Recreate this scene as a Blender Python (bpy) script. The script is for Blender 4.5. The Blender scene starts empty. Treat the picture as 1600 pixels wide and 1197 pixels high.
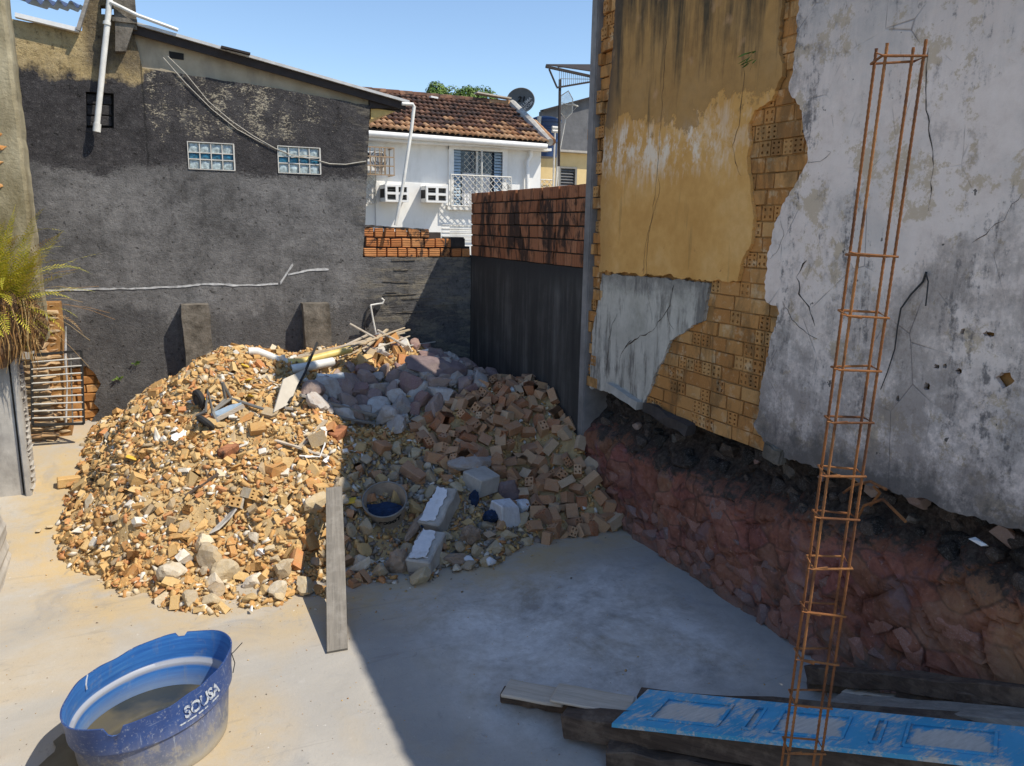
import bpy, bmesh, math, random
import numpy as np
from mathutils import Vector, Matrix, noise as mnoise
from mathutils.geometry import tessellate_polygon

R = random.Random(7)
rad = math.radians
scene = bpy.context.scene
COL = scene.collection

# ------------------------------------------------------------------ camera
H = 4.0
F_PX = 1200.0
YAW, PITCH, ROLL = rad(24.6), rad(11.6), rad(1.0)
FWD = Vector((math.sin(YAW)*math.cos(PITCH), math.cos(YAW)*math.cos(PITCH), -math.sin(PITCH)))
R0 = Vector((math.cos(YAW), -math.sin(YAW), 0)); U0 = R0.cross(FWD)
RT = R0*math.cos(ROLL) + U0*math.sin(ROLL)
UP = -R0*math.sin(ROLL) + U0*math.cos(ROLL)
cd = bpy.data.cameras.new('camera'); cam = bpy.data.objects.new('camera', cd); COL.objects.link(cam)
cam.matrix_world = Matrix(((RT.x, UP.x, -FWD.x, 0), (RT.y, UP.y, -FWD.y, 0), (RT.z, UP.z, -FWD.z, H), (0, 0, 0, 1)))
cd.sensor_width = 36; cd.lens = 36*F_PX/1600; cd.clip_end = 2000; cd.clip_start = 0.05
scene.camera = cam

# ------------------------------------------------------------------ sky, sun, exposure
SUN_TO = Vector((1.0, -0.9, 1.85)).normalized()
world = bpy.data.worlds.new('World'); scene.world = world; world.use_nodes = True
wn = world.node_tree
bg = wn.nodes['Background']; sky = wn.nodes.new('ShaderNodeTexSky'); sky.sky_type = 'NISHITA'; sky.sun_disc = False
sky.sun_elevation = math.asin(SUN_TO.z); sky.sun_rotation = math.atan2(SUN_TO.x, SUN_TO.y)
sky.air_density = 1.0; sky.dust_density = 0.0; sky.ozone_density = 3.0
wn.links.new(sky.outputs[0], bg.inputs[0]); bg.inputs[1].default_value = 0.122
sd = bpy.data.lights.new('sun', 'SUN'); sd.energy = 3.65; sd.angle = rad(0.5); sd.color = (1.0, 0.92, 0.79)
sun = bpy.data.objects.new('sun', sd); COL.objects.link(sun)
sun.rotation_euler = SUN_TO.to_track_quat('Z', 'Y').to_euler(); sun.location = (10, -10, 30)
scene.view_settings.view_transform = 'Standard'; scene.view_settings.look = 'None'
scene.view_settings.gamma = 1; scene.view_settings.exposure = 0.57; scene.view_settings.use_curve_mapping = False

# ------------------------------------------------------------------ helpers
def ray(px, py): return FWD + RT*((px-800)/F_PX) - UP*((py-598.5)/F_PX)
def at(px, py, axis, val):
    """the point on plane axis=val seen at photo pixel (1600 wide)"""
    o = Vector((0, 0, H)); d = ray(px, py); return o + d*((val-o[axis])/d[axis])
XW = 5.45; YB = 13.85
def floor_z(y): return 0.0 if y < 9.5 else (y-9.5)*0.172
def onfloor(px, py):
    p = at(px, py, 2, 0.0)
    for _ in range(30): p = at(px, py, 2, floor_z(p.y)*0.6 + p.z*0.4)
    return p

def tag(o, label=None, cat=None, group=None, kind=None):
    if label: o['label'] = label
    if cat: o['category'] = cat
    if group: o['group'] = group
    if kind: o['kind'] = kind
    return o
def empty(name, loc, label=None, cat=None, group=None):
    o = bpy.data.objects.new(name, None); COL.objects.link(o); o.location = loc; o.empty_display_size = .2
    return tag(o, label, cat, group)
def link(name, me, mat=None, parent=None):
    o = bpy.data.objects.new(name, me); COL.objects.link(o)
    if mat is not None and not me.materials: me.materials.append(mat)
    if parent is not None:
        o.parent = parent
        if parent.parent is None: o.matrix_parent_inverse = Matrix.Translation(-Vector(parent.location))   # parts are built in world coordinates
    return o
def smooth(me, ang=None):
    me.polygons.foreach_set('use_smooth', [True]*len(me.polygons))
    if ang is not None:
        try: me.set_sharp_from_angle(angle=rad(ang))
        except Exception: pass
def mesh(name, verts, faces, mat=None, parent=None, sm=False, ang=None):
    me = bpy.data.meshes.new(name); me.from_pydata([tuple(v) for v in verts], [], faces)
    bm = bmesh.new(); bm.from_mesh(me); bmesh.ops.recalc_face_normals(bm, faces=bm.faces); bm.to_mesh(me); bm.free()
    if sm: smooth(me, ang)
    return link(name, me, mat, parent)
class MB:
    """collects shapes for one mesh"""
    def __init__(s): s.v = []; s.f = []
    def add(s, vs, fs):
        n = len(s.v); s.v += [Vector(v) for v in vs]; s.f += [tuple(i+n for i in f) for f in fs]; return s
    def hexa(s, c):   # 8 corners: bottom 0-3, top 4-7
        return s.add(c, [(0,3,2,1),(4,5,6,7),(0,1,5,4),(1,2,6,5),(2,3,7,6),(3,0,4,7)])
    def box(s, a, b):
        x0,y0,z0 = a; x1,y1,z1 = b
        return s.hexa([(x0,y0,z0),(x1,y0,z0),(x1,y1,z0),(x0,y1,z0),(x0,y0,z1),(x1,y0,z1),(x1,y1,z1),(x0,y1,z1)])
    def bar(s, p, q, w, h, up=(0,0,1), jit=0.0, seg=1):
        p = Vector(p); q = Vector(q); d = (q-p).normalized(); u = Vector(up); sd_ = d.cross(u)
        if sd_.length < 1e-3: sd_ = d.cross(Vector((1,0,0)))
        sd_.normalize(); u = sd_.cross(d)
        rings = []
        for i in range(seg+1):
            c = p.lerp(q, i/seg)
            if 0 < i < seg: c = c + Vector([R.uniform(-jit, jit)*.4 for _ in range(3)])
            rings.append([c + sd_*(w/2*a+R.uniform(-jit,jit)) + u*(h/2*b+R.uniform(-jit,jit)) for a,b in ((-1,-1),(1,-1),(1,1),(-1,1))])
        vs = [v for r_ in rings for v in r_]; fs = [(0,1,2,3)]
        for i in range(seg):
            for k in range(4): fs.append((i*4+k, i*4+(k+1)%4, i*4+4+(k+1)%4, i*4+4+k))
        n = seg*4; fs.append((n+3,n+2,n+1,n)); return s.add(vs, fs)
    def tube(s, pts, r, n=8, cap=True):
        pts = [Vector(p) for p in pts]; rr = r if isinstance(r, (list, tuple)) else [r]*len(pts); vs = []; fs = []
        prev = None
        for i, p in enumerate(pts):
            d = (pts[min(i+1, len(pts)-1)] - pts[max(i-1, 0)]).normalized()
            if prev is None:
                a = Vector((0,0,1)) if abs(d.z) < .9 else Vector((1,0,0)); prev = d.cross(a).normalized()
            prev = (prev - d*prev.dot(d)).normalized(); b = d.cross(prev)
            for k in range(n):
                t = 2*math.pi*k/n; vs.append(p + (prev*math.cos(t)+b*math.sin(t))*rr[i])
        for i in range(len(pts)-1):
            for k in range(n): fs.append((i*n+k, i*n+(k+1)%n, (i+1)*n+(k+1)%n, (i+1)*n+k))
        if cap: fs.append(tuple(range(n-1,-1,-1))); m = (len(pts)-1)*n; fs.append(tuple(range(m, m+n)))
        return s.add(vs, fs)
    def build(s, name, mat, parent=None, sm=False, ang=35): return mesh(name, s.v, s.f, mat, parent, sm, ang)
def bevel(o, w=.01, seg=2):
    bm = bmesh.new(); bm.from_mesh(o.data)
    bmesh.ops.bevel(bm, geom=[e for e in bm.edges if e.calc_face_angle(0) > .5], offset=w, segments=seg, affect='EDGES', clamp_overlap=True)
    bm.to_mesh(o.data); bm.free(); return o
def rough_loop(pts, seg=.08, amp=.015, rnd=R):
    out = []
    n = len(pts)
    for i in range(n):
        a = Vector(pts[i]); b = Vector(pts[(i+1) % n]); L = (b-a).length; k = max(1, int(L/seg)); d = (b-a)/max(L, 1e-6); nn = Vector((-d.y, d.x))
        for j in range(k):
            p = a.lerp(b, j/k)
            if amp: p = p + nn*(mnoise.noise(Vector((p.x*5, p.y*5, 3)))*amp*2 + rnd.uniform(-amp, amp)*.6)
            out.append(p)
    return out
def plate(name, loops, to3d, thick, mat, parent=None):
    """polygon with holes (2D loops) -> slab; to3d(u,v,depth)"""
    tris = tessellate_polygon([[Vector((p[0], p[1], 0)) for p in l] for l in loops])
    pts = [p for l in loops for p in l]; n = len(pts)
    vs = [to3d(p[0], p[1], 0) for p in pts] + [to3d(p[0], p[1], thick) for p in pts]
    fs = [tuple(t) for t in tris] + [tuple(i+n for i in reversed(t)) for t in tris]; o = 0
    for l in loops:
        m = len(l)
        for i in range(m):
            a = o+i; b = o+(i+1) % m; fs.append((a, b, b+n, a+n))
        o += m
    return mesh(name, vs, fs, mat, parent)
def inpoly(p, poly):
    x, y = p; c = False; n = len(poly); j = n-1
    for i in range(n):
        xi, yi = poly[i]; xj, yj = poly[j]
        if (yi > y) != (yj > y) and x < (xj-xi)*(y-yi)/(yj-yi)+xi: c = not c
        j = i
    return c
def wallx(d): return lambda u, v, t: Vector((d+t, u, v))     # right hand walls, (u,v) = (y,z)
def wally(d): return lambda u, v, t: Vector((u, d+t, v))     # back walls, (u,v) = (x,z)
def PW(px, py, d=None): p = at(px, py, 0, XW if d is None else d); return (p.y, p.z)
def PB(px, py, d=None): p = at(px, py, 1, YB if d is None else d); return (p.x, p.z)
def text_mesh(s, size, extrude=.002, bold=0.0):
    c = bpy.data.curves.new('lettering', 'FONT'); c.body = s; c.size = size; c.extrude = extrude; c.offset = bold
    c.resolution_u = 3
    o = bpy.data.objects.new('lettering', c); COL.objects.link(o)
    bpy.context.view_layer.update()
    me = bpy.data.meshes.new_from_object(o.evaluated_get(bpy.context.evaluated_depsgraph_get()))
    bpy.data.objects.remove(o); bpy.data.curves.remove(c)
    return me

# ------------------------------------------------------------------ materials
class G:
    def __init__(s, name):
        s.mat = bpy.data.materials.new(name); s.mat.use_nodes = True; s.nt = s.mat.node_tree
        s.b = s.nt.nodes['Principled BSDF']; s.geo = s.nt.nodes.new('ShaderNodeNewGeometry'); s.pos = s.geo.outputs['Position']
        s.tc = s.nt.nodes.new('ShaderNodeTexCoord'); s.obj = s.tc.outputs['Object']; s._x = None; s._r = None
    def put(s, sock, v):
        if isinstance(v, bpy.types.NodeSocket): s.nt.links.new(v, sock)
        else:
            if isinstance(v, (tuple, list)) and sock.type == 'RGBA' and len(v) == 3: v = tuple(v)+(1,)
            sock.default_value = v
    def node(s, t): return s.nt.nodes.new(t)
    def map(s, co, st):
        n = s.node('ShaderNodeMapping'); s.put(n.inputs[0], co); n.inputs['Scale'].default_value = st; return n.outputs[0]
    def noise(s, scale, detail=4, rough=.6, st=None, co=None, dist=0.0):
        n = s.node('ShaderNodeTexNoise'); c = co or s.pos
        if st: c = s.map(c, st)
        s.put(n.inputs['Vector'], c); n.inputs['Scale'].default_value = scale; n.inputs['Detail'].default_value = detail
        n.inputs['Roughness'].default_value = rough; n.inputs['Distortion'].default_value = dist; return n.outputs[0]
    def vor(s, scale, feat='F1', st=None, co=None, out='Distance', rnd=1.0):
        n = s.node('ShaderNodeTexVoronoi'); n.feature = feat; c = co or s.pos
        if st: c = s.map(c, st)
        s.put(n.inputs['Vector'], c); n.inputs['Scale'].default_value = scale; n.inputs['Randomness'].default_value = rnd; return n.outputs[out]
    def ramp(s, f, stops, interp='LINEAR'):
        n = s.node('ShaderNodeValToRGB'); cr = n.color_ramp; cr.interpolation = interp; s.put(n.inputs[0], f)
        while len(cr.elements) < len(stops): cr.elements.new(.5)
        for e, (p, c) in zip(cr.elements, stops):
            e.position = p; e.color = (c, c, c, 1) if isinstance(c, (int, float)) else tuple(c)+(1,)
        return n.outputs[0]
    def mix(s, f, a, b, mode='MIX'):
        n = s.node('ShaderNodeMix'); n.data_type = 'RGBA'; n.blend_type = mode
        s.put(n.inputs[0], f); s.put(n.inputs[6], a); s.put(n.inputs[7], b); return n.outputs[2]
    def m(s, op, a, b=0.0, clamp=False):
        n = s.node('ShaderNodeMath'); n.operation = op; n.use_clamp = clamp; s.put(n.inputs[0], a); s.put(n.inputs[1], b); return n.outputs[0]
    def nvec(s, scale):
        n = s.node('ShaderNodeTexNoise'); s.put(n.inputs['Vector'], s.pos); n.inputs['Scale'].default_value = scale; n.inputs['Detail'].default_value = 4; return n.outputs[1]
    def rng(s, f, a, b, c=0.0, d=1.0, sm=False):
        n = s.node('ShaderNodeMapRange'); n.clamp = True
        if sm: n.interpolation_type = 'SMOOTHSTEP'
        s.put(n.inputs[0], f)
        for i, v in zip((1,2,3,4), (a,b,c,d)): s.put(n.inputs[i], v)
        return n.outputs[0]
    def xyz(s):
        if not s._x: n = s.node('ShaderNodeSeparateXYZ'); s.put(n.inputs[0], s.pos); s._x = n.outputs
        return s._x
    def rnd(s):
        if s._r is None:
            n = s.node('ShaderNodeObjectInfo'); s._r = s.m('FRACT', s.m('ADD', n.outputs['Random'], s.geo.outputs['Random Per Island']))
        return s._r
    def attr(s, nm):
        n = s.node('ShaderNodeAttribute'); n.attribute_name = nm; return n.outputs['Fac']
    def done(s, col, rough=.9, bump=None, strength=.5, dist=.02, spec=.3, metal=0.0, **kw):
        s.put(s.b.inputs['Base Color'], col); s.put(s.b.inputs['Roughness'], rough); s.put(s.b.inputs['Specular IOR Level'], spec); s.put(s.b.inputs['Metallic'], metal)
        if bump is not None:
            n = s.node('ShaderNodeBump'); n.inputs['Strength'].default_value = strength; n.inputs['Distance'].default_value = dist
            s.put(n.inputs['Height'], bump); s.nt.links.new(n.outputs[0], s.b.inputs['Normal'])
        for k, v in kw.items(): s.put(s.b.inputs[k], v)
        return s.mat

def m_floor():
    g = G('concrete_floor'); X, Y, Z = g.xyz()
    a = g.noise(.55, 6, .6, dist=.6); b = g.noise(3.2, 8, .7); c = g.noise(28, 5, .7)
    col = g.ramp(a, [(.28, (.29,.28,.26)), (.48, (.38,.36,.325)), (.62, (.45,.425,.38)), (.78, (.34,.325,.30))])
    col = g.mix(g.rng(b, .35, .75), col, (.36,.345,.32)); col = g.mix(g.rng(b, .62, .74, 0, .55), col, (.52,.50,.47))
    tr = g.noise(1.0, 5, .6, st=(.5, 3.2, 1), dist=1.2); col = g.mix(g.rng(tr, .55, .75, 0, .35), col, (.46,.435,.40))
    sand = g.m('MULTIPLY', g.attr('dust'), g.rng(g.noise(1.6, 8, .72), .34, .58)); col = g.mix(g.m('MULTIPLY', sand, .8), col, (.50,.37,.19))
    warm = g.rng(g.noise(.8, 5, .6, st=(1,1,1), dist=.8), .50, .68, 0, .42); col = g.mix(warm, col, (.44,.35,.22))
    damp = g.rng(g.noise(1.1, 6, .65, dist=.8), .56, .70, 0, .5); col = g.mix(damp, col, (.24,.24,.245))
    col = g.mix(g.rng(c, .66, .72, 0, .5), col, (.16,.15,.14)); col = g.mix(g.rng(g.noise(19, 4, .6), .70, .74, 0, .6), col, (.66,.64,.60))
    px_ = g.m('MULTIPLY', g.m('MULTIPLY', g.rng(X, 1.6, 2.8, sm=True), g.rng(X, 5.6, 4.4, sm=True)), g.m('MULTIPLY', g.rng(Y, 4.2, 5.4, sm=True), g.rng(Y, 8.0, 6.8, sm=True)))
    cem_bright = g.rng(g.m('ADD', g.m('MULTIPLY', g.noise(1.2, 10, .76, dist=.4), .7), g.m('MULTIPLY', g.noise(7, 8, .74), .3)), .40, .60); col = g.mix(g.m('MULTIPLY', g.m('MULTIPLY', px_, cem_bright), .9), col, (.76,.75,.72))  # cement dust patch, whitened further to brighten the shaded floor
    gr = g.rng(g.noise(60, 4, .75), .60, .72, 0, .35); col = g.mix(gr, col, (.20,.185,.165)); drag = g.rng(g.noise(2.2, 7, .7, st=(.35,4,1), dist=.8), .60, .68, 0, .30); col = g.mix(drag, col, (.22,.205,.185))
    spl = g.rng(g.noise(5.5, 8, .78, dist=.6), .60, .66, 0, .45); col = g.mix(spl, col, (.25,.235,.215))
    return g.done(col, g.rng(b, .3, .7, .7, .95), g.m('ADD', g.m('MULTIPLY', b, .6), g.m('MULTIPLY', c, .5)), .5, .014, .25)
def m_housewall():
    g = G('black_painted_plaster'); X, Y, Z = g.xyz()
    big = g.noise(.9, 6, .65); mid = g.noise(4.5, 8, .7); fine = g.noise(34, 6, .75); hz = g.noise(7, 7, .78, st=(1, 1, 2.0), dist=.6); hx = g.noise(25, 7, .74, st=(1,1,2.2), dist=.4)
    grey = g.ramp(g.m('ADD', g.m('MULTIPLY', big, .55), g.m('MULTIPLY', mid, .45)), [(.34, (.065,.062,.061)), (.45, (.13,.126,.124)), (.55, (.19,.184,.18)), (.68, (.28,.272,.264))])
    black = g.ramp(mid, [(.3, (.028,.026,.027)), (.55, (.06,.056,.058)), (.8, (.11,.105,.10))])
    zn = g.m('ADD', Z, g.m('ADD', g.m('MULTIPLY', g.m('SUBTRACT', big, .5), .9), g.m('MULTIPLY', g.m('SUBTRACT', mid, .5), .35)))
    zk = g.m('ADD', zn, g.m('MULTIPLY', g.m('SUBTRACT', hx, .5), .5)); col = g.mix(g.rng(zk, 4.74, 4.82), grey, black)
    col = g.mix(g.rng(zn, 2.62, 2.5, 0, .58), col, (.075,.073,.075)); col = g.mix(g.rng(zn, 1.5, .9, 0, .5), col, (.05,.048,.05))
    # flakes of black paint lost, showing the beige render below
    pz = g.rng(Z, 4.75, 5.4, 0, 1); px_ = g.rng(X, -.15, .05, .45, 1.0); px2 = g.rng(X, 2.0, 3.4, 1.0, .6)
    amt = g.m('MULTIPLY', pz, g.m('MULTIPLY', px_, px2)); patch = g.noise(2.6, 5, .6, st=(1.3,1,.8))
    thr = g.m('SUBTRACT', .74, g.m('MULTIPLY', amt, g.rng(patch, .34, .62, .115, .25)))
    fl = g.rng(g.m('SUBTRACT', g.m('ADD', g.m('MULTIPLY', hx, .65), g.m('MULTIPLY', hz, .35)), thr), 0, .02)
    col = g.mix(g.m('MULTIPLY', fl, .92), col, g.ramp(fine, [(.3, (.34,.29,.20)), (.7, (.50,.45,.35))]))
    # beige render left unpainted at the top
    col = g.mix(g.rng(g.m('ADD', zn, g.rng(X, -.05, .0, 0, -.12)), 6.10, 6.20, 0, .92), col, g.ramp(mid, [(.3, (.34,.25,.11)), (.5,(.52,.39,.19)), (.75, (.62,.48,.26))]))
    dk = g.rng(g.noise(1.7, 6, .7, st=(1,1,.7)), .50, .62, 0, .8); col = g.mix(g.m('MULTIPLY', dk, g.rng(Z, 6.0, 6.5)), col, (.09,.08,.07))
    pm = g.m('MULTIPLY', g.m('MULTIPLY', g.rng(X, -.88, -.72), g.rng(X, .02, -.08)), g.rng(g.m('ADD', Z, g.m('MULTIPLY', g.m('SUBTRACT', mid, .5), .8)), 6.05, 6.3)); col = g.mix(g.m('MULTIPLY', pm, g.rng(mid, .3, .6, .92, .6)), col, (.075,.062,.05))
    stk = g.noise(6, 5, .6, st=(1,1,.12)); col = g.mix(g.rng(stk, .56, .72, 0, .4), col, (.05,.05,.052))
    # old rendered-over brick courses on the right hand part of the wall
    rx = g.rng(X, 3.1, 3.7); crs = g.noise(4.5, 8, .76, st=(.45,1,5)); col = g.mix(g.m('MULTIPLY', rx, g.rng(crs, .52, .66, 0, .4)), col, (.05,.046,.042))
    col = g.mix(g.m('MULTIPLY', rx, g.rng(g.noise(2.1, 7, .75, st=(.8,1,2.4), dist=.5), .48, .60, 0, .75)), col, (.30,.265,.20))
    col = g.mix(g.m('MULTIPLY', g.rng(X, 2.6, 4.6), g.rng(zn, 1.6, 2.9, .2, .9)), col, (.04,.038,.038)) if False else col
    grn = g.noise(60, 6, .8); col = g.mix(g.rng(grn, .52, .70, 0, .5), col, g.mix(.55, col, (.42,.40,.38))); col = g.mix(g.rng(grn, .46, .32, 0, .65), col, (.025,.024,.024))
    med = g.noise(14, 9, .8); col = g.mix(g.rng(med, .47, .36, 0, .6), col, (.03,.029,.029)); col = g.mix(g.rng(med, .56, .68, 0, .3), col, (.34,.33,.315))
    vl = g.m('MULTIPLY', g.rng(g.m('ABSOLUTE', g.m('ADD', g.m('SUBTRACT', X, -.05), g.m('MULTIPLY', g.m('SUBTRACT', mid, .5), .12))), .02, .006), g.rng(Z, 4.7, 4.9)); col = g.mix(g.m('MULTIPLY', vl, .7), col, (.02,.02,.02))
    bump = g.m('ADD', g.m('ADD', g.m('MULTIPLY', hz, .5), g.m('MULTIPLY', fine, .25)), g.m('MULTIPLY', g.m('MULTIPLY', rx, crs), 1.2))
    pit = g.rng(g.noise(11, 4, .6), .66, .72); col = g.mix(g.m('MULTIPLY', pit, .5), col, (.03,.03,.03))
    blot = g.rng(g.noise(1.8, 7, .7, dist=1.0), .52, .66, 0, .5); col = g.mix(blot, col, g.mix(.5, col, (.03,.03,.03)))
    return g.done(col, .95, g.m('SUBTRACT', g.m('ADD', bump, g.m('MULTIPLY', med, .8)), pit), .85, .04, .15)
def m_plain(name, c0, c1, scale=5, rough=.85, bump=.3, dirt=None, spec=.3, st=None, dist=.01):
    g = G(name); a = g.noise(scale, 7, .65, st=st); f = g.noise(scale*9, 4, .7)
    col = g.ramp(a, [(.3, c0), (.7, c1)])
    if dirt: col = g.mix(g.rng(g.noise(scale*.6, 7, .7, st=(1,1,.35)), .5, .72, 0, .7), col, dirt)
    return g.done(col, rough, g.m('ADD', g.m('MULTIPLY', a, .6), g.m('MULTIPLY', f, .4)), bump, dist, spec)
def m_clay(name, lo, mid, hi, mould=None, mamt=.6, scale=9, pale=None, cut=(.50,.62), st=(1,1,.35), ribs=None):
    g = G(name); r = g.rnd(); n = g.noise(scale, 6, .7); f = g.noise(scale*8, 4, .7)
    col = g.ramp(r, [(0, lo), (.45, mid), (1, hi)]); col = g.mix(g.rng(n, .3, .75, 0, .55), col, tuple(x*.66 for x in mid))
    col = g.mix(g.rng(f, .55, .75, 0, .4), col, tuple(min(1, x*1.35) for x in hi))
    if pale: col = g.mix(g.rng(g.noise(scale*.8, 6, .7, co=g.map(g.pos,(1.1,.9,1))), .54, .66, 0, .8), col, pale)
    if mould: col = g.mix(g.rng(g.noise(2.6, 7, .72, st=st, dist=.5), cut[0], cut[1], 0, mamt), col, mould)
    h = g.m('ADD', n, g.m('MULTIPLY', f, .5))
    if ribs:
        w = g.m('SINE', g.m('MULTIPLY', g.xyz()[ribs[0]], ribs[1])); h = g.m('ADD', h, g.m('MULTIPLY', w, .45)); col = g.mix(g.rng(w, -.6, -1.0, 0, .45), col, g.mix(.6, col, (.02,.015,.012)))
    return g.done(col, .92, h, .5, .012, .2)
def m_rubble(name, stops, dust=(.56,.39,.17), damt=.3):
    g = G(name); r = g.rnd(); n = g.noise(14, 5, .7); f = g.noise(70, 4, .7)
    col = g.ramp(r, stops, 'CONSTANT'); col = g.mix(g.rng(n, .3, .75, 0, .5), col, g.mix(1.0, col, (.62,.58,.52), 'MULTIPLY'))
    col = g.mix(g.rng(f, .5, .8, 0, .35), col, g.mix(.5, col, (1,1,1)))
    col = g.mix(g.rng(g.noise(7, 5, .65), .42, .62, 0, damt), col, dust)
    return g.done(col, .95, g.m('ADD', n, g.m('MULTIPLY', f, .6)), .5, .012, .15)
def m_yellow():
    g = G('yellow_plaster'); X, Y, Z = g.xyz()
    a = g.noise(1.3, 7, .65); b = g.noise(7, 7, .7); stv = g.noise(5.5, 6, .65, st=(1, 1, .10)); stw = g.noise(13, 6, .65, st=(1, 1, .13)); f = g.noise(45, 4, .7)
    col = g.ramp(a, [(.3, (.58,.30,.085)), (.52, (.70,.39,.125)), (.75, (.77,.48,.20))])
    col = g.mix(g.rng(b, .4, .72, 0, .5), col, (.54,.27,.07))
    # scraped whitish band with drips
    zb = g.m('ADD', Z, g.m('ADD', g.m('MULTIPLY', g.m('SUBTRACT', stw, .5), .9), g.m('MULTIPLY', g.m('SUBTRACT', a, .5), .5)))
    band = g.m('MULTIPLY', g.rng(zb, 4.55, 4.85), g.rng(zb, 5.25, 5.0)); pat = g.rng(g.noise(4.5, 8, .75, st=(1, 1, .6)), .45, .55)
    lft = g.rng(Y, 6.5, 7.2, .35, 1.0)
    col = g.mix(g.m('MULTIPLY', g.m('MULTIPLY', band, pat), g.m('MULTIPLY', lft, .95)), col, (.84,.70,.54))
    # older browner coat with mould running down from above
    zz = g.m('ADD', Z, g.m('MULTIPLY', g.m('SUBTRACT', a, .5), 1.6)); old = g.rng(g.m('ADD', zz, g.m('MULTIPLY', g.m('SUBTRACT', b, .5), .8)), 5.2, 5.26); col = g.mix(g.m('MULTIPLY', old, .62), col, g.ramp(b, [(.35, (.19,.105,.045)), (.65, (.36,.21,.08))]))
    zs = g.m('ADD', Z, g.m('MULTIPLY', g.m('SUBTRACT', stv, .5), 5.5)); col = g.mix(g.rng(zs, 5.75, 6.9, 0, .93), col, g.ramp(b, [(.35, (.035,.03,.022)), (.7, (.11,.08,.045))]))
    col = g.mix(g.rng(stv, .60, .75, 0, .5), col, (.13,.10,.05))
    col = g.mix(g.m('MULTIPLY', g.rng(Y, 8.72, 9.05), g.rng(zz, 4.8, 6.0, .25, 1)), col, (.07,.055,.045))
    col = g.mix(g.m('MULTIPLY', g.rng(g.noise(2.2, 4, .5), .62, .7), g.rng(zz, 5.0, 5.6, 0, .6)), col, (.56,.33,.17))
    col = g.mix(g.m('MULTIPLY', g.rng(g.noise(11, 5, .7), .64, .68), g.rng(Z, 3.9, 3.5, 0, .8)), col, (.32,.12,.05))
    return g.done(col, .9, g.m('ADD', g.m('ADD', g.m('MULTIPLY', b, .4), g.m('MULTIPLY', f, .25)), g.m('MULTIPLY', old, .5)), .5, .015, .2)
def m_white():
    g = G('flaking_white_plaster'); X, Y, Z = g.xyz()
    a = g.noise(.9, 8, .68); b = g.noise(3.4, 10, .76); stv = g.noise(4, 8, .74, st=(1, 1, .18)); f = g.noise(50, 5, .7); sp = g.noise(12, 7, .75)
    col = g.ramp(b, [(.25, (.62,.50,.43)), (.5, (.77,.65,.57)), (.75, (.85,.73,.65))])
    col = g.mix(g.rng(a, .48, .62, 0, .65), col, (.57,.51,.46))
    col = g.mix(g.m('MULTIPLY', g.rng(g.noise(2.1, 10, .78), .545, .575), .7), col, (.50,.38,.24))
    b2 = g.noise(6, 12, .82); grey = g.rng(g.m('ADD', g.m('ADD', g.m('ADD', g.m('MULTIPLY', g.noise(1.25, 12, .76), .55), g.m('MULTIPLY', b2, .25)), g.m('MULTIPLY', stv, .20)), g.rng(Z, 3.2, 5.0, .018, -.045)), .495, .565); col = g.mix(g.m('MULTIPLY', grey, g.rng(sp, .3, .7, .85, .45)), col, g.ramp(sp, [(.35, (.16,.13,.11)), (.65, (.36,.30,.26))]))
    lowz = g.m('ADD', Z, g.m('MULTIPLY', g.m('SUBTRACT', b, .5), 1.3)); low = g.m('MULTIPLY', g.rng(lowz, 3.35, 2.6), g.rng(sp, .36, .60)); col = g.mix(g.m('MULTIPLY', low, .42), col, (.20,.175,.16))
    col = g.mix(g.rng(lowz, 2.3, 1.95, 0, .8), col, (.085,.08,.075))
    top = g.m('MULTIPLY', g.rng(g.m('ADD', Z, g.m('MULTIPLY', g.m('SUBTRACT', stv, .5), 2.4)), 5.0, 6.4), g.rng(b, .34, .56)); col = g.mix(g.m('MULTIPLY', top, .6), col, (.20,.19,.195))
    dk = g.rng(g.m('ADD', g.m('MULTIPLY', stv, .6), g.m('MULTIPLY', sp, .4)), .555, .62, 0, .75); col = g.mix(dk, col, (.10,.095,.095))
    ck = g.vor(2.3, 'DISTANCE_TO_EDGE', co=g.map(g.pos, (1,1,.7))); ckm = g.m('MULTIPLY', g.rng(ck, 0, .012, 1, 0), g.rng(g.noise(1.3,3), .50,.58)); col = g.mix(g.m('MULTIPLY', ckm, .6), col, (.12,.11,.11))
    spots = g.rng(g.noise(8.5, 3, .5), .735, .75); col = g.mix(g.m('MULTIPLY', spots, .85), col, (.06,.055,.05))
    bp = g.m('SUBTRACT', g.m('ADD', g.m('MULTIPLY', b, .3), g.m('MULTIPLY', f, .2)), g.m('ADD', g.m('MULTIPLY', grey, .35), g.m('MULTIPLY', ckm, .6)))
    return g.done(col, .92, bp, .6, .018, .2)
def m_greyplaster():
    g = G('stained_grey_plaster'); X, Y, Z = g.xyz()
    a = g.noise(1.6, 8, .7); b = g.noise(6, 8, .7); stv = g.noise(7, 7, .7, st=(1,1,.16)); f = g.noise(50, 4, .7)
    col = g.ramp(a, [(.3, (.38,.355,.30)), (.5, (.55,.51,.44)), (.75, (.66,.62,.54))])
    dk = g.rng(g.m('ADD', g.m('MULTIPLY', stv, .6), g.m('MULTIPLY', a, .4)), .485, .58, 0, .82); col = g.mix(dk, col, (.13,.115,.10))
    col = g.mix(g.rng(g.m('ADD', Z, g.m('MULTIPLY', g.m('SUBTRACT', b, .5), .8)), 3.1, 3.45, 0, .75), col, (.13,.12,.11))
    col = g.mix(g.rng(b, .55, .7, 0, .4), col, (.22,.21,.20))
    return g.done(col, .92, g.m('ADD', g.m('MULTIPLY', b, .4), g.m('MULTIPLY', f, .2)), .5, .015, .2)
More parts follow.
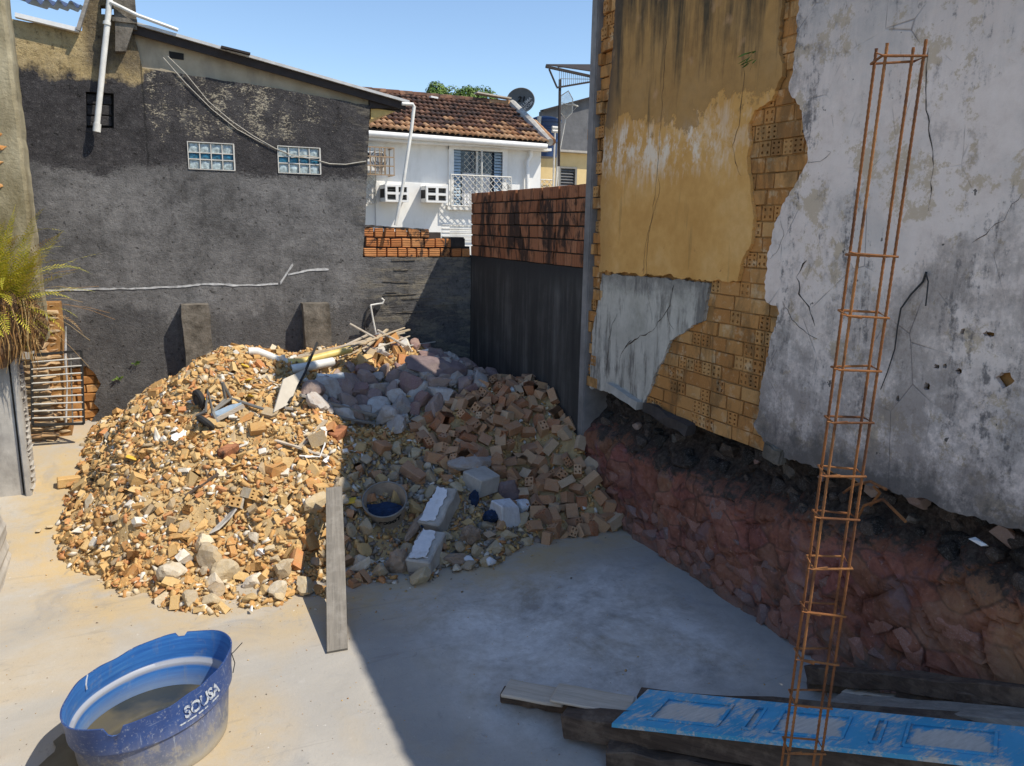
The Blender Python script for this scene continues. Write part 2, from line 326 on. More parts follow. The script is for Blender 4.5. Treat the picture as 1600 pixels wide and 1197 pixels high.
def m_blackwall():
    g = G('soot_black_render'); X, Y, Z = g.xyz()
    a = g.noise(1.4, 7, .65); stv = g.noise(3.6, 7, .65, st=(1,1,.09)); stw = g.noise(11, 6, .7, st=(1,1,.1)); f = g.noise(40, 5, .7)
    v = g.m('ADD', g.m('MULTIPLY', stv, .6), g.m('ADD', g.m('MULTIPLY', a, .25), g.m('MULTIPLY', stw, .15)))
    col = g.ramp(v, [(.34, (.035,.033,.032)), (.50, (.06,.056,.053)), (.62, (.12,.112,.104)), (.74, (.20,.185,.17))])
    col = g.mix(g.rng(g.m('ADD', Z, g.m('MULTIPLY', g.m('SUBTRACT', stv, .5), .8)), 3.1, 3.4, 0, .85), col, (.04,.038,.038))
    return g.done(col, .95, g.m('ADD', g.m('MULTIPLY', a, .4), g.m('MULTIPLY', f, .3)), .6, .015, .15)
def m_rock():
    g = G('red_rock_face'); X, Y, Z = g.xyz()
    a = g.noise(1.3, 8, .68, dist=.5); b = g.noise(6, 8, .72); f = g.noise(40, 5, .75); sp = g.noise(22, 5, .7)
    col = g.ramp(g.m('ADD', g.m('MULTIPLY', a, .5), g.m('MULTIPLY', b, .5)), [(.32, (.05,.027,.021)), (.42, (.19,.078,.052)), (.52, (.29,.128,.088)), (.62, (.36,.19,.135)), (.74, (.48,.33,.26))])
    col = g.mix(g.rng(sp, .62, .70, 0, .6), col, (.50,.36,.31)); col = g.mix(g.rng(b, .60, .70, 0, .5), col, (.09,.055,.06))
    col = g.mix(g.m('MULTIPLY', g.rng(Y, 3.9, 3.0), g.rng(a, .42, .6, 0, .7)), col, (.42,.25,.13))
    col = g.mix(g.rng(g.noise(2.4, 6, .65), .56, .64, 0, .45), col, (.20,.15,.17))
    jd = g.vor(2.6, 'DISTANCE_TO_EDGE', co=g.mix(.09, g.map(g.pos, (1,1,1.25)), g.nvec(3.5))); jm = g.rng(jd, .012, .045, 1, 0); col = g.mix(g.m('MULTIPLY', jm, g.rng(g.noise(1.7, 3), .42, .55, .05, .6)), col, (.07,.045,.036))
    cellc = g.vor(2.6, 'F1', co=g.mix(.09, g.map(g.pos, (1,1,1.25)), g.nvec(3.5)), out='Color'); col = g.mix(.30, col, g.mix(1.0, col, g.mix(.5, cellc, (1.15,1.1,1.1)), 'MULTIPLY'))
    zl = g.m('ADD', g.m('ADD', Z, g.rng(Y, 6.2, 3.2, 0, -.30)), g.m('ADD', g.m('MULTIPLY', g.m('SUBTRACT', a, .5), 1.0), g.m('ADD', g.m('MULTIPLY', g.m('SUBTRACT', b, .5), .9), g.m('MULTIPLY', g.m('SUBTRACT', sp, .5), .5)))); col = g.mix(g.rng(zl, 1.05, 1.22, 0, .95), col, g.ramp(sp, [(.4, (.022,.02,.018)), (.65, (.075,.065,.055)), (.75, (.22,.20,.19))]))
    col = g.mix(g.rng(zl, .22, .05, 0, .45), col, (.22,.19,.17))
    return g.done(col, .9, g.m('ADD', g.m('ADD', g.m('MULTIPLY', b, .6), g.m('MULTIPLY', f, .3)), g.m('MULTIPLY', sp, .3)), .85, .03, .2)
def m_wood(name, c0, c1, c2=None, worn=None, wamt=.5, rough=.85, sc=1.0):
    g = G(name); st = (.35*sc, 7*sc, 7*sc); a = g.noise(3, 7, .65, st=st, co=g.obj, dist=.4); b = g.noise(9, 6, .7, st=st, co=g.obj); r = g.rnd()
    col = g.ramp(a, [(.3, c0), (.7, c1)]); col = g.mix(g.rng(b, .5, .75, 0, .6), col, c2 or c0)
    if worn: col = g.mix(g.rng(g.noise(5, 7, .7), .48, .62, 0, wamt), col, worn)
    return g.done(col, rough, g.m('ADD', a, g.m('MULTIPLY', b, .6)), .5, .01, .25)
def m_door():
    g = G('worn_blue_door_paint'); n = g.noise(5, 8, .72, st=(1, 1, 1), dist=.4); s = g.noise(16, 7, .7, st=(.5, 3, 3), co=g.obj); f = g.noise(60, 4, .7)
    blue = g.ramp(g.noise(3, 6, .6), [(.3, (.05,.33,.55)), (.7, (.11,.44,.70))])
    worn = g.rng(g.m('ADD', g.m('MULTIPLY', n, .35), g.m('ADD', g.m('MULTIPLY', s, .25), g.m('MULTIPLY', g.attr('wear'), .5))), .485, .545)
    col = g.mix(g.m('MULTIPLY', worn, .92), blue, g.ramp(s, [(.3, (.52,.46,.38)), (.7, (.72,.65,.56))]))
    return g.done(col, g.rng(worn, 0, 1, .5, .9), g.m('SUBTRACT', g.m('MULTIPLY', f, .2), g.m('MULTIPLY', worn, .5)), .4, .006, .35)
def m_tank():
    g = G('faded_blue_polyethylene'); X, Y, Z = g.xyz(); n = g.noise(5, 7, .7); f = g.noise(40, 5, .7); stv = g.noise(14, 6, .7, st=(1,1,.15)); s2 = g.noise(30, 5, .7, st=(1,1,.08))
    col = g.ramp(n, [(.3, (.018,.042,.15)), (.7, (.035,.075,.22))])
    low = g.rng(g.m('ADD', Z, g.m('MULTIPLY', g.m('SUBTRACT', stv, .5), .34)), .42, .06, 0, .85); col = g.mix(low, col, g.ramp(n, [(.3,(.17,.175,.18)), (.7,(.30,.285,.26))]))
    col = g.mix(g.rng(g.m('ADD', Z, g.m('MULTIPLY', g.m('SUBTRACT', n, .5), .16)), .10, .03, 0, .7), col, (.44,.38,.27))
    col = g.mix(g.rng(s2, .62, .70, 0, .45), col, (.42,.46,.52)); col = g.mix(g.rng(f, .58, .68, 0, .55), col, (.36,.37,.38)); scr = g.noise(18, 5, .7, st=(.25,.25,3.5)); col = g.mix(g.rng(scr, .63, .69, 0, .45), col, (.30,.34,.42)); mud = g.rng(g.m('ADD', g.noise(9, 8, .78), g.rng(Z, .5, .1, -.06, .10)), .56, .64, 0, .6); col = g.mix(mud, col, (.30,.27,.22))
    return g.done(col, g.rng(low, 0, 1, .42, .85), g.m('ADD', n, g.m('MULTIPLY', f, .4)), .12, .006, .4)
def m_tankin():
    g = G('blue_tank_lining'); X, Y, Z = g.xyz(); hz = g.noise(4, 6, .65, st=(.6,.6,9)); n = g.noise(6,6,.7)
    col = g.ramp(hz, [(.3, (.025,.12,.40)), (.6, (.045,.19,.52)), (.8, (.12,.28,.55))])
    ring = g.m('MULTIPLY', g.rng(Z, .275, .295), g.rng(Z, .345, .33)); col = g.mix(g.m('MULTIPLY', ring, .8), col, (.40,.40,.39))
    col = g.mix(g.rng(Z, .27, .15, 0, .55), col, (.25,.29,.33)); col = g.mix(g.rng(n, .56, .70, 0, .4), col, (.30,.33,.35)); dr = g.noise(16, 5, .7, st=(1,1,.12)); col = g.mix(g.rng(dr, .56, .70, 0, .35), col, (.22,.25,.27))
    return g.done(col, .5, n, .1, .005, .4)
def m_glass(name, col, rough=.12):
    g = G(name); n = g.noise(16, 4, .6); return g.done(g.ramp(n, [(.35, tuple(x*.45 for x in col)), (.65, col)]), rough, n, .5, .02, .6)
def m_flat(name, c, rough=.6, spec=.4, metal=0.0, v=.25, sc=6):
    g = G(name); n = g.noise(sc, 6, .7); return g.done(g.ramp(n, [(.3, tuple(x*(1-v) for x in c)), (.7, tuple(min(1, x*(1+v*.4)) for x in c))]), rough, n, .12, .005, spec, metal)
def m_leaf(name, c0, c1, c2):
    g = G(name); col = g.ramp(g.rnd(), [(0, c0), (.5, c1), (1, c2)]); return g.done(col, .6, None, spec=.3, **{'Transmission Weight': 0.0, 'Subsurface Weight': 0.0})

MT = dict(
 floor=m_floor(), house=m_housewall(), yellow=m_yellow(), white=m_white(), greyp=m_greyplaster(), blackw=m_blackwall(), rock=m_rock(),
 beige=m_plain('beige_render', (.36,.30,.21), (.48,.41,.30), 3, dirt=(.22,.19,.15)),
 column=m_plain('grey_cement', (.16,.15,.145), (.30,.28,.265), 3, dirt=(.06,.06,.065)), cement=m_plain('pale_cement', (.33,.31,.28), (.52,.49,.44), 4, dirt=(.20,.18,.16), bump=.5),
 mould=m_plain('mossy_plaster', (.15,.12,.06), (.42,.37,.25), 2.6, dirt=(.09,.07,.035), bump=.8, dist=.04, st=(1,1,.45)), pilaster=m_plain('weathered_cement', (.055,.047,.036), (.25,.22,.18), 5, dirt=(.05,.038,.025), bump=1.0, dist=.03),
 block=m_clay('stained_clay_block', (.30,.115,.055), (.38,.155,.075), (.46,.21,.11), (.035,.026,.022), .92, cut=(.49,.58), ribs=(1, 95)),
 blockb=m_clay('orange_clay_block', (.46,.17,.06), (.54,.22,.08), (.60,.29,.12), (.05,.035,.028), .9, cut=(.53,.58), st=(1,1,.8), ribs=(2, 160)),
 brick=m_clay('ochre_brick', (.42,.185,.055), (.52,.25,.08), (.58,.33,.13), (.10,.07,.035), .55, pale=(.60,.42,.24), cut=(.50,.60)),
 mortar=m_plain('ochre_mortar', (.28,.14,.045), (.42,.225,.08), 5, dirt=(.10,.065,.03), bump=.8), darkmortar=m_plain('black_mortar', (.03,.026,.024), (.075,.062,.055), 6, bump=.7),
 whitewall=m_plain('white_house_paint', (.72,.71,.68), (.80,.79,.76), 2, rough=.7, bump=.1, dirt=(.52,.50,.45)), whitetrim=m_flat('white_trim', (.78,.77,.74), .5, v=.12),
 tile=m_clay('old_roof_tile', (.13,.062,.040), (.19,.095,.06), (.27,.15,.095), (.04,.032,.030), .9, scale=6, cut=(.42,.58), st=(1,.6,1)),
 tilepale=m_clay('paler_roof_tile', (.30,.15,.075), (.40,.22,.11), (.48,.30,.17), (.10,.07,.05), .6, scale=6, cut=(.52,.66), st=(1,1,1)),
 roofdark=m_flat('dark_roof_timber', (.045,.038,.036), .85, .2), purple=m_plain('purple_rock', (.13,.095,.10), (.24,.185,.18), 5, dirt=(.30,.24,.18), bump=.7), roofmetal=m_flat('pale_roof_sheet', (.55,.55,.54), .5), soffit=m_flat('yellow_soffit', (.62,.44,.16), .8), bluetile=m_flat('blue_roof_sheet', (.06,.08,.16), .5),
 glassblock=m_glass('glass_block', (.55,.66,.68)), glassblue=m_glass('blue_glass_block', (.04,.22,.36)), darkglass=m_flat('dark_window_glass', (.025,.04,.075), .1, .6), curtain=m_flat('white_curtain', (.75,.75,.76), .9, .1), shutter=m_flat('blue_grey_shutter', (.36,.47,.58), .6),
 dark=m_flat('dark_recess', (.02,.02,.02), .9), steel=m_flat('weathered_steel', (.23,.22,.20), .6, .5, .3), pale=m_flat('pale_painted_steel', (.60,.58,.53), .5), rust=m_clay('rusty_rebar', (.24,.095,.035), (.32,.135,.05), (.40,.185,.07), (.09,.045,.03), .75, 25, cut=(.48,.6), st=(1,1,1)),
 rustcage=m_flat('rusty_cage', (.34,.24,.15), .8), pvc=m_flat('white_pvc', (.76,.74,.68), .4, v=.2), pvcy=m_flat('yellowed_pvc', (.72,.55,.18), .45), wire=m_flat('black_cable', (.03,.03,.03), .6), wirelt=m_flat('pale_cable', (.45,.42,.36), .7),
 tank=m_tank(), tankin=m_tankin(), bluetank=m_flat('blue_plastic_tank', (.02,.05,.14), .4), door=m_door(),
 wooddark=m_wood('dark_old_timber', (.055,.040,.032), (.13,.095,.072), (.03,.023,.019), (.22,.17,.125), .5), woodgrey=m_wood('grey_weathered_board', (.20,.185,.165), (.36,.33,.29), (.14,.125,.11)), woodpale=m_wood('pale_board', (.42,.36,.28), (.60,.53,.44), (.32,.27,.21)), batten=m_wood('bleached_batten', (.40,.31,.20), (.62,.52,.38), (.28,.20,.12), sc=2),
 dish=m_flat('dark_grey_dish', (.10,.11,.12), .5), printdk=m_flat('black_print', (.012,.012,.014), .6), printwt=m_flat('white_print', (.60,.63,.66), .6), fadedprint=m_clay('faded_white_print', (.42,.46,.52), (.46,.50,.56), (.50,.54,.58), (.035,.075,.21), .95, 30, cut=(.50,.56), st=(9,9,9)), yellowhouse=m_plain('cream_yellow_paint', (.62,.46,.22), (.72,.56,.30), 2, bump=.1, dirt=(.5,.38,.2)), greywall=m_plain('dark_grey_render', (.09,.09,.095), (.17,.17,.175), 2, dirt=(.05,.05,.055)),
 fern=m_leaf('fern_leaf', (.26,.28,.02), (.50,.46,.04), (.62,.50,.07)), oldbrick=m_clay('pale_old_brick', (.42,.24,.12), (.50,.34,.19), (.56,.44,.28), (.16,.11,.07), .6, pale=(.60,.52,.38), cut=(.55,.68), st=(1,1,1)), palemortar=m_plain('pale_mortar', (.34,.27,.18), (.48,.40,.29), 6, dirt=(.16,.11,.07), bump=.9), plankgrey=m_wood('cement_stained_plank', (.13,.12,.105), (.24,.22,.19), (.09,.08,.07), (.30,.28,.25), .4), dryfern=m_leaf('dry_fern_leaf', (.24,.12,.04), (.36,.21,.08), (.42,.30,.13)), root=m_flat('dead_root_mass', (.20,.115,.06), .95, v=.6, sc=30), leaf=m_leaf('tree_leaf', (.05,.10,.016), (.09,.16,.025), (.16,.22,.04)), bark=m_flat('bark', (.10,.07,.05), .9),
 chunk=m_rubble('broken_clay', [(0, (.56,.32,.115)), (.2, (.62,.39,.155)), (.4, (.50,.25,.085)), (.54, (.64,.44,.20)), (.7, (.54,.24,.095)), (.8,(.40,.31,.20)), (.87, (.66,.57,.42)), (.93, (.76,.73,.66))]),
 crumb=m_rubble('mixed_debris', [(0, (.57,.35,.14)), (.28, (.62,.42,.18)), (.5, (.48,.25,.09)), (.66, (.64,.47,.24)), (.80, (.42,.35,.26)), (.86, (.26,.21,.16)), (.90, (.78,.75,.69))]),
 earth=m_plain('sandy_earth', (.42,.29,.135), (.54,.40,.21), 9, dirt=(.24,.165,.09), bump=1.0, dist=.03),
 hollow=m_rubble('brown_hollow_brick', [(0, (.43,.22,.11)), (.25, (.50,.28,.15)), (.5, (.55,.34,.19)), (.66, (.40,.165,.075)), (.78, (.36,.20,.12)), (.88, (.52,.38,.25))], (.46,.32,.21), .4),
 stone=m_rubble('painted_stone', [(0, (.30,.22,.205)), (.22, (.40,.36,.33)), (.4, (.26,.16,.15)), (.55, (.50,.47,.44)), (.68, (.34,.26,.23)), (.84, (.56,.54,.51)), (.91, (.23,.165,.165))], (.38,.28,.21), .45),
 greystone=m_rubble('grey_rubble_stone', [(0, (.42,.35,.25)), (.3, (.52,.43,.29)), (.5, (.36,.29,.21)), (.7, (.58,.52,.42)), (.85, (.50,.35,.17))]),
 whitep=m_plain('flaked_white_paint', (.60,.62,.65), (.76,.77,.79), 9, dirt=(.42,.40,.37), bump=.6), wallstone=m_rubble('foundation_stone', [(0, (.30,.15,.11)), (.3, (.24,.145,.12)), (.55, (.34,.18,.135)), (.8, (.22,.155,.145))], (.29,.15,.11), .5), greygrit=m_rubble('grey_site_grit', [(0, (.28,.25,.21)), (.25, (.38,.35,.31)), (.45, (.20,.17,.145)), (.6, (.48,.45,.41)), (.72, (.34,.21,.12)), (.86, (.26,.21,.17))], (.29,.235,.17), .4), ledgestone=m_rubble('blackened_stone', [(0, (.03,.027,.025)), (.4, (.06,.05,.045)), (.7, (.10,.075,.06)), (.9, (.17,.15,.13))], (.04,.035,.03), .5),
 cloth=m_flat('blue_cloth', (.015,.035,.085), .95, v=.6, sc=14), bag=m_flat('brown_paper_bag', (.34,.25,.18), .9, v=.4), bucket=m_flat('dusty_plastic', (.36,.31,.26), .5, v=.4), rubber=m_flat('black_rubber', (.03,.03,.03), .8), yellowchip=m_flat('yellow_paint_chip', (.72,.48,.05), .7), card=m_flat('white_card', (.80,.79,.77), .8, v=.08), board=m_plain('beige_board', (.46,.42,.35), (.56,.52,.44), 4, bump=.2), asph=m_plain('street_ground', (.26,.22,.17), (.36,.31,.24), 3),
 crack=m_flat('crack_dirt', (.075,.06,.05), 1.0, .0), drip=m_plain('white_lime_drip', (.30,.30,.30), (.72,.72,.71), 11, dirt=(.16,.155,.155), bump=.9),
)
g_ = G('tank_water'); MT['water'] = g_.done(g_.ramp(g_.noise(2.2, 4, .5), [(.4, (.030,.035,.035)), (.58, (.10,.085,.05))]), .06, g_.noise(9, 2), .03, .004, .5)
# ================================================================== ground
st_ = mesh('street_ground', [(-400,-400,-.06),(400,-400,-.06),(400,400,-.06),(-400,400,-.06)], [(0,1,2,3)], MT['asph']); tag(st_, kind='structure')
HEAP_EDGE = [onfloor(*p) for p in [(90,862),(112,770),(135,700),(150,655)]]
def floor_mesh():
    xs = np.arange(-4.0, 6.01, .1); ys = np.concatenate([np.arange(-3, 15.01, .1)]); vs = []; fs = []; nx = len(xs)
    for y in ys:
        for x in xs: vs.append((x, y, floor_z(y) + .012*mnoise.noise(Vector((x*.5, y*.5, 0)))))
    for j in range(len(ys)-1):
        for i in range(nx-1): fs.append((j*nx+i, j*nx+i+1, (j+1)*nx+i+1, (j+1)*nx+i))
    o = mesh('concrete_floor', vs, fs, MT['floor'], sm=True)
    a = o.data.attributes.new('dust', 'FLOAT', 'POINT'); d = []
    seg = [(-1.5,13),(-1.45,10.3),(-.3,8.3),(.5,7.7),(1.3,7.6),(2.2,7.55),(2.8,7.5),(3.6,7.7),(4.5,8.2),(5.3,8.2)]
    for x, y, z in vs:
        m = 9
        for (x0,y0),(x1,y1) in zip(seg, seg[1:]):
            t = max(0, min(1, ((x-x0)*(x1-x0)+(y-y0)*(y1-y0))/((x1-x0)**2+(y1-y0)**2))); m = min(m, math.hypot(x-x0-t*(x1-x0), y-y0-t*(y1-y0)))
        m2 = max(0, math.hypot(x+.1, y-5.9)-.6)
        d.append(max(0, 1-m/.9) + max(0, .8-m2/.5) + (.35 if x < -.6 and y > 7 else 0))
    a.data.foreach_set('value', d); return o
floor = tag(floor_mesh(), kind='structure')

# ================================================================== tall wall on the right
bld = empty('old_wall', (XW+.2, 6, 0), 'tall old wall of yellow and white flaking plaster with bare bricks showing through', 'wall')
Z0, Z1 = 1.80, 7.4
core = MB(); core.box((XW+.062, 4.55, Z0+.02), (XW+.45, 9.0, Z1)); core.box((XW+.062, -4, 1.97), (XW+.45, 4.55, Z1)); core.box((XW+.11, 9.0, 1.8), (XW+.45, 9.39, Z1)); core.box((XW+.05, 7.5, Z1), (XW+.45, 8.3, 9.4))  # last box: unseen raised parapet, added to shape the shadow on the heap
core.build('brick_core', MT['mortar'], bld)
c1 = [PW(932,-60), PW(905,645)]
colp = MB(); colp.box((XW-.02, 9.375, .0), (XW+.40, 9.54, Z1)); o = colp.build('cement_column', MT['column'], bld); bevel(o, .015)
yl = [(1238,-60),(1222,0),(1216,60),(1222,120),(1206,158),(1180,172),(1170,200),(1168,250),(1173,300),(1178,340),(1172,380),(1158,415),(1152,441)]
ylw = [PW(*p) for p in yl]
bot = [PW(x, y) for x, y in [(1152,441),(1040,431),(937,424)]]
left = [PW(x, y) for x, y in [(939,300),(945,200),(955,110),(962,0),(966,-60)]]
top_y = 7.38
yel = [(ylw[0][0], top_y)] + ylw[1:] + bot[1:] + left[:-1] + [(left[-1][0], top_y)]
RY = rough_loop(yel, .03, .016)
plate('yellow_plaster', [RY], wallx(XW), .05, MT['yellow'], bld)
gp = [PW(*p) for p in [(940,428),(1040,435),(1108,443),(1095,500),(1075,515),(1045,532),(1035,562),(1020,590),(1013,613),(1003,632),(968,618),(920,606),(924,520)]]
RG = rough_loop(gp, .03, .013)
plate('grey_plaster', [RG], wallx(XW+.012), .05, MT['greyp'], bld)
wl = [(1250,0),(1245,60),(1235,140),(1253,180),(1262,220),(1262,255),(1245,282),(1225,320),(1214,345),(1204,375),(1199,405),(1197,440),(1199,470),(1214,478),(1218,490),(1205,530),(1198,570),(1190,610),(1186,640),(1178,662),(1192,690),(1205,708)]
wlw = [PW(*p) for p in wl]
wb = [PW(*p) for p in [(1300,738),(1400,770),(1500,800),(1600,832)]]
whp = [(wlw[0][0], top_y)] + wlw + wb + [(1.2, 1.93), (-3.9, 1.93), (-3.9, top_y)]
holes = []
for (px, py, rx, ry) in [(1570,592,14,13),(1545,522,9,5),(1505,518,4,6),(1465,573,5,4),(1477,572,4,4),(1499,580,5,6),(1449,604,5,7),(1404,623,3,6)]:
    cy, cz = PW(px, py); ay, az = PW(px+rx, py); by, bz = PW(px, py+ry); n = 12; a = abs(cy-ay); b = abs(cz-bz)
    holes.append([(cy+math.cos(2*math.pi*k/n)*a*R.uniform(.6,1.25), cz+math.sin(2*math.pi*k/n)*b*R.uniform(.6,1.25)) for k in range(n)])
RW = rough_loop(whp, .03, .017)
plate('white_plaster', [RW]+holes, wallx(XW-.008), .045, MT['white'], bld)

def hole_brick_mesh(l, w, h, nx, nz, name='brick', depth=.05, hs=.55):
    """perforated end faces at +-l/2 along x; w along y, h along z"""
    vs = []; fs = []
    def V(x, y, z): vs.append((x, y, z)); return len(vs)-1
    for sx in (-1, 1):
        x = sx*l/2; ys = [-w/2]; zs = [-h/2]
        cw = w/nx; ch = h/nz
        for i in range(nx): c = -w/2+cw*(i+.5); ys += [c-cw*hs/2, c+cw*hs/2]
        for i in range(nz): c = -h/2+ch*(i+.5); zs += [c-ch*hs/2, c+ch*hs/2]
        ys.append(w/2); zs.append(h/2); g = [[V(x, y, z) for y in ys] for z in zs]
        for j in range(len(zs)-1):
            for i in range(len(ys)-1):
                q = (g[j][i], g[j][i+1], g[j+1][i+1], g[j+1][i])
                if i % 2 == 1 and j % 2 == 1:
                    b = [V(x-sx*depth, ys[i+a], zs[j+c]) for a, c in ((0,0),(1,0),(1,1),(0,1))]
                    for k in range(4): fs.append((q[k], q[(k+1)%4], b[(k+1)%4], b[k]))
                    fs.append(tuple(b))
                else: fs.append(q)
    n = len(vs)
    c = [V(x, y, z) for x in (-l/2, l/2) for y, z in ((-w/2,-h/2),(w/2,-h/2),(w/2,h/2),(-w/2,h/2))]
    for k in range(4): fs.append((c[k], c[(k+1)%4], c[4+(k+1)%4], c[4+k]))
    me = bpy.data.meshes.new(name); me.from_pydata(vs, [], fs)
    bm = bmesh.new(); bm.from_mesh(me); bmesh.ops.recalc_face_normals(bm, faces=bm.faces); bm.to_mesh(me); bm.free(); return me
def wonky_box(l, w, h, j, name='brick', bev=.004):
    bm = bmesh.new(); bmesh.ops.create_cube(bm, size=1)
    for v in bm.verts: v.co = Vector((v.co.x*l, v.co.y*w, v.co.z*h)) + Vector([R.uniform(-j, j) for _ in range(3)])
    if bev: bmesh.ops.bevel(bm, geom=bm.edges[:], offset=bev, segments=1, affect='EDGES')
    me = bpy.data.meshes.new(name); bm.to_mesh(me); bm.free(); return me
BH, BL, BW_, JT = .140, .265, .130, .014
head = [hole_brick_mesh(.09, BW_, BH, 2, 2, hs=.40), hole_brick_mesh(.09, BW_*1.15, BH, 2, 3, hs=.40)]
stre = [wonky_box(.09, BL*k, BH, .004) for k in (1, .93, 1.05)]
for me in head+stre: me.materials.append(MT['brick'])
expo = [PW(*p) for p in [(1216,-60),(1212,0),(1206,60),(1212,120),(1196,158),(1170,172),(1158,200),(1158,250),(1162,300),(1168,340),(1162,380),(1146,415),(1142,432),(1098,436),(1085,495),(1065,508),(1038,526),(1026,560),(1010,590),(1000,618),(1000,640),(1090,668),(1150,690),(1190,700),(1212,714),(1200,670),(1210,610),(1215,575),(1222,535),(1232,490),(1226,474),(1212,466),(1212,440),(1216,405),(1228,350),(1240,322),(1262,280),(1276,255),(1276,220),(1266,176),(1250,140),(1258,60),(1264,0),(1264,-60)]]
expo2 = [PW(*p) for p in [(926,-60),(980,-60),(978,0),(968,120),(956,210),(950,300),(945,415),(946,500),(936,610),(905,610),(915,400)]]
nb = 0; row = 0; z = Z0-.02
while z < Z1-.05:
    y = 4.2 + (row % 2)*.16 + R.uniform(0, .05)
    while y < 9.34:
        hd = R.random() < .33; w = (BW_*(1.0 if R.random() < .6 else 1.15)) if hd else BL*R.choice((1,.93,1.05))
        yc = y+w/2; zc = z+BH/2
        if any(inpoly((yc+a, zc+b), e) for e in (expo, expo2) for a in (-w*.4, w*.4) for b in (-.03, .03)) and nb < 299:
            me = R.choice(head) if hd else R.choice(stre)
            ob = bpy.data.objects.new('brick', me); COL.objects.link(ob); ob.parent = bld
            d = R.choice((0,0,0,.006,-.006,.012)) + R.uniform(-.003,.003)
            if R.random() < .04: d += .05
            if inpoly((yc, zc), expo2): d = R.choice((-.03, 0, .03, .01))
            ob.location = (XW+.045+.040+d-(XW+.2), yc-6, zc); ob.rotation_euler = (R.uniform(-.012,.012), 0, R.uniform(-.012,.012))
            ob.scale = (1, w/(BW_ if me is head[0] else BW_*1.15 if me is head[1] else BL), 1); nb += 1
        y += w + JT
    z += BH+JT; row += 1
print('wall bricks', nb)
# ledges and cracks on the tall wall
lm = MB(); a = PW(955,600); b = PW(1002,634); lm.bar((XW-.02, a[0], a[1]-.02), (XW-.02, b[0], b[1]+.0), .12, .10, jit=.008, seg=4); lm.build('broken_sill', MT['cement'], bld)
lm = MB(); a = PW(1010,632); b = PW(1080,668); lm.bar((XW+.0, a[0], a[1]-.03), (XW+.0, b[0], b[1]-.03), .14, .13, jit=.02, seg=5); lm.build('blackened_ledge', MT['darkmortar'], bld)
lm = MB(); a = PW(1195,700); b = PW(1225,716); lm.bar((XW+.0, a[0], a[1]-.0), (XW+.0, b[0], b[1]), .10, .17, jit=.02, seg=3); o = lm.build('loose_stone_block', MT['pilaster'], bld); bevel(o, .02)
def crack(pts, w, d, name='crack', mat='crack'):
    P = []
    for i in range(len(pts)-1):
        a = Vector(PW(*pts[i])); b = Vector(PW(*pts[i+1])); n = max(2, int((b-a).length/.05))
        for k in range(n):
            q = a.lerp(b, k/n); P.append(q + Vector((mnoise.noise(Vector((q.x*9, q.y*9, 1)))*.03, mnoise.noise(Vector((q.x*9, q.y*9, 7)))*.03)))
    P.append(Vector(PW(*pts[-1]))); vs = []; fs = []
    for i, q in enumerate(P):
        t = (P[min(i+1, len(P)-1)]-P[max(i-1, 0)]).normalized(); n = Vector((-t.y, t.x)); ww = w*.36*R.uniform(.1, 1.7)*(1 if 0 < i < len(P)-1 else .1)
        vs += [(XW+d, *(q+n*ww/2)), (XW+d-.002, *q), (XW+d, *(q-n*ww/2))]
    for i in range(len(P)-1):
        for k in (0, 1): fs.append((i*3+k, i*3+k+1, i*3+3+k+1, i*3+3+k))
    mesh(name, vs, fs, MT[mat], bld)
crack([(1042,60),(1036,130),(1033,190),(1028,260),(1022,320),(1012,380),(1010,432),(1016,480),(1020,500)], .011, -.004)
crack([(1028,262),(1031,300),(1020,340),(1008,380),(1006,428)], .007, -.004)
crack([(1165,90),(1160,150),(1155,195),(1145,230),(1150,255),(1158,275)], .014, -.004)
crack([(1052,445),(1045,480),(1030,500),(1018,518),(990,530),(975,545)], .028, .008)
crack([(963,490),(952,520),(950,550),(947,580)], .03, .008)
crack([(985,530),(975,545),(968,560)], .03, .008)
crack([(1040,485),(1045,505),(1052,515)], .016, .008)
crack([(1262,255),(1285,250),(1300,238)], .012, -.012); crack([(1300,238),(1292,236)], .01, -.012)
crack([(1222,345),(1225,370),(1215,395),(1205,405)], .010, -.012)
crack([(1225,470),(1240,500),(1262,520),(1280,530)], .010, -.012)
crack([(1262,405),(1245,430),(1250,460),(1266,480),(1275,510)], .035, -.012)
crack([(1450,75),(1445,130),(1452,180),(1460,260),(1452,330)], .02, -.012)
crack([(1600,300),(1570,340),(1520,380)], .010, -.012)
# ------------------------------------------------------------------ things on the tall wall
def root(pts, r0, name, label, cat, mat, d=-.03):
    P = [Vector((XW+d+R.uniform(-.012,.012), *PW(*p))) for p in pts]; mb = MB(); mb.tube(P, [r0*(1-.6*i/(len(P)-1)) for i in range(len(P))], 6)
    return mb
mb = root([(1452,425),(1445,440),(1428,460),(1412,482),(1408,510),(1402,545),(1390,580),(1380,608)], .010, '', '', '', '')
mb.tube([Vector((XW-.04, *PW(*p))) for p in [(1452,425),(1456,440),(1454,460),(1452,478)]], .006, 5)
o = mb.build('hanging_cable', MT['wire'], sm=True); tag(o, 'thin black cable hanging from a hole in the white plaster', 'cable')
pl = empty('wall_plant', Vector((XW-.03, *PW(1180,95))), 'small dark weed sprouting from the stained yellow plaster', 'plant')
for k in range(14):
    a = R.uniform(-2.6, .2); L = R.uniform(.04,.10); b = Vector((XW-.02, *PW(1178+R.uniform(-8,8), 92+R.uniform(-14,8)))); t = b + Vector((-R.uniform(.03,.12), math.cos(a)*L, math.sin(a)*L)); n = Vector((R.uniform(-.3,.3), R.uniform(-1,1), 1)).normalized()*.010
    m_ = b.lerp(t, .6); mesh('leaf', [b, m_+n, t, m_-n], [(0,1,2,3)], MT['leaf'], pl)
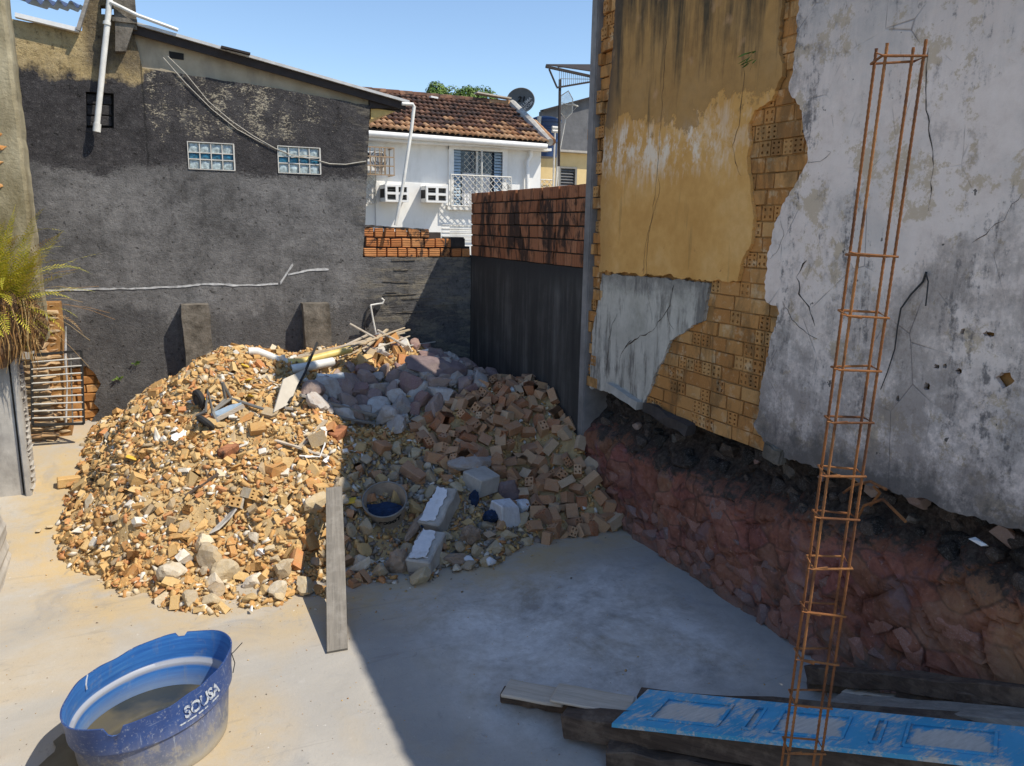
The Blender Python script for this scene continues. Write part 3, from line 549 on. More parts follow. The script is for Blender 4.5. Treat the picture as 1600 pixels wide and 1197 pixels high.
# ================================================================== stone foundation
fo = empty('stone_foundation', (XW, 6, 0), 'rough red stone foundation with a dark eroded ledge under the tall wall', 'foundation')
def rock_x(y, z):
    n = mnoise.fractal(Vector((y*1.1, z*1.3, 3)), 1, 2, 5); n2 = mnoise.fractal(Vector((y*4, z*4.5, 9)), .8, 2, 5); v = mnoise.voronoi(Vector((y*2.2, z*2.6, 0)))[0]
    edge = (.11-min(.11, (v[1]-v[0])))*-.55
    zl = z - .22*mnoise.noise(Vector((y*.9, 0, 5))) - .10*mnoise.noise(Vector((y*4, 0, 8))) - .30*max(0, min(1, (6.2-y)/3.0))
    base = XW + .04 - .06*max(0, min(1, (1.2-z)/1.2))
    rec = max(0, min(1, (zl-1.05)/.45)); rec = rec*rec*(3-2*rec)
    return base - .045*n - .032*n2 - edge + rec*(.34 + .10*n2)
ny, nz = 360, 64; vs = []; fs = []
for i in range(ny+1):
    y = -3.5 + (9.6+3.5)*i/ny
    for j in range(nz+1):
        z = -.08 + 2.0*j/nz; vs.append((rock_x(y, z), y + .03*mnoise.noise(Vector((y*3, z*3, 21))), z + .03*mnoise.noise(Vector((y*3, z*3, 31)))))
for i in range(ny):
    for j in range(nz): fs.append((i*(nz+1)+j, (i+1)*(nz+1)+j, (i+1)*(nz+1)+j+1, i*(nz+1)+j+1))
b0 = len(vs); vs += [(XW+.6, -3.5, 1.92), (XW+.6, 9.6, 1.92)]
o = mesh('rock_face', vs, fs, MT['rock'], fo, sm=False)
def hull(npts, dims, name, flat=0.0, jit=.25, rnd=R):
    bm = bmesh.new()
    for _ in range(npts):
        v = Vector((rnd.gauss(0,1), rnd.gauss(0,1), rnd.gauss(0,1))).normalized()*(1+rnd.uniform(-jit, jit*.4))
        m = max(abs(v.x), abs(v.y), abs(v.z)); v = v.lerp(v/m, flat)
        bm.verts.new((v.x*dims[0]/2, v.y*dims[1]/2, v.z*dims[2]/2))
    r_ = bmesh.ops.convex_hull(bm, input=bm.verts[:]); bmesh.ops.delete(bm, geom=[e for e in r_['geom_interior'] if isinstance(e, bmesh.types.BMVert)], context='VERTS')
    me = bpy.data.meshes.new(name); bm.to_mesh(me); bm.free(); return me
wst = [hull(22, (1,1,1), 'stone', .35, .2) for _ in range(8)]
for me in wst: me.materials.append(MT['wallstone'])
dst = [m.copy() for m in wst]
for me in dst: me.materials.clear(); me.materials.append(MT['stone'])
lst = [m.copy() for m in wst]
for me in lst: me.materials.clear(); me.materials.append(MT['ledgestone'])
def wallstone(y, z, sy, sz, d=.0, me=None, dep=.16):
    ob = bpy.data.objects.new('stone', me or R.choice(wst)); COL.objects.link(ob); ob.parent = fo
    ob.location = (rock_x(y, z)+d-XW, y-6, z); ob.scale = (dep, sy, sz); ob.rotation_euler = (R.uniform(-.5,.5), R.uniform(-.15,.15), R.uniform(-.15,.15))
y = 8.6
while y > -1.0:                     # a bottom row of small rounded stones, a second one above it in places
    s = R.uniform(.16, .34); z = R.uniform(.08,.16); wallstone(y, z, s, R.uniform(.16,.26), .03)
    if R.random() < .75: wallstone(y+R.uniform(-.1,.1), z+R.uniform(.18,.26), R.uniform(.16,.36), R.uniform(.16,.28), .04)
    if R.random() < .35: wallstone(y, z+.45, R.uniform(.2,.4), R.uniform(.18,.3), .05)
    y -= s*.92
for _ in range(16): wallstone(R.uniform(.5, 6.5), R.uniform(.45, .95), R.uniform(.2,.5), R.uniform(.2,.4), .075, dep=.18)
for _ in range(110):                # loose stones and broken bits in the ledge
    y = R.uniform(1.0, 9.4); z = R.uniform(1.22 + .28*max(0, min(1, (6.2-y)/3.0)), 1.75); s = R.uniform(.08,.22); wallstone(y, z, s*1.2, s, .01, R.choice(lst), dep=s)
for px, py, s in [(1207,719,.10),(1255,735,.09),(1148,725,.09),(1190,718,.08),(1248,752,.12),(1540,850,.22),(1395,775,.2),(1330,770,.16),(1075,650,.12),(975,668,.14)]:
    p = at(px, py, 0, XW+.08); wallstone(p.y, min(1.75, p.z), s*1.3, s*.8, -.02, R.choice(dst), dep=s)
for k, pts in enumerate([[(1318,770),(1335,758),(1360,752),(1385,765)],[(1340,810),(1350,790),(1380,780),(1400,800),(1415,815)],[(1360,790),(1375,770),(1365,760)]]):
    mb = MB(); P = [at(*p, 0, XW-.1-.06*i) for i, p in enumerate(pts)]; mb.tube(P, .012, 6); o = mb.build('bent_rebar', MT['rust'], sm=True)
    tag(o, ['rusty bent iron bar curving out of the foundation ledge behind the cage','longest rusty bent iron bar sticking out of the foundation ledge','short hooked rusty iron bar in the foundation ledge'][k], 'iron bar')
wp = mesh('white_plastic_scrap', *(lambda m: ([v.co.copy() for v in m.vertices], [tuple(p.vertices) for p in m.polygons]))(hull(10, (.10,.22,.07), 'scrap')), MT['whitetrim']); p = at(1530,848,0,XW-.02); wp.location = p; tag(wp, 'white torn plastic scrap tucked in the dark ledge at right', 'plastic scrap')

# ================================================================== block wall beyond the tall wall
bw = empty('block_wall', (XW, 11.7, 0), 'shaded boundary wall of stained hollow blocks above soot black render', 'wall')
ZB0, ZB1 = 3.42, 4.58
mb = MB(); mb.box((XW-.01, 9.52, -.05), (XW+.22, YB+.3, ZB0)); mb.build('black_render', MT['blackw'], bw)
mb = MB(); mb.box((XW+.03, 9.52, ZB0), (XW+.19, YB+.05, ZB1-.03)); mb.build('mortar_core', MT['darkmortar'], bw)
bms = [wonky_box(.05, .30, .172, .004, 'block', .005) for _ in range(4)]
for me in bms: me.materials.append(MT['block'])
for r_ in range(6):
    y = 9.53 - (r_ % 2)*.12
    while y < YB-.04:
        w = R.choice((.30,.30,.33,.27)); 
        if y < 9.53: w0 = w; y0 = 9.53; w = w-(9.53-y); yy = 9.53
        else: yy = y
        w = min(w, YB+.0-yy)
        ob = bpy.data.objects.new('block', R.choice(bms)); COL.objects.link(ob); ob.parent = bw
        ob.location = (.006+R.uniform(-.016,.014), yy+w/2-11.7, ZB0+.1+r_*.194+R.uniform(-.003,.003)); ob.scale = (1, (w-.02)/.30, 1); ob.rotation_euler = (R.uniform(-.01,.01), 0, R.uniform(-.01,.01))
        y = yy + w
# ================================================================== back wall and the dark house at left
hs = empty('dark_house', (1, YB, 0), 'house with black mouldy plaster wall, two glass block windows and a sloping roof', 'house')
outer = [PB(*p) for p in [(578,165),(500,151),(400,133),(300,118),(222,106)]] + [PB(205,32), PB(196,-70), PB(138,-60), PB(128,48), PB(60,36)]
xl = -3.6
topL = PB(60,36)[1]
outer = [(xl, -.1), (XW-.02, -.1), (XW-.02, PB(735,402)[1]), PB(567,402), PB(571,345)] + outer + [(xl, topL+.1)]
nich = [PB(*p) for p in [(134,143),(178,146),(178,200),(135,200)]]
winA = [PB(*p) for p in [(294,221),(365,226),(365,267),(295,263)]]
winB = [PB(*p) for p in [(435,228),(500,232),(499,272),(435,270)]]
skyh = [PB(*p) for p in [(157,8),(178,9),(178,23),(157,22)]]
outr = rough_loop(outer, .12, .008)
pe = [PB(*p) for p in [(100,575),(135,572),(150,585),(158,600),(150,615),(147,630),(155,640),(140,664),(100,664)]]
peh = rough_loop(pe, .06, .02)
plate('plaster_wall', [outr, nich, winA, winB, skyh, peh], wally(YB), .22, MT['house'], hs)
mb = MB(); mb.box((xl, YB+.222, -.1), (3.38, YB+5.0, 4.8)); mb.build('house_body', MT['greywall'], hs)
# gable set back under the roof
gl = [PB(*p, YB+.1) for p in [(205,130),(205,45),(300,70),(400,98),(500,128),(580,152),(580,178),(400,145)]]
plate('gable_wall', [rough_loop(gl, .2, 0)], wally(YB+.10), .10, MT['beige'], hs)
vt = [PB(*p, YB+.10) for p in [(264,80),(287,84),(287,94),(265,91)]]
plate('vent_hole', [vt], wally(YB+.088), .03, MT['dark'], hs)
# roof: sheets over dark battens, sloping down to the right
def slopez(px): return None
ra = at(206,32,1,YB-.12); rb = at(640,157,1,YB-.12)
def roof_part(name, z0, z1, y0, y1, mat, xa=0.0, xb=0.0):
    d = (rb-ra); a = ra + d*xa; b = rb + d*xb
    mb = MB(); mb.hexa([(a.x,y0,a.z+z0),(b.x,y0,b.z+z0),(b.x,y1,b.z+z0),(a.x,y1,a.z+z0),(a.x,y0,a.z+z1),(b.x,y0,b.z+z1),(b.x,y1,b.z+z1),(a.x,y1,a.z+z1)])
    return mb.build(name, mat, hs)
rf = roof_part('roof', -.045, 0, YB-.12, YB+5, MT['roofmetal'])
roof_part('fascia_board', -.17, -.05, YB-.06, YB-.02, MT['roofdark'], 0, -.012)
roof_part('rafter', -.19, -.05, YB+.12, YB+.2, MT['roofdark'], .005, -.02)
mb = MB(); a = at(575,168,1,YB+.05); b = at(624,165,1,YB+.05); c = at(620,174,1,YB+.05)
mb.hexa([(a.x+.02,YB+.0,a.z-.02),(b.x,YB+.0,b.z-.05),(b.x,YB+3,b.z-.05),(a.x+.02,YB+3,a.z-.02),(a.x+.02,YB+.0,a.z+.12),(b.x,YB+.0,b.z+.02),(b.x,YB+3,b.z+.02),(a.x+.02,YB+3,a.z+.12)]); mb.build('eave_box', MT['roofdark'], hs)
mb = MB(); p0 = at(578,171,1,YB+.12); p1 = at(616,175,1,YB+.12); p2 = at(578,187,1,YB+.12)
mb.add([(p0.x,YB+.05,p0.z+.02),(p1.x,YB+.05,p1.z),(p2.x,YB+.05,p2.z),(p0.x,YB+2,p0.z+.02),(p1.x,YB+2,p1.z),(p2.x,YB+2,p2.z)], [(0,1,2),(3,5,4),(0,3,4,1),(1,4,5,2),(2,5,3,0)]); mb.build('soffit', MT['soffit'], hs)
# loose strip lying on the roof edge
mb = MB(); mb.bar(at(345,77,1,YB-.1)+Vector((0,0,.02)), at(390,88,1,YB-.1)+Vector((0,0,.02)), .25, .03); mb.build('loose_sheet_strip', MT['roofdark'], hs)
# bricked-up opening
mb = MB(); c = [PB(*p) for p in [(130,140),(182,205)]]; mb.box((c[0][0]-.05, YB+.14, c[1][1]-.05), (c[1][0]+.05, YB+.26, c[0][1]+.08)); mb.build('opening_back', MT['dark'], hs)
for r_ in range(3):
    for k in range(2):
        x0, z0 = PB(135+k*20, 196-r_*17); x1, z1 = PB(153+k*20, 181-r_*17); mb = MB(); mb.box((x0, YB+.06+R.uniform(0,.02), z0+.005), (x1, YB+.15, z1)); o = mb.build('block', MT['house'], hs); bevel(o, .01, 1)
def gwin(c, lab):
    w = None
    (x0,z0),(x1,z1),(x2,z2),(x3,z3) = c
    fr = MB(); zt = (z0+z1)/2; zb = (z2+z3)/2; xa = (x0+x3)/2; xb = (x1+x2)/2; t = .008
    fr.box((xa-.012, YB-.015, zt-.005), (xb+.012, YB+.1, zt+t)); fr.box((xa-.012, YB-.015, zb-t), (xb+.012, YB+.1, zb+.005)); fr.box((xa-.012, YB-.0145, zb), (xa+t*.4, YB+.1, zt)); fr.box((xb-t*.4, YB-.0145, zb), (xb+.02, YB+.1, zt))
    rows = [(0,.37,'glassblock'),(.37,.62,'glassblue'),(.62,1,'glassblock')]
    for k in range(1,4): X = xa+(xb-xa)*k/4; fr.box((X-.008, YB-.006, zb), (X+.008, YB+.1, zt))
    for a, b, m in rows[1:]: Z = zb+(zt-zb)*a; fr.box((xa, YB-.0045, Z-.008), (xb, YB+.1, Z+.008))
    f = fr.build('window_frame', MT['pale'], hs); f['label'] = lab
    for a, b, m in rows:
        for k in range(4):
            X0 = xa+(xb-xa)*k/4+.013; X1 = xa+(xb-xa)*(k+1)/4-.013; A = zb+(zt-zb)*a+.011; B = zb+(zt-zb)*b-.011
            mb = MB(); cx = (X0+X1)/2; cz = (A+B)/2; n = 4
            grid = [[(X0+(X1-X0)*i/n, YB+.03+.022*math.sin(math.pi*i/n)*math.sin(math.pi*j/n)*-1+R.uniform(-.004,.004), A+(B-A)*j/n) for i in range(n+1)] for j in range(n+1)]
            vs = [v for r_ in grid for v in r_]; fs = [(j*(n+1)+i, j*(n+1)+i+1, (j+1)*(n+1)+i+1, (j+1)*(n+1)+i) for j in range(n) for i in range(n)]
            m0 = len(vs); vs += [(X0,YB+.1,A),(X1,YB+.1,A),(X1,YB+.1,B),(X0,YB+.1,B)]; fs += [(m0,m0+3,m0+2,m0+1)]
            mb.add(vs, fs); mb.build('glass_block', MT[m], f, sm=True)
    bk = MB(); bk.box((xa-.02, YB+.11, zb-.02), (xb+.02, YB+.2, zt+.02)); bk.build('backing', MT['dark'], f)
gwin(winA, 'left glass block window of the dark wall'); gwin(winB, 'right glass block window of the dark wall, crossed by cables')
# white lime ledge line
def ledge(pts, name, w=.05):
    P = []
    for a, b in zip(pts, pts[1:]):
        a = at(*a, 1, YB-.02); b = at(*b, 1, YB-.02); n = max(2, int((b-a).length/.06))
        for k in range(n): q = a.lerp(b, k/n); P.append(q+Vector((0, 0, .018*mnoise.noise(Vector((q.x*4, q.z*4, 2))))))
    up_ = []; dn_ = []
    for q in P:
        if R.random() < .12 and len(up_) > 3:
            plate(name, [up_+dn_[::-1]], lambda u, v, t: Vector((u, YB-.010+t, v)), .012, MT['drip'], hs); up_, dn_ = up_[-1:], dn_[-1:]
        hw = w*R.uniform(.12, .55); up_.append((q.x, q.z+hw+R.uniform(0,.012))); dn_.append((q.x+.004, q.z-hw*.6))
    if len(up_) > 2: plate(name, [up_+dn_[::-1]], lambda u, v, t: Vector((u, YB-.010+t, v)), .012, MT['drip'], hs)
ledge([(70,455),(150,452),(240,451),(320,445),(400,446),(440,443)], 'lime_ledge', .042); ledge([(438,443),(450,425),(462,408)], 'lime_ledge', .07); ledge([(450,430),(480,423),(525,422)], 'lime_ledge', .04)
for px0, px1, py in ((283,327,477),(474,515,475)):
    a = at(px0, py, 1, YB-.26); b = at(px1, py, 1, YB-.26); mb = MB(); vs = []; n = 10
    for i in range(n+1):
        z = .5+(a.z-.5)*i/n
        for x, y in ((a.x,YB-.26),(b.x,YB-.26),(b.x,YB+.0),(a.x,YB+.0)): vs.append((x+R.uniform(-.014,.014)+(.03 if i < n else 0)*(1-i/n), y+(R.uniform(-.014,.014) if y < YB-.1 else .005), z))
    fs = [(3,2,1,0), (n*4, n*4+1, n*4+2, n*4+3)] + [(i*4+k, i*4+(k+1)%4, i*4+4+(k+1)%4, i*4+4+k) for i in range(n) for k in range(4)]
    mb.add(vs, fs); mb.build('pilaster', MT['pilaster'], hs)
# exposed bricks low on the wall, beside the gate
ebm = [wonky_box(.30, .05, .125, .012, 'brick', .012) for _ in range(4)]
for me in ebm: me.materials.append(MT['brick'])
mb = MB(); mb.box((-2.1, YB+.10, .5), (-.75, YB+.215, 2.1)); mb.build('brick_bed', MT['mortar'], hs)
z = .72
r_ = 0
while z < 2.0:
    x = -2.0 + (r_ % 2)*.16
    while x < -.7:
        if any(inpoly((x+a, z), pe) for a in (-.15,0,.15)):
            ob = bpy.data.objects.new('brick', R.choice(ebm)); COL.objects.link(ob); ob.parent = hs; ob.location = (x-1, .075+R.uniform(-.015,.015), z); ob.scale = (R.uniform(.85,1.0), 1, 1)
        x += .315
    z += .142; r_ += 1
# upper left: corrugated sheet, tank pillar lintel, sloping plank and white edge
mb = MB(); n = 40; a = at(38,14,1,YB+.5); b = at(130,22,1,YB+.5); vs = []
for i in range(n+1):
    q = a.lerp(b, i/n); dz = .045*math.sin(i/n*2*math.pi*5)
    for y in (YB-.05, YB+2.5):
        for e in (0, .012): vs.append((q.x, y, q.z+dz+e+(0 if y < YB+1 else .5)))
fs = []
for i in range(n): k = i*4; fs += [(k,k+4,k+6,k+2),(k+1,k+3,k+7,k+5),(k,k+1,k+5,k+4),(k+2,k+6,k+7,k+3)]
mb.add(vs, fs); mb.build('corrugated_sheet', MT['bluetile'], hs)
mb = MB(); mb.bar(at(24,24,1,YB-.06), at(124,48,1,YB-.06), .12, .06); mb.build('white_edge_strip', MT['whitetrim'], hs)
mb = MB(); mb.bar(at(143,-20,1,YB-.1), at(122,48,1,YB-.1), .05, .13, up=(0,-1,0)); mb.build('leaning_grey_board', MT['woodgrey'], hs)
mb = MB(); a = at(178,18,1,YB); b = at(212,-60,1,YB); mb.box((a.x, YB-.12, a.z-.25), (at(211,0,1,YB).x, YB+.5, b.z+.1)); o = mb.build('tank_pillar', MT['pilaster'], hs)
mb = MB(); a = at(178,28,1,YB-.1); b = at(214,28,1,YB-.1); mb.box((a.x-.02, YB-.18, a.z-.06), (b.x, YB+.3, a.z)); mb.build('pillar_slab', MT['pilaster'], hs)
mb = MB(); vs = [at(*p, 1, YB-.15) for p in [(180,30),(213,30),(196,80),(180,80)]]; vs += [v+Vector((0,.2,0)) for v in vs]; mb.add(vs, [(3,2,1,0),(4,5,6,7),(0,1,5,4),(1,2,6,5),(2,3,7,6),(3,0,4,7)]); mb.build('pillar_corbel', MT['pilaster'], hs)
# pipes and cables on the house
mb = MB(); P = [at(*p, 1, YB-.13) for p in [(174,-30),(168,35),(162,90),(157,140),(151,200)]]; mb.tube(P, .042, 12); mb.tube([at(152,193,1,YB-.13), at(151,206,1,YB-.13)], .055, 12); mb.tube([at(167.5,34,1,YB-.13), at(167,39,1,YB-.13)], .056, 12)
o = mb.build('drain_pipe', MT['pvc'], sm=True); tag(o, 'white vertical drain pipe in front of the bricked-up opening', 'pipe')
mb = MB(); mb.tube([at(172,3,1,YB-.16), at(215,24,1,YB-.2), at(278,47,1,YB-.14)], .028, 8); o = mb.build('roof_pipe', MT['pvc'], sm=True); tag(o, 'thin white pipe running down onto the dark house roof', 'pipe')
mb = MB(); mb.tube([at(*p, 1, YB-.2) for p in [(628,162),(645,163),(647,168)]], .03, 10); mb.tube([at(*p, 1, YB-.2+.0) for p in [(647,166),(643,200),(637,240),(628,300),(618,352)]], .03, 10)
o = mb.build('gutter_pipe', MT['pvc'], sm=True); tag(o, 'slanting white downpipe from the dark roof corner past the white house', 'pipe')
def cable(pts, d, r, name, label, mat, sag=0):
    P = [at(x, y, 1, YB-d) for x, y in pts]; mb = MB(); mb.tube(P, r, 5); o = mb.build(name, MT[mat], sm=True); tag(o, label, 'cable')
cable([(255,90),(290,130),(330,170),(370,202),(405,221),(447,240),(500,252)], .02, .007, 'house_cable', 'lower pale cable drooping diagonally across the black plaster', 'wirelt')
cable([(262,88),(290,115),(325,158),(360,188),(395,212),(430,232),(450,240)], .028, .007, 'house_cable', 'upper pale cable slanting down to the second glass block window', 'wirelt')
cable([(497,251),(515,256),(540,257),(572,252)], .02, .009, 'house_cable', 'dark cable running from the second glass window to the house corner', 'wirelt')
cable([(500,247),(480,243),(455,246)], .05, .009, 'house_cable', 'short cable loop across the second glass window', 'wirelt')
# ================================================================== low brick top of the back wall
br = empty('brick_parapet', (4.3, YB, 0), 'sunlit broken parapet of orange hollow bricks on top of the black back wall', 'wall')
zt = [PB(570,402)[1], None]
mb = MB(); z0 = PB(640,402)[1]
mb.box((PB(567,390)[0], YB+.045, z0-.02), (PB(690,370)[0], YB+.18, PB(600,362)[1])); mb.box((PB(690,370)[0], YB+.045, z0-.02), (XW-.03, YB+.18, PB(700,385)[1])); mb.build('mortar_core', MT['darkmortar'], br)
pbm = [wonky_box(.23, .06, .158, .008, 'brick', .012) for _ in range(4)]
for me in pbm: me.materials.append(MT['blockb'])
xs0 = PB(567,380)[0]
for r_, (x1p) in enumerate((735, 705, 672)):
    x = xs0 + (r_ % 2)*.05; z = z0 + .085 + r_*.178
    xe = PB(x1p, 380)[0]
    while x < xe-.05:
        w = R.choice((.23,.21,.25,.18)); w = min(w, xe-x)
        if w > .08:
            ob = bpy.data.objects.new('brick', R.choice(pbm)); COL.objects.link(ob); ob.parent = br; ob.location = (x+w/2-4.3, .025+R.uniform(-.012,.012), z+R.uniform(-.006,.006)); ob.scale = ((w-.022)/.23, 1, R.uniform(.92,1.0)); ob.rotation_euler = (0, R.uniform(-.02,.02), 0)
        x += w
mb = MB(); a = PB(693,372); b = PB(727,372); mb.box((a[0], YB+.0, z0+.18), (b[0], YB+.16, z0+.37)); o = mb.build('capping_brick', MT['darkmortar'], br); bevel(o, .02)
mb = MB(); mb.bar((xs0, YB+.08, z0+.555), (PB(665,360)[0], YB+.08, z0+.50), .16, .035, jit=.012, seg=14); mb.build('mortar_cap', MT['darkmortar'], br)
# thin course ridges in the lower wall are proud strips of eroded mortar
mb = MB()
for k in range(12):
    z = R.uniform(2.2, 3.38); x = R.uniform(3.45, 4.9); L = R.uniform(.15,.7); mb.bar((x, YB+.002, z), (x+L, YB+.002, z+R.uniform(-.01,.01)), .03, R.uniform(.008,.02), jit=.003, seg=3)
o = mb.build('eroded_courses', MT['pilaster'], br); tag(o, kind='stuff')
# white bent pipe on the wall
mb = MB(); mb.tube([at(*p, 1, YB-.35) for p in [(588,525),(583,500),(579,477)]], .016, 6); mb.tube([at(*p, 1, YB-.3) for p in [(579,477),(590,475),(598,474),(600,469),(596,466)]], .018, 6)
o = mb.build('bent_tube', MT['pvc'], sm=True); tag(o, 'thin white hooked tube standing above the rubble by the back wall', 'tube')
mb = MB(); mb.tube([at(*p, 1, YB-.03) for p in [(568,540),(570,500),(573,485),(580,476)]], .014, 6); o = mb.build('wall_cable', MT['wire'], sm=True); tag(o, 'black cable coming out of the back wall near the hooked tube', 'cable')
mb = MB(); mb.tube([at(590,480,1,YB-.16), at(590,480,1,YB+.01)], .05, 12); o = mb.build('pipe_stub', MT['wire'], sm=True); tag(o, 'dark round pipe end set in the back wall', 'pipe')

# ================================================================== white house beyond
YH = 20.0
wh = empty('white_house', (7, YH, 0), 'white two storey house with clay tile roof and lattice window grilles', 'house')
xr = at(845,260,1,YH).x
def PH(px, py, y=YH): p = at(px, py, 1, y); return (p.x, p.z)
ze = at(720,222,1,YH).z
wy = [PH(712,240), PH(788,244)]
zwT = PH(750,236)[1]; zwB = PH(750,322)[1]; wx0 = PH(708,280)[0]; wx1 = PH(784,280)[0]
hole = [(wx0,zwB),(wx1,zwB),(wx1,zwT),(wx0,zwT)]
plate('wall', [[(3.0,-.1),(xr,-.1),(xr,ze),(3.0,ze)], hole], wally(YH), .2, MT['whitewall'], wh)
mb = MB(); mb.box((3.0, YH+.2, -.1), (xr, YH+.205+7, ze)); mb.box((wx0-.1, YH+.24, zwB-.1), (wx1+.1, YH+.26, zwT+.1)) if False else None
mb = MB(); mb.box((xr-.2, YH+.2, -.1), (xr-.001, YH+7, ze)); mb.build('side_wall', MT['whitewall'], wh)
# lower storey relief: slightly proud band and narrow boards
mb = MB(); zb = PH(640,286)[1]; mb.box((PH(586,300)[0], YH-.04, -.1), (PH(702,300)[0], YH-.002, zb)); mb.build('lower_wall_panel', MT['whitewall'], wh)
mb = MB()
for k in range(5): z = PH(715,352)[1] - k*.10; mb.box((PH(690,360)[0], YH-.06, z), (PH(742,360)[0], YH-.042, z+.03))
mb.build('louvre_boards', MT['whitewall'], wh)
# gutter and roof
gl0 = at(570,208,1,YH-.45); gl1 = at(854,229,1,YH-.45)
mb = MB(); mb.tube([gl0, gl1], .075, 12); mb.build('gutter', MT['whitetrim'], wh, sm=True)
E0 = at(560,200,1,YH-.42); E1 = at(857,224,1,YH-.42); yr = YH+3.2
Rg0 = at(560,143,1,yr); Rg1 = at(800,165,1,yr)
E0.z += .0
roofm = MB(); roofm.add([E0, E1, Rg1, Rg0, Rg1+Vector((0,5,-2.5)), Rg0+Vector((0,5,-2.5)), E1+Vector((0,9,0))], [(0,1,2,3),(3,2,4,5),(1,6,4,2)])
rfo = roofm.build('roof', MT['roofdark'], wh)
mb = MB(); mb.hexa([(3.0,YH-.35,ze-.12),(xr+.15,YH-.35,ze-.12),(xr+.15,YH,ze-.12),(3.0,YH,ze-.12),(3.0,YH-.35,ze-.05),(xr+.15,YH-.35,ze-.05),(xr+.15,YH,ze-.05),(3.0,YH,ze-.05)]); mb.build('soffit', MT['whitewall'], wh)
def tile_mesh():
    n = 5; vs = []; fs = []
    for j, (v, lift) in enumerate(((0,.055),(1,.0))):
        for i in range(n+1):
            t = i/n; h = .045*math.sin(math.pi*t)**.8; vs.append((t-.5, v, h+lift)); 
    for i in range(n): fs.append((i, i+1, n+1+i+1, n+1+i))
    m0 = len(vs)
    for i in range(n+1): t = i/n; vs.append((t-.5, 0, .045*math.sin(math.pi*t)**.8+.015))
    for i in range(n): fs.append((i, m0+i, m0+i+1, i+1))
    me = bpy.data.meshes.new('roof_tile'); me.from_pydata(vs, [], fs); return me
tl_d = tile_mesh(); tl_d.materials.append(MT['tile']); tl_l = tile_mesh(); tl_l.materials.append(MT['tilepale'])
NR = 9; NCL = 33; cnt = 0
upv = (Rg0-E0)
for r_ in range(NR):
    v0 = r_/NR; La = E0.lerp(Rg0, v0); Lb = E1.lerp(Rg1, v0); Ua = E0.lerp(Rg0, (r_+1)/NR); W = (Lb-La); sp = (E1-E0).length/NCL; k = int(W.length/sp)
    for i in range(k):
        if cnt >= 299: break
        c = La + W.normalized()*(sp*(i+.5)); x = W.normalized(); yv = (upv/NR)*1.08; zv = x.cross(yv).normalized()
        pale_tile = r_ < 1 or (r_ < 2 and R.random() < .7) or (r_ < 4 and R.random() < .12+.2*(i/k > .8))  # paler tiles along the eave, a few strewn higher up
        ob = bpy.data.objects.new('roof_tile', tl_l if pale_tile else tl_d); COL.objects.link(ob); ob.parent = rfo
        c = c + Vector((R.uniform(-.01,.01), 0, R.uniform(0,.012))); M_ = Matrix((x*sp*1.0, yv, zv)).transposed().to_4x4(); M_.translation = c
        ob.matrix_parent_inverse = Matrix.Translation(-Vector(wh.location)) if False else Matrix(); ob.matrix_local = Matrix.Translation(Vector((0,0,0))) @ M_
        cnt += 1
print('roof tiles', cnt)
mb = MB(); mb.tube([E1+Vector((.05,0,.03)), E1.lerp(Rg1,.5)+Vector((.02,0,.05)), Rg1+Vector((0,0,.05))], [.10,.13,.13], 8); mb.build('hip_mortar', MT['cement'], wh)
for k in range(6):
    a = E1.lerp(Rg1, k*.075)+Vector((.14,.05,.05)); b = E1.lerp(Rg1, (k+1)*.075)+Vector((.14,.05,.09)); mb = MB(); mb.tube([a,b], [.11,.09], 8); mb.build('hip_tile', MT['tilepale'], wh)
for k in range(12):
    a = Rg0.lerp(Rg1, k/12)+Vector((0,0,.02)); b = Rg0.lerp(Rg1, (k+1)/12)+Vector((0,0,.05)); mb = MB(); mb.tube([a,b], [.12,.10], 8); mb.build('ridge_tile', MT['tilepale'] if k > 9 else MT['tile'], wh)
mb = MB(); mb.bar(at(742,152,1,yr)+Vector((0,-.05,.12)), at(795,161,1,yr)+Vector((0,-.05,.12)), .3, .04); mb.build('ridge_board', MT['woodpale'], wh)
mb = MB(); mb.bar(at(672,155,1,yr-.4)+Vector((0,0,.06)), at(683,157,1,yr-.4)+Vector((0,0,.06)), .2, .05); mb.build('white_patch', MT['whitetrim'], wh)
# window
wf = MB(); t = .07
for a, b in (((wx0-.14,zwB-.02),(wx0-.0,zwT+.12)),((wx1,zwB-.02),(wx1+.14,zwT+.12))): wf.box((a[0],YH-.06,a[1]),(b[0],YH+.05,b[1]))
wf.box((wx0-.14,YH-.065,zwT),(wx1+.14,YH+.05,zwT+.12)); wf.box((wx0-.2,YH-.12,zwB-.12),(wx1+.2,YH+.05,zwB-.0)); wf.box(((wx0+wx1)/2-.03,YH+.06,zwB),((wx0+wx1)/2+.03,YH+.1,zwT))
wf = wf.build('window', MT['whitetrim'], wh)
mb = MB(); mb.box((wx0, YH+.12, zwB),(wx1, YH+.14, zwT)); mb.build('pane', MT['darkglass'], wf)
for s in (0, 1):
    mb = MB(); xa = wx0+.0 if s == 0 else wx1-.22; 
    for k in range(18): z = zwB+(zwT-zwB)*(k+.1)/18; mb.hexa([(xa,YH+.01,z),(xa+.22,YH+.01,z),(xa+.22,YH+.05,z+.05),(xa,YH+.05,z+.05),(xa,YH+.01,z+.02),(xa+.22,YH+.01,z+.02),(xa+.22,YH+.05,z+.07),(xa,YH+.05,z+.07)])
    mb.build('shutter', MT['shutter'], wf)
mb = MB(); vs = []; n = 30; zm = zwB+(zwT-zwB)*.60
for i in range(n+1):
    x = wx0+.3+(wx1-wx0-.6)*i/n; y = YH+.105+.012*math.sin(i*1.9)
    vs += [(x, y, zwB), (x, y, zm - (.0 if i > 6 else 0))]
mb.add(vs, [(2*i, 2*i+2, 2*i+3, 2*i+1) for i in range(n)]); mb.build('curtain', MT['curtain'], wf)
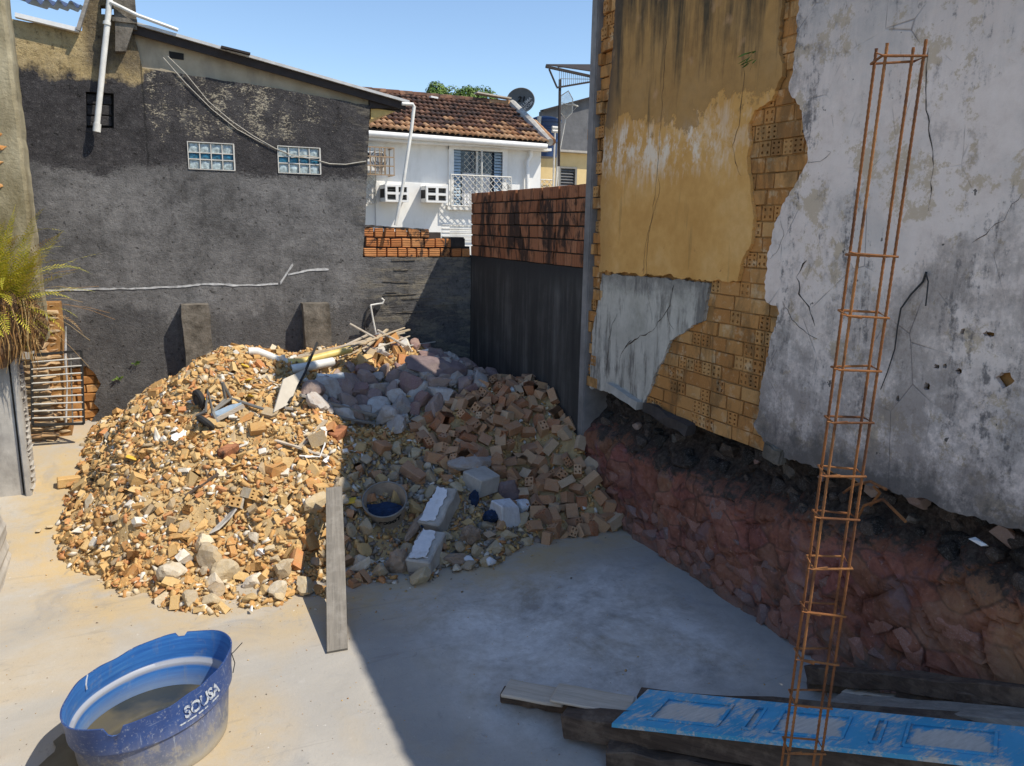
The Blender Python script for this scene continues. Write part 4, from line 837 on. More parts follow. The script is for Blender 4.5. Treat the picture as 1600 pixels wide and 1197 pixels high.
def lattice(x0, x1, z0, z1, y, name, par, step=.2, r=.011, rail=True):
    mb = MB(); w = x1-x0; h = z1-z0
    k = -int(h/step)-1
    for s in (1, -1):
        for k in range(-int(h/step)-1, int(w/step)+1):
            xa = x0+k*step; pts = []
            for t_ in (0, 1):
                pass
            # line x = xa + (z-z0) (s=1) or mirrored
            lo = max(0, x0-xa); hi = min(h, x1-xa)
            if hi-lo < .04: continue
            p = [(xa+lo, z0+lo), (xa+hi, z0+hi)]
            if s == -1: p = [(x0+x1-a, b) for a, b in p]
            mb.tube([(p[0][0], y+s*.006, p[0][1]), (p[1][0], y+s*.006, p[1][1])], r, 4, cap=False)
    if rail:
        for a, b in (((x0,z0),(x1,z0)),((x0,z0),(x0,z1)),((x1,z0),(x1,z1)),((x0,z1),(x1,z1))): mb.tube([(a[0],y,a[1]),(b[0],y,b[1])], r*1.7, 5)
    return mb.build(name, MT['pale'], par)
lattice(wx0-.16, wx1+.16, zwB-.02, PH(750,276)[1], YH-.28, 'grille', wf, .17)
lattice(wx0+.3, wx1-.3, PH(750,276)[1], zwT-.05, YH-.03, 'upper_grille', wf, .17, .006, False)
mb = MB(); mb.tube([((wx0+wx1)/2,YH-.27,zwB),((wx0+wx1)/2,YH-.27,zwT)], .025, 6); mb.build('grille_post', MT['pale'], wf)
lx1 = PH(586,300)[0]; lattice(lx1-1.2, lx1, PH(580,318)[1], PH(580,272)[1], YH-.1, 'side_grille', wh, .17)
# flower-box things on sill and small panel
mb = MB(); mb.box((wx1+.2, YH-.1, PH(795,300)[1]), (wx1+.5, YH-.02, PH(795,288)[1])); mb.build('meter_box', MT['whitetrim'], wh)
mb = MB(); P = [at(829,232,1,YH-.12), at(829,243,1,YH-.12), at(824,252,1,YH-.12), at(824,300,1,YH-.12)]; mb.tube(P, .06, 10); mb.build('downpipe', MT['whitetrim'], wh, sm=True)
# air conditioners in the wall
def aircon(px0, px1, py0, py1, dep, lab):
    a = at(px0, py0, 1, YH-dep); b = at(px1, py1, 1, YH-dep); e = empty('air_conditioner', ((a.x+b.x)/2, YH, b.z), lab, 'air conditioner', 'air conditioners on the white house')
    mb = MB(); t = .05; mb.box((a.x,YH-dep,a.z-t),(b.x,YH+.01,a.z)); mb.box((a.x,YH-dep,b.z),(b.x,YH+.01,b.z+t)); mb.box((a.x,YH-dep+.002,b.z+t),(a.x+t,YH+.01,a.z-t)); mb.box((b.x-t,YH-dep+.002,b.z+t),(b.x,YH+.01,a.z-t)); c = (a.x+b.x)/2; d = (a.z+b.z)/2
    mb.box((c-.035,YH-dep-.003,b.z+t),(c+.035,YH-dep+.05,a.z-t)); mb.box((a.x+t,YH-dep-.001,d-.03),(b.x-t,YH-dep+.048,d+.03)); o = mb.build('casing', MT['whitetrim'], e)
    mb = MB(); mb.box((a.x+t,YH-dep+.12,b.z+t),(b.x-t,YH-dep+.14,a.z-t)); mb.build('grille_back', MT['dark'], e)
    mb = MB()
    for k in range(7): z = b.z+t+(a.z-b.z-2*t)*(k+.5)/7; mb.box((a.x+t,YH-dep+.06,z-.006),(b.x-t,YH-dep+.1,z+.006))
    mb.build('fins', MT['steel'], e)
    mb = MB(); mb.box((a.x-.004,YH-dep+.08,b.z+.1),(a.x+.0,YH-.06,a.z-.1)); mb.build('side_vent', MT['dark'], e)
aircon(602, 639, 288, 316, .55, 'left white window air conditioner on the white house, crossed by the slanting pipe')
aircon(666, 700, 290, 317, .50, 'right white window air conditioner on the white house beside the lattice window')
ac = empty('caged_condenser', (at(595,250,1,YH).x, YH, at(595,273,1,YH).z), 'white condenser unit inside a rusty cage at the dark house corner', 'air conditioner')
a = at(555,228,1,YH-.5); b = at(616,274,1,YH-.5)
mb = MB()
for x in np.linspace(a.x, b.x, 9): mb.bar((x,YH-.5,b.z),(x,YH-.5,a.z), .02,.02, up=(1,0,0))
for z in (a.z, a.z*.66+b.z*.34, a.z*.33+b.z*.67, b.z): mb.bar((a.x,YH-.5,z),(b.x,YH-.5,z), .03,.03)
for z in (a.z,b.z):
    for x in (a.x,b.x): mb.bar((x,YH-.5,z),(x,YH,z), .03,.03)
for k in range(3): mb.bar((b.x-.12-.1*k,YH-.49,b.z),(b.x-.12-.1*k,YH-.49,a.z), .04,.012, up=(1,0,0))
mb.build('cage', MT['rustcage'], ac)
mb = MB(); mb.box((at(572,250,1,YH-.42).x,YH-.42,b.z+.06),(b.x-.22,YH-.02,a.z-.10)); o = mb.build('condenser_case', MT['whitetrim'], ac); bevel(o,.02)
mb = MB(); cx = at(592,250,1,YH-.42).x; cz = (a.z+b.z)/2+.05
for r_ in (.09,.15,.21): mb.tube([(cx+r_*math.cos(k*.35),YH-.43,cz+r_*math.sin(k*.35)) for k in range(19)], .008, 4)
mb.build('fan_guard', MT['steel'], ac); mb = MB(); mb.box((cx-.34,YH-.425,cz-.0),(cx-.24,YH-.41,a.z-.14)); mb.build('dark_vent', MT['dark'], ac)
# ================================================================== behind: trees, dish, yellow house, tank
def tree(x, y, z, r, n, lab, zb=0):
    e = empty('tree', (x,y,zb), lab, 'tree', 'tree crowns behind the white house'); mb = MB(); mb.tube([(x,y,zb),(x+.1,y,z-.4*r)], [.22,.14], 8); mb.build('trunk', MT['bark'], e)
    vs = []; fs = []
    cl = [(Vector((R.gauss(0,.5),R.gauss(0,.5),R.gauss(0,.32))).normalized()*R.uniform(.3,.8)*r, R.uniform(.28,.5)*r) for _ in range(16)]
    for _ in range(n):
        c, s = R.choice(cl); d = Vector((R.gauss(0,1),R.gauss(0,1),R.gauss(0,1))).normalized(); p = Vector((x,y,z)) + Vector((c.x*1.1,c.y,c.z*.62)) + d*s*R.uniform(.75,1.05); a = d.orthogonal().normalized(); a.rotate(Matrix.Rotation(R.uniform(0,6.3),3,d)); b = d.cross(a)
        nn = (d + Vector((R.uniform(-.6,.6),R.uniform(-.6,.6),R.uniform(-.2,.6)))).normalized(); a = nn.orthogonal().normalized(); a.rotate(Matrix.Rotation(R.uniform(0,6.3),3,nn)); b = nn.cross(a); L = R.uniform(.07,.15); k = len(vs)
        vs += [p-a*L*.5, p+b*L*.25, p+a*L*.5, p-b*L*.25]; fs.append((k,k+1,k+2,k+3))
    mesh('crown', vs, fs, MT['leaf'], e)
t1 = at(665,150,1,27); tree(t1.x, 27, t1.z-.62, 1.35, 13000, 'left leafy treetop rising behind the tiled roof')
t2 = at(715,150,1,27.3); tree(t2.x, 27.3, t2.z-.36, 1.25, 13000, 'right and denser leafy treetop rising behind the tiled roof')
t3 = at(778,156,1,27.6); tree(t3.x, 27.6, t3.z-.7, .8, 5000, 'small leafy treetop just left of the satellite dish')
t4 = at(640,160,1,27.9); tree(t4.x-.5, 27.9, t4.z-1.2, 1.3, 6000, 'lowest leafy treetop at the left end of the tile ridge')
YD = 24.0
dc = at(814,158,1,YD); di = empty('satellite_dish', dc, 'dark round satellite dish with white lettering behind the tiled roof', 'satellite dish')
ax = (Vector((0,0,H))-dc).normalized(); ax = (ax+Vector((-.25,0,.25))).normalized(); dx = Vector((0,0,1)).cross(ax).normalized(); dz = ax.cross(dx); rd_ = .46
vs = []; fs = []; nr, na = 8, 40
for i in range(nr+1):
    r_ = rd_*i/nr
    for k in range(na): t = 2*math.pi*k/na; vs.append(dc + dx*r_*math.cos(t)*1.0 + dz*r_*.86*math.sin(t) + ax*(.35*(r_)**2))
for i in range(nr):
    for k in range(na): fs.append((i*na+k, i*na+(k+1)%na, (i+1)*na+(k+1)%na, (i+1)*na+k))
mesh('reflector', vs, fs, MT['dish'], di, sm=True)
mb = MB(); mb.tube([dc + dx*rd_*math.cos(2*math.pi*k/na) + dz*rd_*.86*math.sin(2*math.pi*k/na) + ax*.35*rd_**2 for k in range(na+1)], .014, 6); mb.build('rim', MT['steel'], di, sm=True)
mb = MB(); mb.tube([dc-ax*.03, dc-ax*.25-dz*.3, dc-ax*.25-Vector((0,0,1.6))], .035, 8); mb.build('mast', MT['steel'], di)
def lettering(s, size, c, vx, vy, mat, par, bold=.0, off=.02, shear=0):
    me = text_mesh(s, size, .001, bold); xs = [v.co.x for v in me.vertices]; cx = (min(xs)+max(xs))/2; n = vx.cross(vy)
    for v in me.vertices:
        q = Vector(c)+vx*(v.co.x-cx+shear*v.co.y)+vy*v.co.y; v.co = q + n*off
    return link('lettering', me, MT[mat], par)
lettering('21', .26, dc-dz*.02+dx*.0, dx, dz*.86, 'printdk', di, .008, .05, .15)
for s, o_, sz in (('ULLIMA', dx*.20-dz*.12, .15), ('CFCOM', dx*.27-dz*.22, .13)):
    v = (dx*.72+dz*.62).normalized(); w = ax.cross(v).normalized(); lettering(s, sz, dc+o_, v, w, 'printwt', di, .003, .075)
# yellow house behind and its dark roof terrace wall
yh = empty('yellow_house', (12, 24, 0), 'cream yellow house with a dark louvre window behind the block wall', 'house')
YY = 24.0
a = at(838,236,1,YY); b = at(960,240,1,YY)
lw = [at(*p,1,YY) for p in [(875,263),(899,263),(899,292),(875,292)]]
plate('wall', [[(xr+.3,-.1),(b.x+3,-.1),(b.x+3,a.z),(xr+.3,a.z)], [(p.x,p.z) for p in lw]], wally(YY), .2, MT['yellowhouse'], yh)
wfm = MB(); x0, x1, z0, z1 = lw[0].x, lw[1].x, lw[2].z-.6, lw[0].z
for u, v in (((x0-.05,z0),(x0+.02,z1+.06)),((x1-.02,z0),(x1+.05,z1+.06))): wfm.box((u[0],YY-.04,u[1]),(v[0],YY+.1,v[1]))
wfm.box((x0-.05,YY-.042,z1),(x1+.05,YY+.1,z1+.06)); wfm = wfm.build('window', MT['steel'], yh)
mb = MB(); mb.box((x0,YY+.12,z0),(x1,YY+.14,z1)); mb.build('backing', MT['dark'], wfm)
for k in range(7): z = z1-.04-(z1-lw[2].z)*k/6; mb = MB(); mb.hexa([(x0,YY+.0,z-.05),(x1,YY+.0,z-.05),(x1,YY+.08,z+.03),(x0,YY+.08,z+.03),(x0,YY+.0,z-.04),(x1,YY+.0,z-.04),(x1,YY+.08,z+.04),(x0,YY+.08,z+.04)]); mb.build('louvre', MT['greywall'], wfm)
mb = MB(); p0 = at(842,236,1,YY); mb.box((xr+.3,YY-.25,p0.z-.0),(b.x+3,YY+4,p0.z+.07)); mb.build('terrace_slab', MT['cement'], yh)
lattice(at(843,280,1,YY).x, at(862,280,1,YY).x, at(850,300,1,YY).z, at(850,281,1,YY).z, YY-.1, 'grille', yh, .2)
gw = empty('grey_rooftop_wall', (13, 26, 0), 'dark grey gable wall rising behind the blue water tank', 'wall')
pts = [at(*p,1,26) for p in [(846,250),(846,174),(925,152),(1010,130),(1010,250)]]; plate('render', [[(p.x,p.z-(.8 if i in (0,4) else 0)) for i, p in enumerate(pts)]], wally(26), .2, MT['greywall'], gw)
mb = MB(); mb.bar(pts[1]+Vector((0,-.05,.02)), pts[3]+Vector((0,-.05,.02)), .3, .06); mb.build('coping', MT['roofdark'], gw)
wt = empty('water_tank', at(850,235,1,23.3), 'blue lidded water tank behind the tiled roof of the white house', 'water tank')
tc = at(851,196,1,23.3); zt_ = tc.z
def lathe(name, prof, c, mat, par, n=32, sm=True):
    vs = []; fs = []
    for r_, z in prof:
        for k in range(n): t = 2*math.pi*k/n; vs.append((c.x+r_*math.cos(t), c.y+r_*math.sin(t), c.z+z))
    for i in range(len(prof)-1):
        for k in range(n): fs.append((i*n+k, i*n+(k+1)%n, (i+1)*n+(k+1)%n, (i+1)*n+k))
    fs.append(tuple(range(n-1,-1,-1))); m = (len(prof)-1)*n; fs.append(tuple(range(m,m+n))); return mesh(name, vs, fs, mat, par, sm, 40)
lathe('body', [(.42,-1.0),(.46,-.55),(.49,-.54),(.49,-.48),(.475,-.45),(.49,-.15),(.52,-.14),(.52,-.09),(.5,-.07),(.51,.12)], tc, MT['bluetank'], wt)
lathe('lid', [(.56,.06),(.57,.13),(.55,.16),(.30,.25),(.12,.28)], tc, MT['bluetank'], wt)
mb = MB(); p0 = at(843,182,1,22.9); mb.tube([p0, p0+Vector((-.05,0,-.5))], .07, 10); mb.build('overflow_pipe', MT['pale'], wt)
ga = empty('grid_antenna', at(885,190,1,22), 'pale six sided grid antenna on a thin white mast', 'antenna')
c = at(885,164,1,22); hx = [at(*p,1,22) for p in [(876,150),(888,142),(895,155),(894,176),(884,186),(876,176)]]
mb = MB(); mb.tube(hx+[hx[0]], .016, 5)
for k in range(1, 26):
    t = k/26; z = hx[1].z+(hx[4].z-hx[1].z)*t; xs_ = []
    for i in range(6):
        p, q = hx[i], hx[(i+1)%6]
        if (p.z-z)*(q.z-z) < 0: xs_.append(p.x+(q.x-p.x)*(z-p.z)/(q.z-p.z))
    if len(xs_) == 2: mb.tube([(xs_[0],22-.02,z),((xs_[0]+xs_[1])/2,22+.05,z),(xs_[1],22-.02,z)], .006, 4, cap=False)
mb.build('reflector', MT['pale'], ga)
mb = MB(); mb.tube([at(884,163,1,22), at(903,166,1,21.6)], .012, 5); mb.tube([at(896,163,1,21.7), at(903,166,1,21.6), at(895,162,1,21.5)], .02, 5); mb.tube([hx[0]+Vector((0,0,-.2)), at(903,165,1,21.6), hx[4]], .008, 4); mb.build('feed_arm', MT['pale'], ga)
mb = MB(); mb.tube([at(875,190,1,22), at(868,300,1,22)], .04, 8); mb.tube([hx[4], at(874,240,1,22), at(872,300,1,22)], .014, 6); mb.build('mast', MT['pale'], ga)
vp = MB(); p0 = at(867,205,1,21.5); vp.tube([p0, at(864,300,1,21.5)], .03, 8); vp.tube([p0+Vector((-.1,0,.0)), p0+Vector((.1,0,0))], .05, 8); vp.tube([p0+Vector((-.1,0,.1)), p0+Vector((.1,0,.1))], .045, 8); o = vp.build('vent_pipe', MT['pale']); tag(o, 'short white capped pipe left of the antenna mast', 'pipe')
aw = empty('metal_awning', at(900,140,1,21), 'dark steel awning frame with thin bars jutting out behind the tall wall', 'awning')
def seg(mb, a, b, y0, y1, w): mb.bar(at(*a,1,y0), at(*b,1,y1), w, w)
mb = MB(); seg(mb,(853,104),(935,122),21,21,.07); seg(mb,(872,104),(935,106),22,22,.05); seg(mb,(858,108),(870,136),21,21,.04); seg(mb,(870,137),(935,126),21,21,.05); seg(mb,(875,124),(873,260),21.05,21.05,.06); mb.build('frame', MT['roofdark'], aw)
mb = MB(); vs = [at(853,103,1,21)+Vector((0,0,.05)), at(935,115,1,21)+Vector((0,0,.05)), at(960,103,1,23)+Vector((0,0,.05)), at(872,103,1,23)+Vector((0,0,.05))]; mb.hexa([v+Vector((0,0,-.03)) for v in vs]+vs); mb.build('sheet', MT['roofdark'], aw)
mb = MB()
for k in range(20):
    px = 874+k*3.1; mb.tube([at(px,106+(px-853)*.2,1,21.02), at(px,136-(px-870)*.17,1,21.02)], .008, 4)
seg(mb,(875,123),(935,124),21.03,21.03,.015)
mb.build('bars', MT['steel'], aw)
# ================================================================== rubble heap
CP = []
for y, pts in {8.6:[(380,905),(520,880),(640,860)],
               9.0:[(300,850),(420,830),(500,800),(610,800),(700,780),(800,775)],
               9.5:[(190,800),(300,780),(420,760),(520,740),(620,750),(760,730),(860,740),(915,760)],
               10.2:[(150,770),(230,740),(300,700),(400,690),(500,660),(650,700),(760,655),(850,650),(890,690)],
               11.0:[(160,690),(210,650),(320,625),(400,620),(470,615),(560,655),(640,640),(720,615),(780,602),(835,596)],
               12.0:[(175,655),(250,600),(300,572),(350,548),(400,556),(440,562),(520,590),(580,585),(640,572),(700,575)],
               13.0:[(160,650),(230,610),(330,560),(450,560),(560,541),(620,534),(660,548),(700,562)]}.items():
    for p in pts: q = at(*p, 1, y); CP.append((q.x, q.y, q.z))
EDGE = [(90,862),(98,815),(118,770),(128,730),(136,700),(148,668),(160,895),(240,942),(300,950),(380,957),(440,952),(490,938),(560,925),(620,922),(700,906),(750,896),(790,880),(830,848),(870,838),(920,832),(962,826)]
for p in EDGE:
    q = onfloor(*p); CP.append((q.x, q.y, q.z-.02))
for (x, y) in [(-1.9,13.8),(-2,12),(-2,10),(-1.6,9),(-.8,7.9),(.2,7.2),(1.3,7.1),(2.5,7.1),(3.6,7.3),(4.6,7.8),(5.6,7.7),(-2.4,11)]: CP.append((x, y, floor_z(y)-.35))
for (x, y, z) in [(5.42,8.8,.55),(5.42,9.5,1.25),(5.4,10.2,1.62),(5.4,11.2,1.35),(5.4,12.4,1.1),(5.4,13.8,1.0),(4.6,12.6,1.45),(4.7,13.8,1.2),(3.4,13.8,1.75),(2,13.8,1.7),(.6,13.8,1.6),(-.5,13.8,1.15)]: CP.append((x, y, z))
CP = np.array(CP); N_ = len(CP)
def tps(r2): return np.where(r2 > 1e-12, .5*r2*np.log(np.maximum(r2, 1e-12)), 0)
D2 = ((CP[:,None,:2]-CP[None,:,:2])**2).sum(-1)
A = np.zeros((N_+3, N_+3)); A[:N_,:N_] = tps(D2)+np.eye(N_)*.06; A[:N_,N_:] = np.c_[np.ones(N_), CP[:,:2]]; A[N_:,:N_] = A[:N_,N_:].T
WT = np.linalg.solve(A, np.r_[CP[:,2], 0, 0, 0])
def heap_np(xy):
    d = ((xy[:,None,:]-CP[None,:,:2])**2).sum(-1); return tps(d)@WT[:N_] + WT[N_] + xy@WT[N_+1:]
GX0, GX1, GY0, GY1, GS = -2.4, 5.6, 7.0, 13.95, .05
gx = np.arange(GX0, GX1, GS); gy = np.arange(GY0, GY1, GS); XX, YY_ = np.meshgrid(gx, gy); HZ = heap_np(np.c_[XX.ravel(), YY_.ravel()]).reshape(XX.shape)
HZ = np.minimum(HZ, 2.3)
for j in range(HZ.shape[0]):
    for i in range(HZ.shape[1]):
        if HZ[j,i] > -.3: HZ[j,i] += .13*mnoise.noise(Vector((gx[i]*1.5, gy[j]*1.5, 4))) + .09*mnoise.noise(Vector((gx[i]*3.6, gy[j]*3.6, 8)))
HZ -= .20*np.clip((.9-XX)/1.6, 0, 1)*np.clip((HZ-.172*np.maximum(0, YY_-9.5)-.05)/.5, 0, 1)
def hz(x, y):
    fx = (x-GX0)/GS; fy = (y-GY0)/GS; i = int(max(0, min(len(gx)-2, fx))); j = int(max(0, min(len(gy)-2, fy))); u = fx-i; v = fy-j
    return (HZ[j,i]*(1-u)+HZ[j,i+1]*u)*(1-v)+(HZ[j+1,i]*(1-u)+HZ[j+1,i+1]*u)*v
def hn(x, y):
    e = .08; return Vector((hz(x-e,y)-hz(x+e,y), hz(x,y-e)-hz(x,y+e), 2*e)).normalized()
def inheap(x, y): return hz(x, y) - floor_z(y)
vs = [(gx[i], gy[j], HZ[j,i] + .02*mnoise.noise(Vector((gx[i]*14, gy[j]*14, 2)))) for j in range(len(gy)) for i in range(len(gx))]; nx = len(gx)
fs = [(j*nx+i, j*nx+i+1, (j+1)*nx+i+1, (j+1)*nx+i) for j in range(len(gy)-1) for i in range(nx-1) if max(HZ[j,i]-floor_z(gy[j]), HZ[j+1,i+1]-floor_z(gy[j+1])) > -.06]
o = mesh('rubble_earth', vs, fs, MT['earth'], sm=False); tag(o, 'sandy crumbled earth under the broken bricks of the rubble heap', 'earth', kind='stuff')
def visible_pt(px, py):
    """where the line of sight through a photo pixel meets the heap (or the floor)"""
    d = ray(px, py); t = 5.0; o = Vector((0,0,H))
    while t < 20:
        p = o+d*t
        if GX0 < p.x < GX1 and GY0 < p.y < GY1-.05 and p.z < max(hz(p.x,p.y), floor_z(p.y)): return p
        if p.z < floor_z(p.y): return p
        t += .02
    return o+d*t
def topix(p):
    v = Vector(p)-Vector((0,0,H)); z = v.dot(FWD); return 800+F_PX*v.dot(RT)/z, 598.5-F_PX*v.dot(UP)/z
# ---- piece shapes
def bat(l, w, h, br=.35, bev=.0):
    """a brick with one or both ends broken off"""
    bm = bmesh.new(); n = 3
    bmesh.ops.create_cube(bm, size=1)
    bmesh.ops.subdivide_edges(bm, edges=[e for e in bm.edges if abs((e.verts[0].co-e.verts[1].co).x) < .1], cuts=1)
    for v in bm.verts:
        j = .05
        if v.co.x > .3: v.co.x -= R.uniform(0, br)
        elif R.random() < .4: v.co.x += R.uniform(0, br*.5)
        v.co = Vector((v.co.x*l, (v.co.y+R.uniform(-j,j))*w, (v.co.z+R.uniform(-j,j))*h))
    bmesh.ops.convex_hull(bm, input=bm.verts[:]); 
    me = bpy.data.meshes.new('piece'); bm.to_mesh(me); bm.free(); return me
def shard(l, w, h): return hull(R.randint(9,13), (l*R.uniform(.8,1.4),w*R.uniform(.7,1.1),h), 'piece', .75, .5)
L_bat = [bat(.19,.11,.09) for _ in range(14)] + [bat(.14,.12,.08,.3) for _ in range(8)]
L_shard = [shard(.16,.11,.06) for _ in range(22)] + [shard(.12,.12,.035) for _ in range(8)]
L_flat = [shard(.2,.12,.025) for _ in range(10)]
def rock(dims, name='stone', nz=.055):
    """weathered stone: a ball cut by random planes, edges rounded, surface roughened"""
    bm = bmesh.new(); bmesh.ops.create_icosphere(bm, subdivisions=3, radius=1); pl_ = [(Vector((R.gauss(0,1),R.gauss(0,1),R.gauss(0,1))).normalized(), R.uniform(.38,.72)) for _ in range(R.randint(8,11))]; o_ = Vector((R.uniform(0,50),0,0))
    for v in bm.verts:
        d_ = v.co.normalized(); r_ = 1.0
        for n_, h_ in pl_:
            c_ = d_.dot(n_)
            if c_ > .05: r_ = min(r_, h_/c_) 
        r_ *= 1 + nz*mnoise.fractal(d_*2.5+o_, 1, 2, 4); v.co = Vector((d_.x*r_*dims[0]/2*1.5, d_.y*r_*dims[1]/2*1.5, d_.z*r_*dims[2]/2*1.5))
    me = bpy.data.meshes.new(name); bm.to_mesh(me); bm.free(); return me
L_stone = [rock((.28,.21,.17)) for _ in range(16)]
L_holl = [hole_brick_mesh(.20,.125,.09,2,2,'hollow_brick',.06,.42) for _ in range(1)] + [hole_brick_mesh(.17,.14,.09,3,2,'hollow_brick',.06,.45), hole_brick_mesh(.13,.13,.10,2,2,'hollow_brick',.05,.45), hole_brick_mesh(.22,.11,.11,2,2,'hollow_brick',.06,.4)]
def setm(ms, m):
    out = []
    for a in ms: b = a.copy(); b.materials.clear(); b.materials.append(MT[m]); out.append(b)
    return out
def rot(rnd, flat, n):
    """random attitude; flat pieces lie mostly along the surface"""
    q = Vector((0,0,1)).rotation_difference(n).to_matrix()
    t = flat
    e = Matrix.Rotation(rnd.uniform(0,6.28),3,'Z') @ Matrix.Rotation(rnd.gauss(0,t),3,'X') @ Matrix.Rotation(rnd.gauss(0,t),3,'Y')
    return q @ Matrix.Rotation(rnd.uniform(0,6.28),3,'Z') @ Matrix.Rotation(rnd.gauss(0,t),3,'X') @ Matrix.Rotation(rnd.gauss(0,t),3,'Y')
def place(name, me, p, M3, sc, label, cat, group):
    o = bpy.data.objects.new(name, me); COL.objects.link(o); o.matrix_world = Matrix.Translation(p) @ M3.to_4x4() @ Matrix.Diagonal((*([sc]*3 if not isinstance(sc, tuple) else sc), 1)); return tag(o, label, cat, group)
class Stuff:
    def __init__(s): s.V = []; s.F = []; s.n = 0
    lib = {}
    def data(s, me):
        k = me.name
        if k not in Stuff.lib:
            me.calc_loop_triangles(); Stuff.lib[k] = (np.array([v.co[:] for v in me.vertices]), np.array([t.vertices[:] for t in me.loop_triangles]))
        return Stuff.lib[k]
    def add(s, me, p, M3, sc):
        v, f = s.data(me); v = (v*sc)@np.array(M3).T + np.array(p); s.V.append(v); s.F.append(f+s.n); s.n += len(v)
    def build(s, name, mat, label, cat):
        v = np.concatenate(s.V); f = np.concatenate(s.F); me = bpy.data.meshes.new(name); me.vertices.add(len(v)); me.vertices.foreach_set('co', v.ravel()); me.loops.add(f.size); me.loops.foreach_set('vertex_index', f.ravel().astype(np.int32)); me.polygons.add(len(f)); me.polygons.foreach_set('loop_start', np.arange(0, f.size, 3, dtype=np.int32)); me.update(calc_edges=True); me.validate()
        print(name, len(f)); return tag(link(name, me, MT[mat]), label, cat, kind='stuff')
# ---- zones by what the eye sees
Z_HOLLOW = [(1045/1.6,0)]; 
def zone(x, y):
    px, py = topix((x, y, hz(x, y)))
    right = [(640,668),(705,632),(780,590),(850,585),(905,640),(985,825),(960,845),(850,850),(790,770),(700,740),(660,700)]
    stones = [(470,632),(520,585),(600,530),(690,540),(790,600),(705,635),(640,672),(560,665)]
    front = [(600,700),(660,700),(720,740),(800,770),(850,850),(700,915),(630,930),(540,930),(520,760),(560,700)]
    pinkish = [(520,590),(600,528),(665,545),(665,565),(620,585),(560,605)]
    grey = [(300,850),(400,820),(510,840),(510,945),(380,965),(290,950)]
    if inpoly((px,py), right): return 'right'
    if inpoly((px,py), pinkish): return 'pink'
    if inpoly((px,py), stones): return 'stones'
    if inpoly((px,py), front): return 'front'
    if inpoly((px,py), grey): return 'grey'
    return 'left'
RB = random.Random(11)
def rp():
    while True:
        x = RB.uniform(-2.0, 5.42); y = RB.uniform(7.1, 13.7)
        if inheap(x, y) > -.01: return x, y
# fine debris
crumbs = Stuff(); mids = Stuff(); darkm = Stuff()
tiny = [hull(R.randint(8,11), (1,R.uniform(.45,.9),R.uniform(.22,.5)), 'crumb', .75, .45) for _ in range(20)]
for _ in range(24000):
    x, y = rp(); zn = zone(x, y)
    if zn == 'right' and RB.random() < .5: continue
    s = RB.uniform(.014, .06)*(1.0 if RB.random() < .85 else 1.5); n = hn(x, y); p = Vector((x, y, hz(x, y))) + n*s*.12
    (darkm if zn in ('stones','front') and RB.random() < .88 else crumbs).add(RB.choice(tiny), p, rot(RB, .6, n), s)
for _ in range(2600):               # scatter past the foot of the heap
    q = onfloor(RB.uniform(60, 1000), RB.uniform(640, 985)); h = inheap(q.x, q.y) if GX0 < q.x < GX1 and GY0 < q.y < GY1 else -1
    if -.22 < h < .0 and RB.random() < math.exp(h*16) and q.x > -1.75: s = RB.uniform(.012,.045); crumbs.add(RB.choice(tiny), Vector((q.x, q.y, q.z+s*.12)), rot(RB, .5, Vector((0,0,1))), s)
for _ in range(10500):
    x, y = rp(); zn = zone(x, y)
    if zn in ('right','stones') and RB.random() < .6: continue
    n = hn(x, y); s = RB.uniform(.42, .85); me = RB.choice(L_shard if RB.random() < .75 else L_flat)
    if mnoise.noise(Vector((x*1.1, y*1.1, 40))) > .22 and RB.random() < .75 and zn == 'left': continue
    (darkm if zn in ('stones','front') and RB.random() < .6 else mids).add(me, Vector((x, y, hz(x, y))) + n*.018, rot(RB, .5, n), s)
for _ in range(900):                # grit strewn over the yard floor
    x = RB.uniform(-1.6, 5.2); y = RB.uniform(3.2, 9.0)
    if GX0 < x < GX1 and y > GY0 and inheap(x, y) > -.02: continue
    s = RB.uniform(.006,.018)*(2 if RB.random() < .04 else 1); (crumbs if RB.random() < .6 else darkm).add(RB.choice(tiny), Vector((x, y, floor_z(y)+.012*mnoise.noise(Vector((x*.5, y*.5, 0)))+s*.2)), rot(RB, .4, Vector((0,0,1))), s)
crumbs.build('debris_crumbs', 'crumb', 'fine ochre brick crumbs and grit covering the whole rubble heap', 'debris')
mids.build('small_shards', 'chunk', 'small broken clay shards packed between the larger brick pieces of the heap', 'debris')
darkm.build('grey_grit', 'greygrit', 'small grey and brown grit between the stones in the shaded heap', 'debris')
